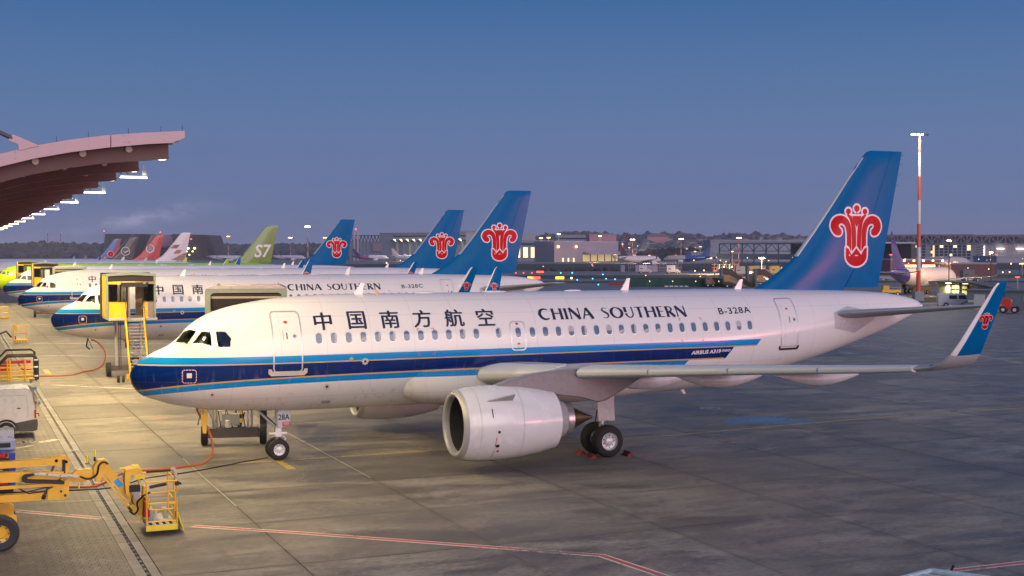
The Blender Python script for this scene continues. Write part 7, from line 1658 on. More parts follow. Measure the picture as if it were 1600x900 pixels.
def simple_wheels(t, xs_, w, r):
    for x in xs_:
        for s_ in (0, w): mb = MB(); mb.lathe([(-.1, r * .4), (-.1, r), (.1, r), (.1, r * .4)], 16, 'y', (x, s_, r), M_tyre); wh = mb.build('wheel', None, t, smooth=40); mb = MB(); mb.lathe([(-.11, .01), (-.11, r * .5)], 12, 'y', (x, s_, r), M_rim, caps=False); mb.build('rim', None, wh)
def small_van(x, y, ang, label, col):
    t = thing('parked_van', label, 'van', (x, y, gz(y)), ang)
    mb = MB(); pr = [(0, .3), (0, 1.6), (.15, 1.85), (3.3, 1.88), (4.0, 1.25), (4.9, 1.02), (5.0, .75), (5.0, .3)]
    mb.loft([[(p[0], yy, p[1]) for p in pr] for yy in (-.02, 1.86)], True, True, mat('small_van_white', col, .3, coat=.3)); mb.build('body', None, t)
    mb = MB(); mb.prism([(3.28, 1.80), (3.98, 1.28), (3.9, 1.22), (3.1, 1.72)], 'y', .15, 1.7, M_win); mb.build('windscreen', None, t)
    for (a, b) in ((1.35, 2.35), (2.55, 3.35)): mb = MB(); mb.prism([(a, 1.12), (a, 1.62), (b, 1.62), (b + (.3 if a > 2 else 0), 1.12)], 'y', -.06, -.025, M_win); mb.build('side_window', None, t)
    mb = MB(); mb.box(4.9, 5.03, .1, .45, .75, .92, E_warm); mb.build('headlight', None, t)
    simple_wheels(t, (.95, 4.05), 1.84, .33)
small_van(*at(1467, 174), R(-34), 'white van parked in front of the open lit shed', (.62, .66, .72))
def red_lift():
    t = thing('boom_lift', 'red boom lift parked before the low blue-grey building', 'boom lift', (109.6, 75.9, gz(75)), R(-50)); m_ = mat('lift_red', (.55, .03, .015), .4)
    mb = MB(); mb.box(.2, 2.9, .0, 1.5, .5, .85, m_); mb.build('chassis', None, t)
    mb = MB(); mb.box(.6, 2.4, .1, 1.4, .85, 1.75, m_); mb.build('turret', None, t)
    mb = MB(); mb.bar((2.6, .7, 1.5), (-2.5, .7, 1.35), .22, .22, mat('pale_boom', (.45, .42, .42), .5)); mb.bar((-2.5, .7, 1.35), (-3.3, .7, 1.0), .18, .18, M_darks); mb.build('boom', None, t)
    simple_wheels(t, (.4, 1.6, 2.9), 1.5, .42)
    mb = MB(); mb.box(.8, .85, .07, .1, 1.2, 1.5, M_logo_white); mb.box(1.05, 1.1, .07, .1, 1.2, 1.5, M_logo_white); mb.build('white_marks', None, t)
red_lift()
# tall red and white mast close by, the other masts far off
def mast(px, d, ytop, label, bands=7, lamp=None, w=.17, cross=True, group='floodlight masts', lw=1.0, xy=None):
    k_ = far(d); x, y = at(px, d * k_); z0 = gz(y); t = thing('light_mast', label, 'light mast', (x, y, z0), -AZ0, group); H = (hz(ytop, d * k_) - z0) / k_; t.scale = (k_,) * 3
    for i in range(bands):
        z_a, z_b = H * i / bands, H * (i + 1) / bands; k = i / bands; mb = MB(); mb.lathe([(z_a, w * (1.5 - .8 * k)), (z_b, w * (1.5 - .8 * (k + 1 / bands)))], 12, 'z', (0, 0, 0), mat('mast_red', (.50, .09, .05), .5, var=.03) if i % 2 == 0 else mat('mast_white', (.55, .55, .55), .5, var=.03)); mb.build('mast_section', None, t, smooth=40)
    lw_ = lw * d / 500
    mb = MB(); mb.box(-.9 * lw_, .9 * lw_, -.1, .1, H, H + .15 * lw_, M_darks); mb.build('head_frame', None, t)
    for q in (-.7, -.25, .25, .7): mb = MB(); mb.box((q - .17) * lw_, (q + .17) * lw_, -.35, -.1, H + .0, H + .33 * lw_, lamp or E_flood); mb.build('floodlight', None, t)
    return t
def big_mast():
    x, y = 129.1, 111.2; t = thing('light_mast', 'tall red and white banded mast with a lit head right of the nearest fin', 'light mast', (x, y, gz(y)), -AZ0, 'floodlight masts'); H = 25.0
    mb = MB(); mb.box(-.7, .7, -.7, .7, 0, 1.4, M_cladb); mb.build('footing', None, t)
    zs = [1.0, 4.55, 8.1, 11.65, 15.2, 18.8, 22.4, H]
    for i in range(7):
        r0, r1 = .34 - .026 * i, .34 - .026 * (i + 1); mb = MB(); mb.lathe([(zs[i], r0), (zs[i + 1], r1)], 18, 'z', (0, 0, 0), mat('mast_red', (.50, .09, .05), .5, var=.03) if i % 2 == 0 else mat('mast_white', (.55, .55, .55), .5, var=.03)); mb.build('mast_section', None, t, smooth=40)
    mb = MB(); mb.box(-1.4, 1.0, -.12, .12, H, H + .12, M_darks); mb.tube([(-.5, 0, H + .1), (-.5, 0, H + .6)], .03, 5, M_darks); mb.box(.9, 1.3, -.15, .15, H - .05, H + .2, M_darks); mb.build('head_frame', None, t)
    for q in (-1.35, -1.0, -.45, .15): mb = MB(); mb.box(q, q + .26, -.45, -.1, H + .0, H + .2, em('mast_glow', (1, .95, .8), 9)); mb.build('floodlight', None, t)
    mb = MB(); mb.lathe([(-.12, .02), (0, .14), (.12, .02)], 8, 'z', (-.45, -.3, 4.2), E_red); mb.build('red_lamp', None, t)
big_mast()
lamp_light(128.0, 109.9, 24.9, 2600, .8, (0, 0, 0), (1, .90, .78), 170)
mast(481, 560, 355, 'red and white mast with a blazing head between the green and the fourth blue fin', lamp=em('mast_blaze', (1, .96, .82), 26), lw=1.1)
mast(454, 800, 372, 'red and white mast just right of the green fin', lamp=E_flood, lw=.8); mast(408, 800, 370, 'red topped mast touching the green fin from behind', lamp=E_orange, lw=.8)
mast(357, 800, 370, 'slim red and white mast right of the dark test enclosure', lamp=E_orange, lw=.7); mast(508, 800, 372, 'mast left of the fourth blue fin near its foot', lamp=E_orange, lw=.8)
mast(988, 500, 375, 'lit mast right of the brown crane', lamp=E_flood); mast(1064, 500, 374, 'lit mast above the beige fuselage and the blue one', lamp=E_flood); mast(1154, 470, 372.5, 'mast with a warm lit head over the steel frame hall', lamp=E_flood)
mast(1094, 560, 386, 'short mast with white head by the stepped grey block', lamp=E_cool, lw=.6); mast(961, 520, 398, 'short white lamp post at the lit entrance canopy', bands=1, lamp=E_cool, lw=.4)
mast(349, 900, 393, 'low mast at the foot of the test enclosure', bands=3, lamp=E_red, lw=.3)
def street(px, d, ytop, m_, label, grp='sodium street lamps along the far road', r=.6):
    k_ = far(d); x, y = at(px, d * k_); t = thing('street_lamp', label, 'street lamp', (x, y, gz(y)), -AZ0, grp); H = (hz(ytop, d * k_) - gz(y)) / k_; t.scale = (k_,) * 3; mb = MB(); mb.tube([(0, 0, 0), (0, 0, H)], .12, 6, mat('lamp_post_grey', (.3, .3, .32), .5)); mb.build('post', None, t, smooth=40)
    mb = MB(); mb.lathe([(-.28 * r, .3 * r), (0, 1.5 * r), (.3 * r, .5 * r)], 10, 'z', (0, 0, H), m_); mb.build('lamp_head', None, t, smooth=40)
street(1492, 420, 410, em('sodium_soft', (1, .52, .16), 5), 'orange street lamp right of the white tent'); street(1545, 420, 411, em('sodium_soft', (1, .52, .16), 5), 'orange street lamp left of the plain pale hall'); street(1597, 400, 412, em('sodium_soft', (1, .52, .16), 5), 'orange street lamp at the right edge'); street(1597 + 40, 400, 412, E_orange, 'orange street lamp beyond the right edge')
street(1190, 400, 403.5, E_star, 'blazing yellow lamp below the steel frame hall', r=.65)
for i, (px_, py_, d, m_, lb) in enumerate(((1403, 394, 560, E_orange, 'orange lamp in front of the office wing'), (1557, 398, 480, E_red, 'red lamp above the plain pale hall'), (1547, 397, 470, E_orange, 'small orange lamp left of the plain pale hall'), (1467, 424, 330, E_red, 'red lamp above the gold lit fuselage'), (1392, 398, 330, E_red, 'red lamp by the purple fin'), (1590, 433, 260, E_red, 'red lamp low at the right edge'), (983, 387, 620, E_orange, 'orange lamp beside the brown crane'), (991, 399, 480, E_red, 'red lamp left of the black tail'), (1015, 399, 480, E_red, 'red lamp right of the black tail'), (1056, 399, 480, E_red, 'red lamp over the beige fuselage'), (1086, 393, 520, E_orange, 'amber lamp on the stepped grey block'), (1105, 396, 500, E_orange, 'amber lamp right of the stepped grey block'), (1144, 393, 470, E_orange, 'amber lamp inside the steel frame hall'))):
    street(px_, d, py_, m_, lb, None, .35)
# crane
t = thing('tower_crane', 'slim red-brown crane mast right of the windowless hall', 'crane', (*at(975, 1040), gz(1000)), -AZ0); t.scale = (2, 2, 2); m_ = mat('crane_rust', (.20, .07, .05), .6); mb = MB()
Hc = (hz(368, 1040) - gz(1000)) / 2
for s_ in (-.35, .35): mb.bar((s_, 0, 0), (s_ * .5, 0, Hc), .22, .22, m_)
mb.build('mast', None, t)
mb = MB()
for k in range(9): mb.bar((-.33, 0, Hc * k / 9), (.33, 0, Hc * (k + 1) / 9), .12, .12, m_)
mb.build('lattice', None, t)
mb = MB(); mb.bar((-.3, 0, Hc), (1.0, 0, Hc - 1.6), .3, .3, m_); mb.box(-.5, .5, -.3, .3, Hc - .8, Hc, m_); mb.build('jib_head', None, t)
# green fence with panels and posts, trucks, airstairs
def green_fence():
    a = Vector(at(984, 283)); b = Vector(at(1140, 281)); u = b - a; L_ = u.length; ang = math.atan2(u.y, u.x); t = thing('construction_fence', 'dark green screened construction fence beyond the nearest fuselage', 'fence', (a.x, a.y, gz(200)), ang); n = 13
    m_ = mat('green_mesh', (.012, .075, .055), .7, var=.25, vscale=.4)
    for i in range(n):
        x0, x1 = L_ * i / n, L_ * (i + 1) / n; lean = .7 * max(0, 1 - i / 3); mb = MB()
        mb.loft([[(x0 + .05, -.03, 0), (x1 - .05, -.03, 0), (x1 - .05, -.03, 1.95), (x0 + .05 - (lean if i == 0 else 0), -.03, 1.95)], [(x0 + .05, .03, 0), (x1 - .05, .03, 0), (x1 - .05, .03, 1.95), (x0 + .05 - (lean if i == 0 else 0), .03, 1.95)]], True, True, m_); mb.build('screen_panel', None, t)
        mb = MB(); mb.box(x0 - .05, x0 + .05, -.08, .08, 0, 2.05, M_darks); mb.build('post', None, t)
    for i in (2, 5, 8, 11): mb = MB(); mb.lathe([(-.15, .02), (0, .13), (.15, .02)], 8, 'z', (L_ * i / n + 1, -.2, 1.6 - .2 * (i % 3)), E_warm); mb.build('fence_lamp', None, t)
    mb = MB()
    for i in range(5): mb.box(L_ * (.35 + .05 * i), L_ * (.35 + .05 * i) + .8, -.5, -.2, 0, .25, M_logo_white)
    mb.build('concrete_feet', None, t)
green_fence()
def truck(px, d, label, box_c, cab_c, w=2.9, h=2.3, lit=False):
    x, y = at(px, d); t = thing('service_truck', label, 'truck', (x, y, gz(y)), -AZ0 + R(4)); mb = MB(); mb.box(0, w * .72, 0, 2, .6, h, mat('box_%d' % int(box_c[0] * 99 + box_c[2] * 9), box_c, .5)); mb.build('box_body', None, t)
    mb = MB(); mb.prism([(w * .74, .4), (w * .74, 1.75), (w * .9, 1.7), (w * 1.0, 1.2), (w * 1.15, 1.1), (w * 1.15, .4)], 'y', .05, 1.95, mat('cab_%d' % int(cab_c[0] * 99 + cab_c[2] * 9), cab_c, .4)); mb.build('cab', None, t)
    mb = MB(); mb.prism([(w * .92, 1.62), (w * 1.0, 1.2), (w * .99, 1.18), (w * .9, 1.6)], 'y', .2, 1.8, M_win); mb.box(w * .12, w * .35, -.03, -.01, 1.6, 1.9, M_win); mb.build('windscreen', None, t)
    mb = MB(); mb.box(0, w * 1.1, .3, 1.7, .35, .6, M_darks); mb.build('chassis', None, t); simple_wheels(t, (w * .2, w * .9), 2.0, .38)
    if lit: mb = MB(); mb.box(w * 1.14, w * 1.17, .2, .6, .7, .95, E_flood); mb.build('headlight', None, t)
truck(1104, 279, 'tan box truck with orange cab at the right end of the green fence', (.45, .28, .17), (.62, .30, .03), 1.6, 2.1)
truck(1133, 277, 'small cart with pale blue and cream box beside the first airstairs', (.42, .45, .60), (.55, .36, .18), 1.5, 2.2)
for (px_, d, lb, bc, lit) in ((1171, 430, 'cream cabin with glowing front below the steel frame hall', (.5, .35, .12), True), (1183, 440, 'lit bus left of the blazing lamp', (.3, .28, .25), True), (1204, 430, 'yellow lit cabin right of the blazing lamp', (.6, .42, .10), True), (1222, 400, 'dark truck with bright headlights near the fin foot', (.12, .12, .14), True), (1150, 420, 'grey van left of the cream cabin', (.25, .25, .28), True), (998, 470, 'pale container truck left of the grey containers', (.45, .42, .50), False), (1042, 460, 'white pick-up right of the grey containers', (.5, .48, .55), False), (1505, 330, 'dark car with white lights right of the gold fuselage', (.1, .1, .12), True)): truck(px_, d, lb, bc, bc, 4.2, 3.0, lit)
def airstairs(px0, d, label, s=1.0):
    x, y = at(px0, d); t = thing('airstairs', label, 'airstairs', (x, y, gz(y)), -AZ0, 'mobile airstairs parked together'); br = mat('stair_brown', (.09, .055, .05), .6); ta = mat('stair_tan', (.42, .24, .10), .5); bl = mat('stair_blue', (.09, .13, .17), .5)
    mb = MB(); mb.box(0, .45, 0, 1.6, 1.9, 4.0, bl); mb.box(.45, 1.6, 0, 1.6, 3.75, 4.0, M_darks); mb.build('door_frame', None, t)
    mb = MB(); mb.prism([(.7, 1.9), (2.0, 1.9), (5.9, .1), (5.0, .1), (2.0, 1.3), (.7, 1.3)], 'y', -.05, .05, ta); mb.prism([(.7, 2.7), (1.9, 2.7), (1.9, 1.9), (.7, 1.9)], 'y', -.05, .05, ta); mb.build('side_panel', None, t)
    mb = MB(); mb.prism([(.5, 3.8), (2.2, 3.85), (6.3, .9), (6.3, .3), (5.3, .5), (2.0, 2.7), (.5, 2.7)], 'y', .0, .12, br); mb.build('covered_flight', None, t)
    mb = MB(); mb.bar((2.2, .8, 3.85), (6.3, .8, .95), 1.5, .12, mat('stair_cover', (.16, .18, .22), .4)); mb.build('roof_cover', None, t)
    for k in range(8): u = (k + .5) / 8; mb = MB(); mb.box(1.9 + 3.9 * u - .2, 1.9 + 3.9 * u + .2, .15, 1.4, 1.9 - 1.75 * u, 1.96 - 1.75 * u, M_steel); mb.build('step', None, t)
    mb = MB(); mb.box(1.0, 4.6, .2, 1.4, .35, .8, M_darks); mb.build('chassis', None, t); simple_wheels(t, (1.4, 4.0), 1.5, .35)
airstairs(1126, 274, 'left brown covered airstairs behind the second blade antenna'); airstairs(1179, 270, 'right brown covered airstairs just left of the nearest fin foot')
x, y = at(1168, 276); t = thing('lit_kiosk', 'small lit shelter between the two airstairs', 'shelter', (x, y, gz(y)), -AZ0); mb = MB(); mb.box(0, .3, 0, 2, 0, 3.6, M_cladb); mb.box(1.7, 2.1, 0, 2, 0, 3.6, M_cladb); mb.box(-.1, 2.2, 0, 2, 3.6, 3.8, M_cladb); mb.build('frame', None, t); mb = MB(); mb.box(.3, 1.7, 1.9, 2, 0, 2.4, mat('kiosk_wall', (.35, .25, .14), .5)); mb.build('rear_wall', None, t); mb = MB(); mb.box(.5, .9, .1, .2, 3.0, 3.3, E_flood); mb.box(1.2, 1.6, .1, .2, 3.0, 3.3, E_flood); mb.build('lamps', None, t)
# grey containers, tanks in the middle distance
def container(px, d, w_m, h_m, col, label, ribs=8):
    x, y = at(px, d); t = thing('container', label, 'container', (x, y, gz(y)), -AZ0, None); mb = MB(); mb.box(0, w_m, 0, 2.5, .1, h_m, mat('cont_%d' % int(col[0] * 200), col, .6)); mb.build('shell', None, t)
    for i in range(ribs): mb = MB(); mb.box(w_m * (i + .1) / ribs, w_m * (i + .35) / ribs, -.08, 0, .2, h_m - .1, mat('cont_rib', (.30, .27, .33), .6)); mb.build('corrugation', None, t)
for (px_, w_, lb) in ((993, 3.9, 'left grey ribbed container before the black tailed airliner'), (1011, 4.0, 'middle grey ribbed container before the black tailed airliner'), (970, 1.5, 'small pink white container right of the windowless hall')): container(px_, 500, w_, 2.6, (.38, .34, .42), lb)
for i, px_ in enumerate((982, 989, 1027, 1034, 1051, 1057)):
    x, y = at(px_, 505); t = thing('equipment_rack', ('leftmost', 'second', 'third', 'fourth', 'fifth', 'rightmost')[i] + ' of the six grey equipment racks near the ribbed containers', 'rack', (x, y, -.98), -AZ0, 'grey equipment racks near the containers'); mb = MB()
    for q in (0, .9, 1.8): mb.bar((q, 0, 0), (q, 0, 3.6 - .5 * (i % 3)), .2, .2, M_cladp)
    mb.build('post', None, t); mb = MB(); mb.box(0, 1.9, -.1, .1, 1.2, 1.5, M_cladp); mb.box(0, 1.9, -.1, .1, .2, .5, M_cladm); mb.build('rail', None, t)
x, y = at(1112, 470); t = thing('scaffold_stack', 'pinkish lit tangle of scaffolding below the steel frame hall', 'scaffold', (x, y, -.98), -AZ0); mb = MB(); rr_ = random.Random(5); m_ = mat('pink_scaffold', (.55, .30, .24), .5)
for i in range(22): x0 = rr_.uniform(0, 10); mb = MB(); mb.bar((x0, rr_.uniform(-1, 1), .2), (x0 + rr_.uniform(-1.2, 1.2), rr_.uniform(-1, 1), rr_.uniform(2.2, 4.0)), .16, .16, m_); mb.build('scaffold_tube', None, t)
for j in range(3): mb = MB(); mb.box(0, 10, -.3, .3, .9 + j, 1.05 + j, m_); mb.build('scaffold_deck', None, t)
for q in (2.6, 6.2): mb = MB(); mb.box(q, q + .25, -.4, -.3, 1.4, 3, em('green_glow', (.2, 1, .4), 2)); mb.build('green_lamp', None, t)
for q in (4.2, 7, 8.6): mb = MB(); mb.box(q, q + .4, -.4, -.3, 2.0, 2.3, E_flood); mb.build('white_lamp', None, t)
# distant airliners
def mini(label, px, d, rz_deg, fin, hull=(.55, .53, .60), z=None, A=0, F=0, det=0, rud=None):
    x, y = at(px, d); nm = 'fin_%02d%02d%02d' % tuple(int(v * 99) for v in fin)
    return make_aircraft('passenger_aircraft', label, (x, y, gz(y)), F, A, hullmat=mat('hull_%02d%02d%02d' % tuple(int(v * 99) for v in hull), hull, .35, var=.03, vscale=.5) if not hasattr(hull, 'name') else hull, finmat=mat(nm, fin, .4), style='none', detail=det, sharkmat=mat(nm, fin, .4), rz=R(rz_deg), group='distant airliners across the field', rudder_mat=rud)
mag = mottled('magenta_hull', (.60, .58, .66), [(0, 18, 40, (.38, .05, .22)), (0, 25.5, 40, (.07, .03, .18))])
mini('distant airliner with magenta rear and purple fin seen right of the fourth blue fin', 607, 1200, 157, (.05, .03, .16), mag)
mini('distant white airliner with white fin marked red, before the lit hangar', 668, 1190, 160, (.60, .42, .48), (.50, .50, .58))
mini('distant white airliner with a navy fin right of the test enclosure', 383, 1150, 157, (.015, .02, .05), (.52, .52, .60))
mini('distant white airliner with violet fin between the green fin and the lit mast', 478, 1250, 157, (.10, .03, .13), (.50, .48, .56))
mini('distant white airliner with black fin before the grey containers', 1032, 760, 195, (.012, .012, .016), (.62, .58, .56))
mini('distant airliner with a beige primer hull and blue rear below the hillside town', 1036, 900, -25, (.02, .08, .25), mottled('beige_hull', (.42, .38, .34), [(0, 15, 60, (.02, .09, .34))]))
gold = mottled('gold_white_hull', (.62, .58, .54), [(0, 27.5 - 1, 60, (.035, .03, .17))])
pur = mini('airliner with a purple rear and fin turned away from us, its hull lit gold, beyond the near fin', 1487, 244, 0, (.05, .035, .20), gold, det=1)
tx_, ty_ = at(1389, 219); pur.scale = (.8, .8, .8); pur.rotation_euler = (0, 0, R(205.5)); pur.location = (tx_ + 26.9 * math.cos(R(25.5)), ty_ + 26.9 * math.sin(R(25.5)), gz(128)); pur['label'] = 'smaller airliner with purple rear turned away from us, hull lit gold, beyond the nearest fin'
v, f = text_mesh('D', 1.6, bold=.05); mb = MB(); xb = max(p[0] for p in v); mb.add([hp(27.7 + p[0] * .9, (p[1] - .6) / 2.0 + .1, -1, .02) for p in v], f, M_logo_white); mb.build('lettering', None, pur, recalc=False)
for (x, y, z, pw, c) in ((150, 128, 9, 5200, (1, .55, .20)), (163, 132, 7, 3600, (1, .55, .20))): lamp_light(x, y, z, pw, .6, (0, 0, 0), c, 175)
for i, (x, y) in enumerate(((150, 128), (163, 132))):
    t = thing('apron_lamp', ('orange apron lamp on a post at the tail of the purple rear airliner', 'orange apron lamp on a post beyond the purple rear airliner')[i], 'lamp', (x, y, gz(y))); mb = MB(); mb.tube([(0, 0, 0), (0, 0, 9.3 - 2 * i)], .09, 6, M_darks); mb.build('post', None, t); mb = MB(); mb.lathe([(.0, .3), (.2, .2)], 8, 'z', (0, 0, 9.1 - 2 * i + .1), E_orange); mb.build('lamp_head', None, t)
def yellow_gse(px, d, label):
    x, y = at(px, d); t = thing('ground_cart', label, 'cart', (x, y, gz(y)), -AZ0); mb = MB(); mb.box(0, 3.2, 0, 1.2, .5, 1.0, M_byel); mb.box(.2, 1.2, 0, 1.2, 1.0, 1.7, M_byel); mb.bar((1.2, .1, 1.4), (3.2, .1, 1.4), .06, .06, M_byel); mb.bar((3.1, .1, 1), (3.1, .1, 1.5), .06, .06, M_byel); mb.build('body', None, t); simple_wheels(t, (.6, 2.6), 1.2, .3)
yellow_gse(1379, 222, 'yellow ground cart under the tail of the purple rear airliner'); yellow_gse(1427, 232, 'second yellow cart behind the foot of the tall mast')
# taxiway lights and signs
TW = [(876, 425, E_blue), (894, 425, E_blue), (902, 438, E_blue), (926, 436, E_blue), (947, 436, E_blue), (961, 437, E_blue), (935, 447, E_blue), (942, 428, E_blue), (893, 435.5, E_orange), (1124, 447, E_blue), (806, 425, E_red), (818, 425, E_red), (831, 425, E_red), (1009, 430, E_warm), (1094, 432, E_warm), (1082, 436, E_warm), (1059, 436, E_warm)]
ords = ['leftmost', 'second', 'third', 'fourth', 'fifth', 'sixth', 'seventh', 'eighth', 'ninth']
cnt = {}
for (px_, py_, m_) in TW:
    d = FL * (CZ + .98) / (py_ + 2 - 389.4); x, y = at(px_, d); cn = {E_blue.name: 'blue', E_red.name: 'red', E_orange.name: 'orange', E_warm.name: 'warm'}[m_.name]; cnt[cn] = cnt.get(cn, 0)
    t = thing('taxiway_light', '%s %s taxiway light on the far field' % (ords[cnt[cn]], cn), 'taxiway light', (x, y, gz(y)), 0, '%s taxiway lights on the far field' % cn); cnt[cn] += 1
    mb = MB(); mb.tube([(0, 0, 0), (0, 0, .25)], .06, 6, M_darks); mb.build('stem', None, t); r_ = .17 * d / 350 * (1.7 if m_ is E_orange else 1); mb = MB(); mb.lathe([(0, r_ * .5), (r_ * .6, r_), (r_ * 1.3, r_ * .8), (r_ * 1.7, .02)], 10, 'z', (0, 0, .2), m_); mb.build('lens', None, t, smooth=50)
for (px_, py_, w_, m_, lb) in ((829, 436, 1.6, em('sign_yellow', (1, .62, .05), 2.2), 'yellow lit taxiway sign at the second airliner tail'), (838, 436, 2.2, em('sign_red', (1, .10, .06), 2.2), 'red lit taxiway sign beside the yellow one'), (875, 436, 2.3, em('sign_yellow', (1, .62, .05), 2.2), 'yellow lit taxiway sign left of the orange light'), (846, 424, 2.6, em('sign_red', (1, .10, .06), 2.2), 'red lit sign farther off, below the windowless hall'), (960, 448, 3.0, mat('dull_red_sign', (.2, .02, .03), .5), 'dull red unlit board left of the green fence')):
    d = FL * (CZ + .98) / (py_ + 2.5 - 389.4); x, y = at(px_ - w_ * 3, d); t = thing('taxiway_sign', lb, 'sign', (x, y, gz(y)), -AZ0); mb = MB(); mb.box(0, w_, 0, .2, .3, 1.0, m_); mb.build('panel', None, t); mb = MB(); mb.box(.1, .2, .05, .15, 0, .3, M_darks); mb.box(w_ - .2, w_ - .1, .05, .15, 0, .3, M_darks); mb.build('leg', None, t)
# red and white barrier
a = Vector(at(305, 420)); b = Vector(at(505, 400)); u = b - a; t = thing('safety_barrier', 'low barrier of red and white blocks behind the green airliner', 'barrier', (a.x, a.y, gz(400)), math.atan2(u.y, u.x)); n = 34
for i in range(n): mb = MB(); mb.box(u.length * i / n, u.length * (i + .92) / n, 0, .5, 0, 3.2, mat('mast_red', (.50, .09, .05), .5) if i % 2 else mat('block_white', (.5, .5, .53), .6)); mb.build('barrier_block', None, t)
# grass and road strips
M_grass = mat('winter_grass', (.045, .050, .028), .9, var=.3, vscale=.05, bump=.3, bscale=2)
def band(pxa, pxb, d0, d1, label, m_=M_grass, z=.02):
    P_ = [at(pxa, d0), at(pxb, d0), at(pxb, d1), at(pxa, d1)]; n = 16; mb = MB(); rr = []
    for dd in (d0, (d0 + d1) / 2, d1): rr.append([(*at(pxa + (pxb - pxa) * i / n, dd), gz(at(pxa + (pxb - pxa) * i / n, dd)[1]) + z) for i in range(n + 1)])
    mb.loft(rr, False, False, m_); o = mb.build('grass_strip', None); tag(o, label, None, None, 'structure')
band(640, 1700, 318, 338, 'narrow strip of dull winter grass beyond the second taxiway'); band(500, 1900, 372, 430, 'wider strip of winter grass on the field'); band(-200, 2200, 560, 900, 'far belt of winter grass before the hangars'); band(-300, 2400, 1450, 4500, 'open land behind the airfield')
band(1330, 1900, 190, 212, 'grass verge behind the lit shed')
# low vegetation and hills
def hill(label, pts, d, depth, m_):
    """pts: (px, ytop)"""
    rr = []; 
    for k in range(4):
        f_ = (0, .35, .8, 1.5)[k]; hgt = (0, .55, 1, 1)[k]; dd = d + depth * f_
        rr.append([(*at(px_, dd), -6 + (hz(py_, d + depth * .8) + 6) * hgt) for px_, py_ in pts])
    mb = MB(); mb.loft(rr, False, False, m_); o = mb.build('hill', None, smooth=60); return tag(o, label, None, None, 'structure')
M_hill = mat('wooded_slope', (.065, .072, .082), .95, var=.3, vscale=.02)  # slope colour lightened to paint in distance haze
H1 = [(-300, 392), (0, 391), (80, 390.5), (165, 391), (340, 389), (430, 388), (500, 387.5), (560, 388), (640, 386), (700, 380), (760, 377), (830, 375), (905, 369), (940, 371), (965, 374), (1000, 373), (1060, 371.5), (1100, 375), (1140, 374), (1165, 372), (1210, 374), (1260, 376), (1380, 378), (1600, 380), (1900, 384)]
H1s = smooth2d(H1, 3)
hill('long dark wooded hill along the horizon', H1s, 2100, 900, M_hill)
def forest(label, pts, d0, d1, n, size, seed, m_):
    rnd = random.Random(seed); V = []; F = []; xs_ = [p[0] for p in pts]; ys_ = [p[1] for p in pts]
    ico = [(0, 0, 1), (.89, 0, .45), (.28, .85, .45), (-.72, .53, .45), (-.72, -.53, .45), (.28, -.85, .45), (.72, .53, -.45), (-.28, .85, -.45), (-.89, 0, -.45), (-.28, -.85, -.45), (.72, -.53, -.45), (0, 0, -1)]
    icf = [(0, 1, 2), (0, 2, 3), (0, 3, 4), (0, 4, 5), (0, 5, 1), (1, 6, 2), (2, 7, 3), (3, 8, 4), (4, 9, 5), (5, 10, 1), (6, 7, 2), (7, 8, 3), (8, 9, 4), (9, 10, 5), (10, 6, 1), (6, 11, 7), (7, 11, 8), (8, 11, 9), (9, 11, 10), (10, 11, 6)]
    for k in range(n):
        px_ = rnd.uniform(xs_[0], xs_[-1]); f_ = rnd.random(); d = d0 + (d1 - d0) * f_; dref = d1
        yt = ys_[0]
        for i in range(len(xs_) - 1):
            if xs_[i] <= px_ <= xs_[i + 1]: tt = (px_ - xs_[i]) / (xs_[i + 1] - xs_[i]); yt = ys_[i] * (1 - tt) + ys_[i + 1] * tt
        top = hz(yt, dref); z = -4 + (top + 4) * min(1, f_ * 1.15) + rnd.uniform(-.3, .5) * size; x, y = at(px_, d); s_ = size * rnd.uniform(.6, 1.3); ang = rnd.uniform(0, 6.28)
        o = len(V)
        for (a, b, c) in ico: j = rnd.uniform(.75, 1.25); V.append((x + (a * math.cos(ang) - b * math.sin(ang)) * s_ * j, y + (a * math.sin(ang) + b * math.cos(ang)) * s_ * j, z + c * s_ * .95 * j))
        F += [(a + o, b + o, c + o) for a, b, c in icf]
    mb = MB(); mb.add(V, F, m_); o = mb.build('far_woods', None, recalc=False); return tag(o, label, None, None, 'stuff')
M_wood = mat('bare_winter_woods', (.075, .082, .092), .95, var=.4, vscale=.08); M_wood2 = mat('darker_woods', (.022, .026, .024), .95, var=.4, vscale=.08)  # first wood tone raised so its colour carries some of the haze
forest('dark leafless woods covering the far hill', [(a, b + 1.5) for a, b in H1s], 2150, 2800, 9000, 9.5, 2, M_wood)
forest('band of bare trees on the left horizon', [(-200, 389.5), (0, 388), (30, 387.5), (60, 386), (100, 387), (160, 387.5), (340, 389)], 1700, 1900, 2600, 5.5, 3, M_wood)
forest('nearer clump of dark trees behind the hangars', [(1000, 398), (1100, 396), (1300, 394), (1500, 392), (1700, 392)], 1300, 1400, 1400, 4.5, 8, M_wood2)
forest('low scrub between the taxiways', [(840, 424), (900, 423), (975, 424), (1130, 425), (1260, 426)], 500, 540, 700, 1.0, 4, mat('dry_scrub', (.06, .05, .035), .95, var=.3))
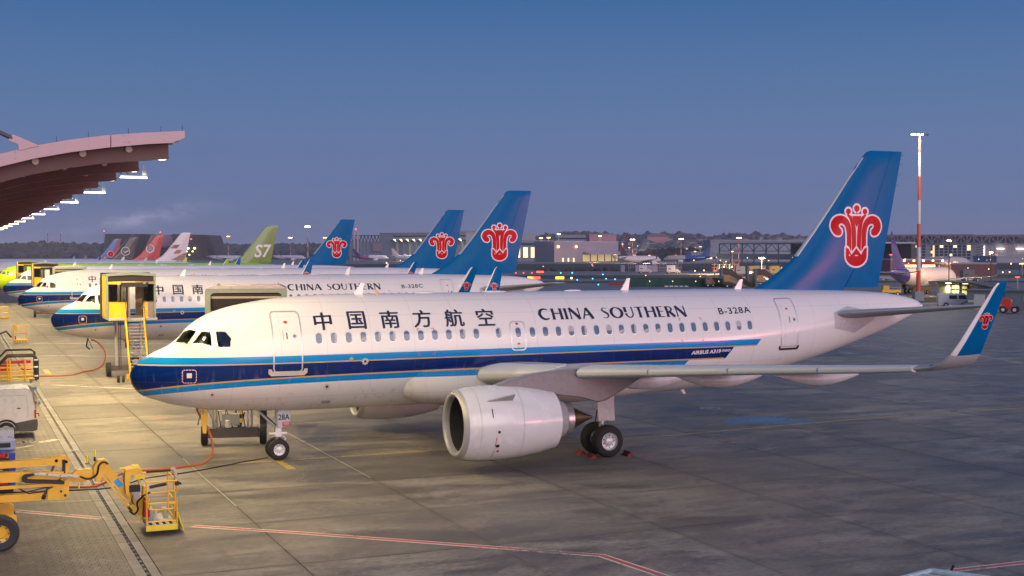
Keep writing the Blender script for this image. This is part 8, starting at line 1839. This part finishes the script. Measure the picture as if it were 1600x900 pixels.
def bush(px, d, h_, label):
    x, y = at(px, d); t = thing('bush', label, 'bush', (x, y, gz(y))); rnd = random.Random(int(px)); mb = MB()
    for k in range(120):
        a = rnd.uniform(0, 6.28); r_ = rnd.uniform(0, 1) ** .5 * h_ * .8; z = rnd.uniform(.1, 1) * h_ * (1.1 - r_ / h_ * .7); s_ = .22; p = Vector((r_ * math.cos(a), r_ * math.sin(a), z)); mb.add([p + Vector((rnd.uniform(-s_, s_), rnd.uniform(-s_, s_), rnd.uniform(-s_, s_))) for _ in range(3)], [(0, 1, 2)])
    mb.build('foliage', mat('bush_green', (.05, .06, .03), .9), t, recalc=False); mb = MB(); mb.tube([(0, 0, 0), (0, 0, h_ * .6)], [.1, .04], 5, M_darks); mb.build('stem', None, t)
bush(1042, 300, 1.9, 'brownish bush behind the green fence'); bush(1031, 303, 1.5, 'small dark conifer bush left of the brownish bush')
# town on the slope
rnd = random.Random(11); pals = [(.30, .30, .34), (.38, .35, .38), (.24, .25, .30), (.34, .26, .27)]
hm = [mat('house_wall_%d' % i, c, .7, var=0) for i, c in enumerate(pals)]; rm = [mat('house_roof_%d' % i, c, .7, var=0) for i, c in enumerate(((.10, .11, .14), (.16, .13, .14), (.08, .09, .11)))]
hw = {}
for i in range(12):
    w_, dp, h_ = rnd.uniform(7, 15), rnd.uniform(7, 11), rnd.uniform(3.5, 7); a_ = MB(); a_.box(0, w_, 0, dp, -3, h_); wo = a_.build('wall', hm[i % 4]); b_ = MB(); b_.prism([(-.6, h_), (w_ / 2, h_ + 3), (w_ + .6, h_)], 'y', -.5, dp + .5); ro = b_.build('roof', rm[i % 3]); hw[i] = (wo.data, ro.data, w_, h_); bpy.data.objects.remove(wo); bpy.data.objects.remove(ro)
wn = MB(); wn.box(0, 1.6, -.12, -.04, 0, 1.3); wo = wn.build('window', M_win); wme = wo.data; bpy.data.objects.remove(wo); wn = MB(); wn.box(0, 1.8, -.12, -.04, 0, 1.5); wo = wn.build('window', E_warm); wml = wo.data; bpy.data.objects.remove(wo)
for i in range(85):
    px_ = rnd.uniform(968, 1122) if i < 72 else rnd.uniform(1125, 1245); py_ = rnd.uniform(380, 397) if i < 72 else rnd.uniform(377, 381); d = 2060 - (py_ - 380) * 28; x, y = at(px_, d); i_ = i % 12; z = hz(py_ + 2, d)
    t = thing('hillside_house', 'pale house among the many on the dark wooded slope', 'house', (x, y, z), -AZ0 + rnd.uniform(-.5, .5), 'houses on the far hillside'); t.scale = (1.35,) * 3; wall = link('wall', hw[i_][0], t); link('roof', hw[i_][1], t)
    for k in range(3): link('window', wml if rnd.random() < .10 else wme, wall, (hw[i_][2] * (.12 + .3 * k), 0, hw[i_][3] * .4))
x, y = at(1011, 1990); t = thing('pink_house', 'pink gabled house standing highest in the hillside town', 'house', (x, y, hz(380, 1990)), -AZ0); t.scale = (2, 2, 2); mb = MB(); mb.box(0, 16, 0, 10, 0, 5, mat('pink_wall', (.45, .22, .27), .6)); mb.build('wall', None, t); mb = MB(); mb.prism([(-1, 5), (4, 7.5), (12, 7.5), (17, 5)], 'y', -.5, 10.5, rm[1]); mb.build('roof', None, t)
# church spire on the skyline
x, y = at(1393, 1900); t = thing('church_spire', 'thin dark church spire on the skyline right of the nearest fin', 'spire', (x, y, -1)); mb = MB(); mb.lathe([(0, 2.0), (hz(371, 1900), 3.4), (hz(360, 1900) + 1, .1)], 8, 'z', (0, 0, 0), M_darks); mb.build('steeple', None, t)
for i, (px_, yt) in enumerate(((75, 362), (95, 362))):
    x, y = at(px_, 1400); t = thing('radio_mast', ('left hair thin radio mast with red lamps on the left horizon', 'right hair thin radio mast with red lamps on the left horizon')[i], 'radio mast', (x, y, -1)); H = hz(yt, 1400); mb = MB(); mb.tube([(0, 0, 0), (0, 0, H)], .25, 4, M_darks); mb.build('mast', None, t)
    for f_ in (1, .8, .6): mb = MB(); mb.lathe([(-.5, .05), (0, .45), (.5, .05)], 6, 'z', (0, 0, H * f_), em('dim_red', (1, .12, .12), .9)); mb.build('red_lamp', None, t)
# small town and apron lamps sprinkled over the far side
rnd = random.Random(21)
lmesh = {}
for k, m_ in enumerate((E_warm, E_orange, E_cool, E_red)):
    mb = MB(); mb.lathe([(-.35, .05), (0, .42), (.35, .05)], 6, 'z'); o = mb.build('bulb', m_); lmesh[k] = o.data; bpy.data.objects.remove(o)
ph = MB(); ph.box(-.07, .07, -.07, .07, -6, -.3); po = ph.build('post', M_darks); pme = po.data; bpy.data.objects.remove(po)
for i in range(90):
    if i < 30: px_, py_, d = rnd.uniform(968, 1120), rnd.uniform(384, 401), 1700
    elif i < 58: px_, py_, d = rnd.uniform(1395, 1600), rnd.uniform(404, 431), rnd.choice((380, 420, 330))
    elif i < 76: px_, py_, d = rnd.uniform(1075, 1260), rnd.uniform(402, 428), 420
    else: px_, py_, d = rnd.uniform(600, 960), rnd.uniform(406, 420), 520
    x, y = at(px_, d); t = thing('distant_lamp', 'tiny lamp among the many glimmering across the far field', 'lamp', (x, y, hz(py_, d)), 0, 'tiny lamps glimmering across the far field'); s_ = d / 700 * rnd.uniform(.5, 1.1); t.scale = (s_, s_, s_)
    link('bulb', lmesh[rnd.choices((0, 1, 2, 3), (5, 3, 3, 1))[0]], t); link('post', pme, t)
for (px_, d, z, pw, c) in ((1195, 395, 8, 9000, (1, .72, .36)), (1010, 480, 6.5, 7000, (1, .85, .62)), (1110, 455, 9, 7000, (1, .60, .36)), (650, 600, 8, 6000, (1, .88, .66)), (1440, 400, 10, 9000, (1, .62, .32)), (1560, 540, 7, 7000, (1, .9, .75)), (930, 540, 5, 2500, (1, .62, .28))):  # area lights without fixtures, added to brighten the far field
    k_ = far(d); x, y = at(px_, d * k_); lamp_light(x, y, z * k_, pw * k_ * k_ * 1.3, 1.5, (R(-35) * 0, 0, 0), c, 178)

# evening haze over the whole field
HM = bpy.data.materials.new('haze_air'); HM.use_nodes = True; nt = HM.node_tree; nt.nodes.clear(); o_ = nt.nodes.new('ShaderNodeOutputMaterial'); v_ = nt.nodes.new('ShaderNodeVolumePrincipled')
v_.inputs['Color'].default_value = (.80, .86, 1.0, 1); v_.inputs['Density'].default_value = .00010; v_.inputs['Anisotropy'].default_value = 0.0; nt.links.new(v_.outputs[0], o_.inputs['Volume']); mb = MB(); mb.box(-3900, 5900, -115, 11000, -9, 60); hz_ = mb.build('haze', HM); tag(hz_, 'thin bluish evening haze over the airfield', None, None, 'stuff')
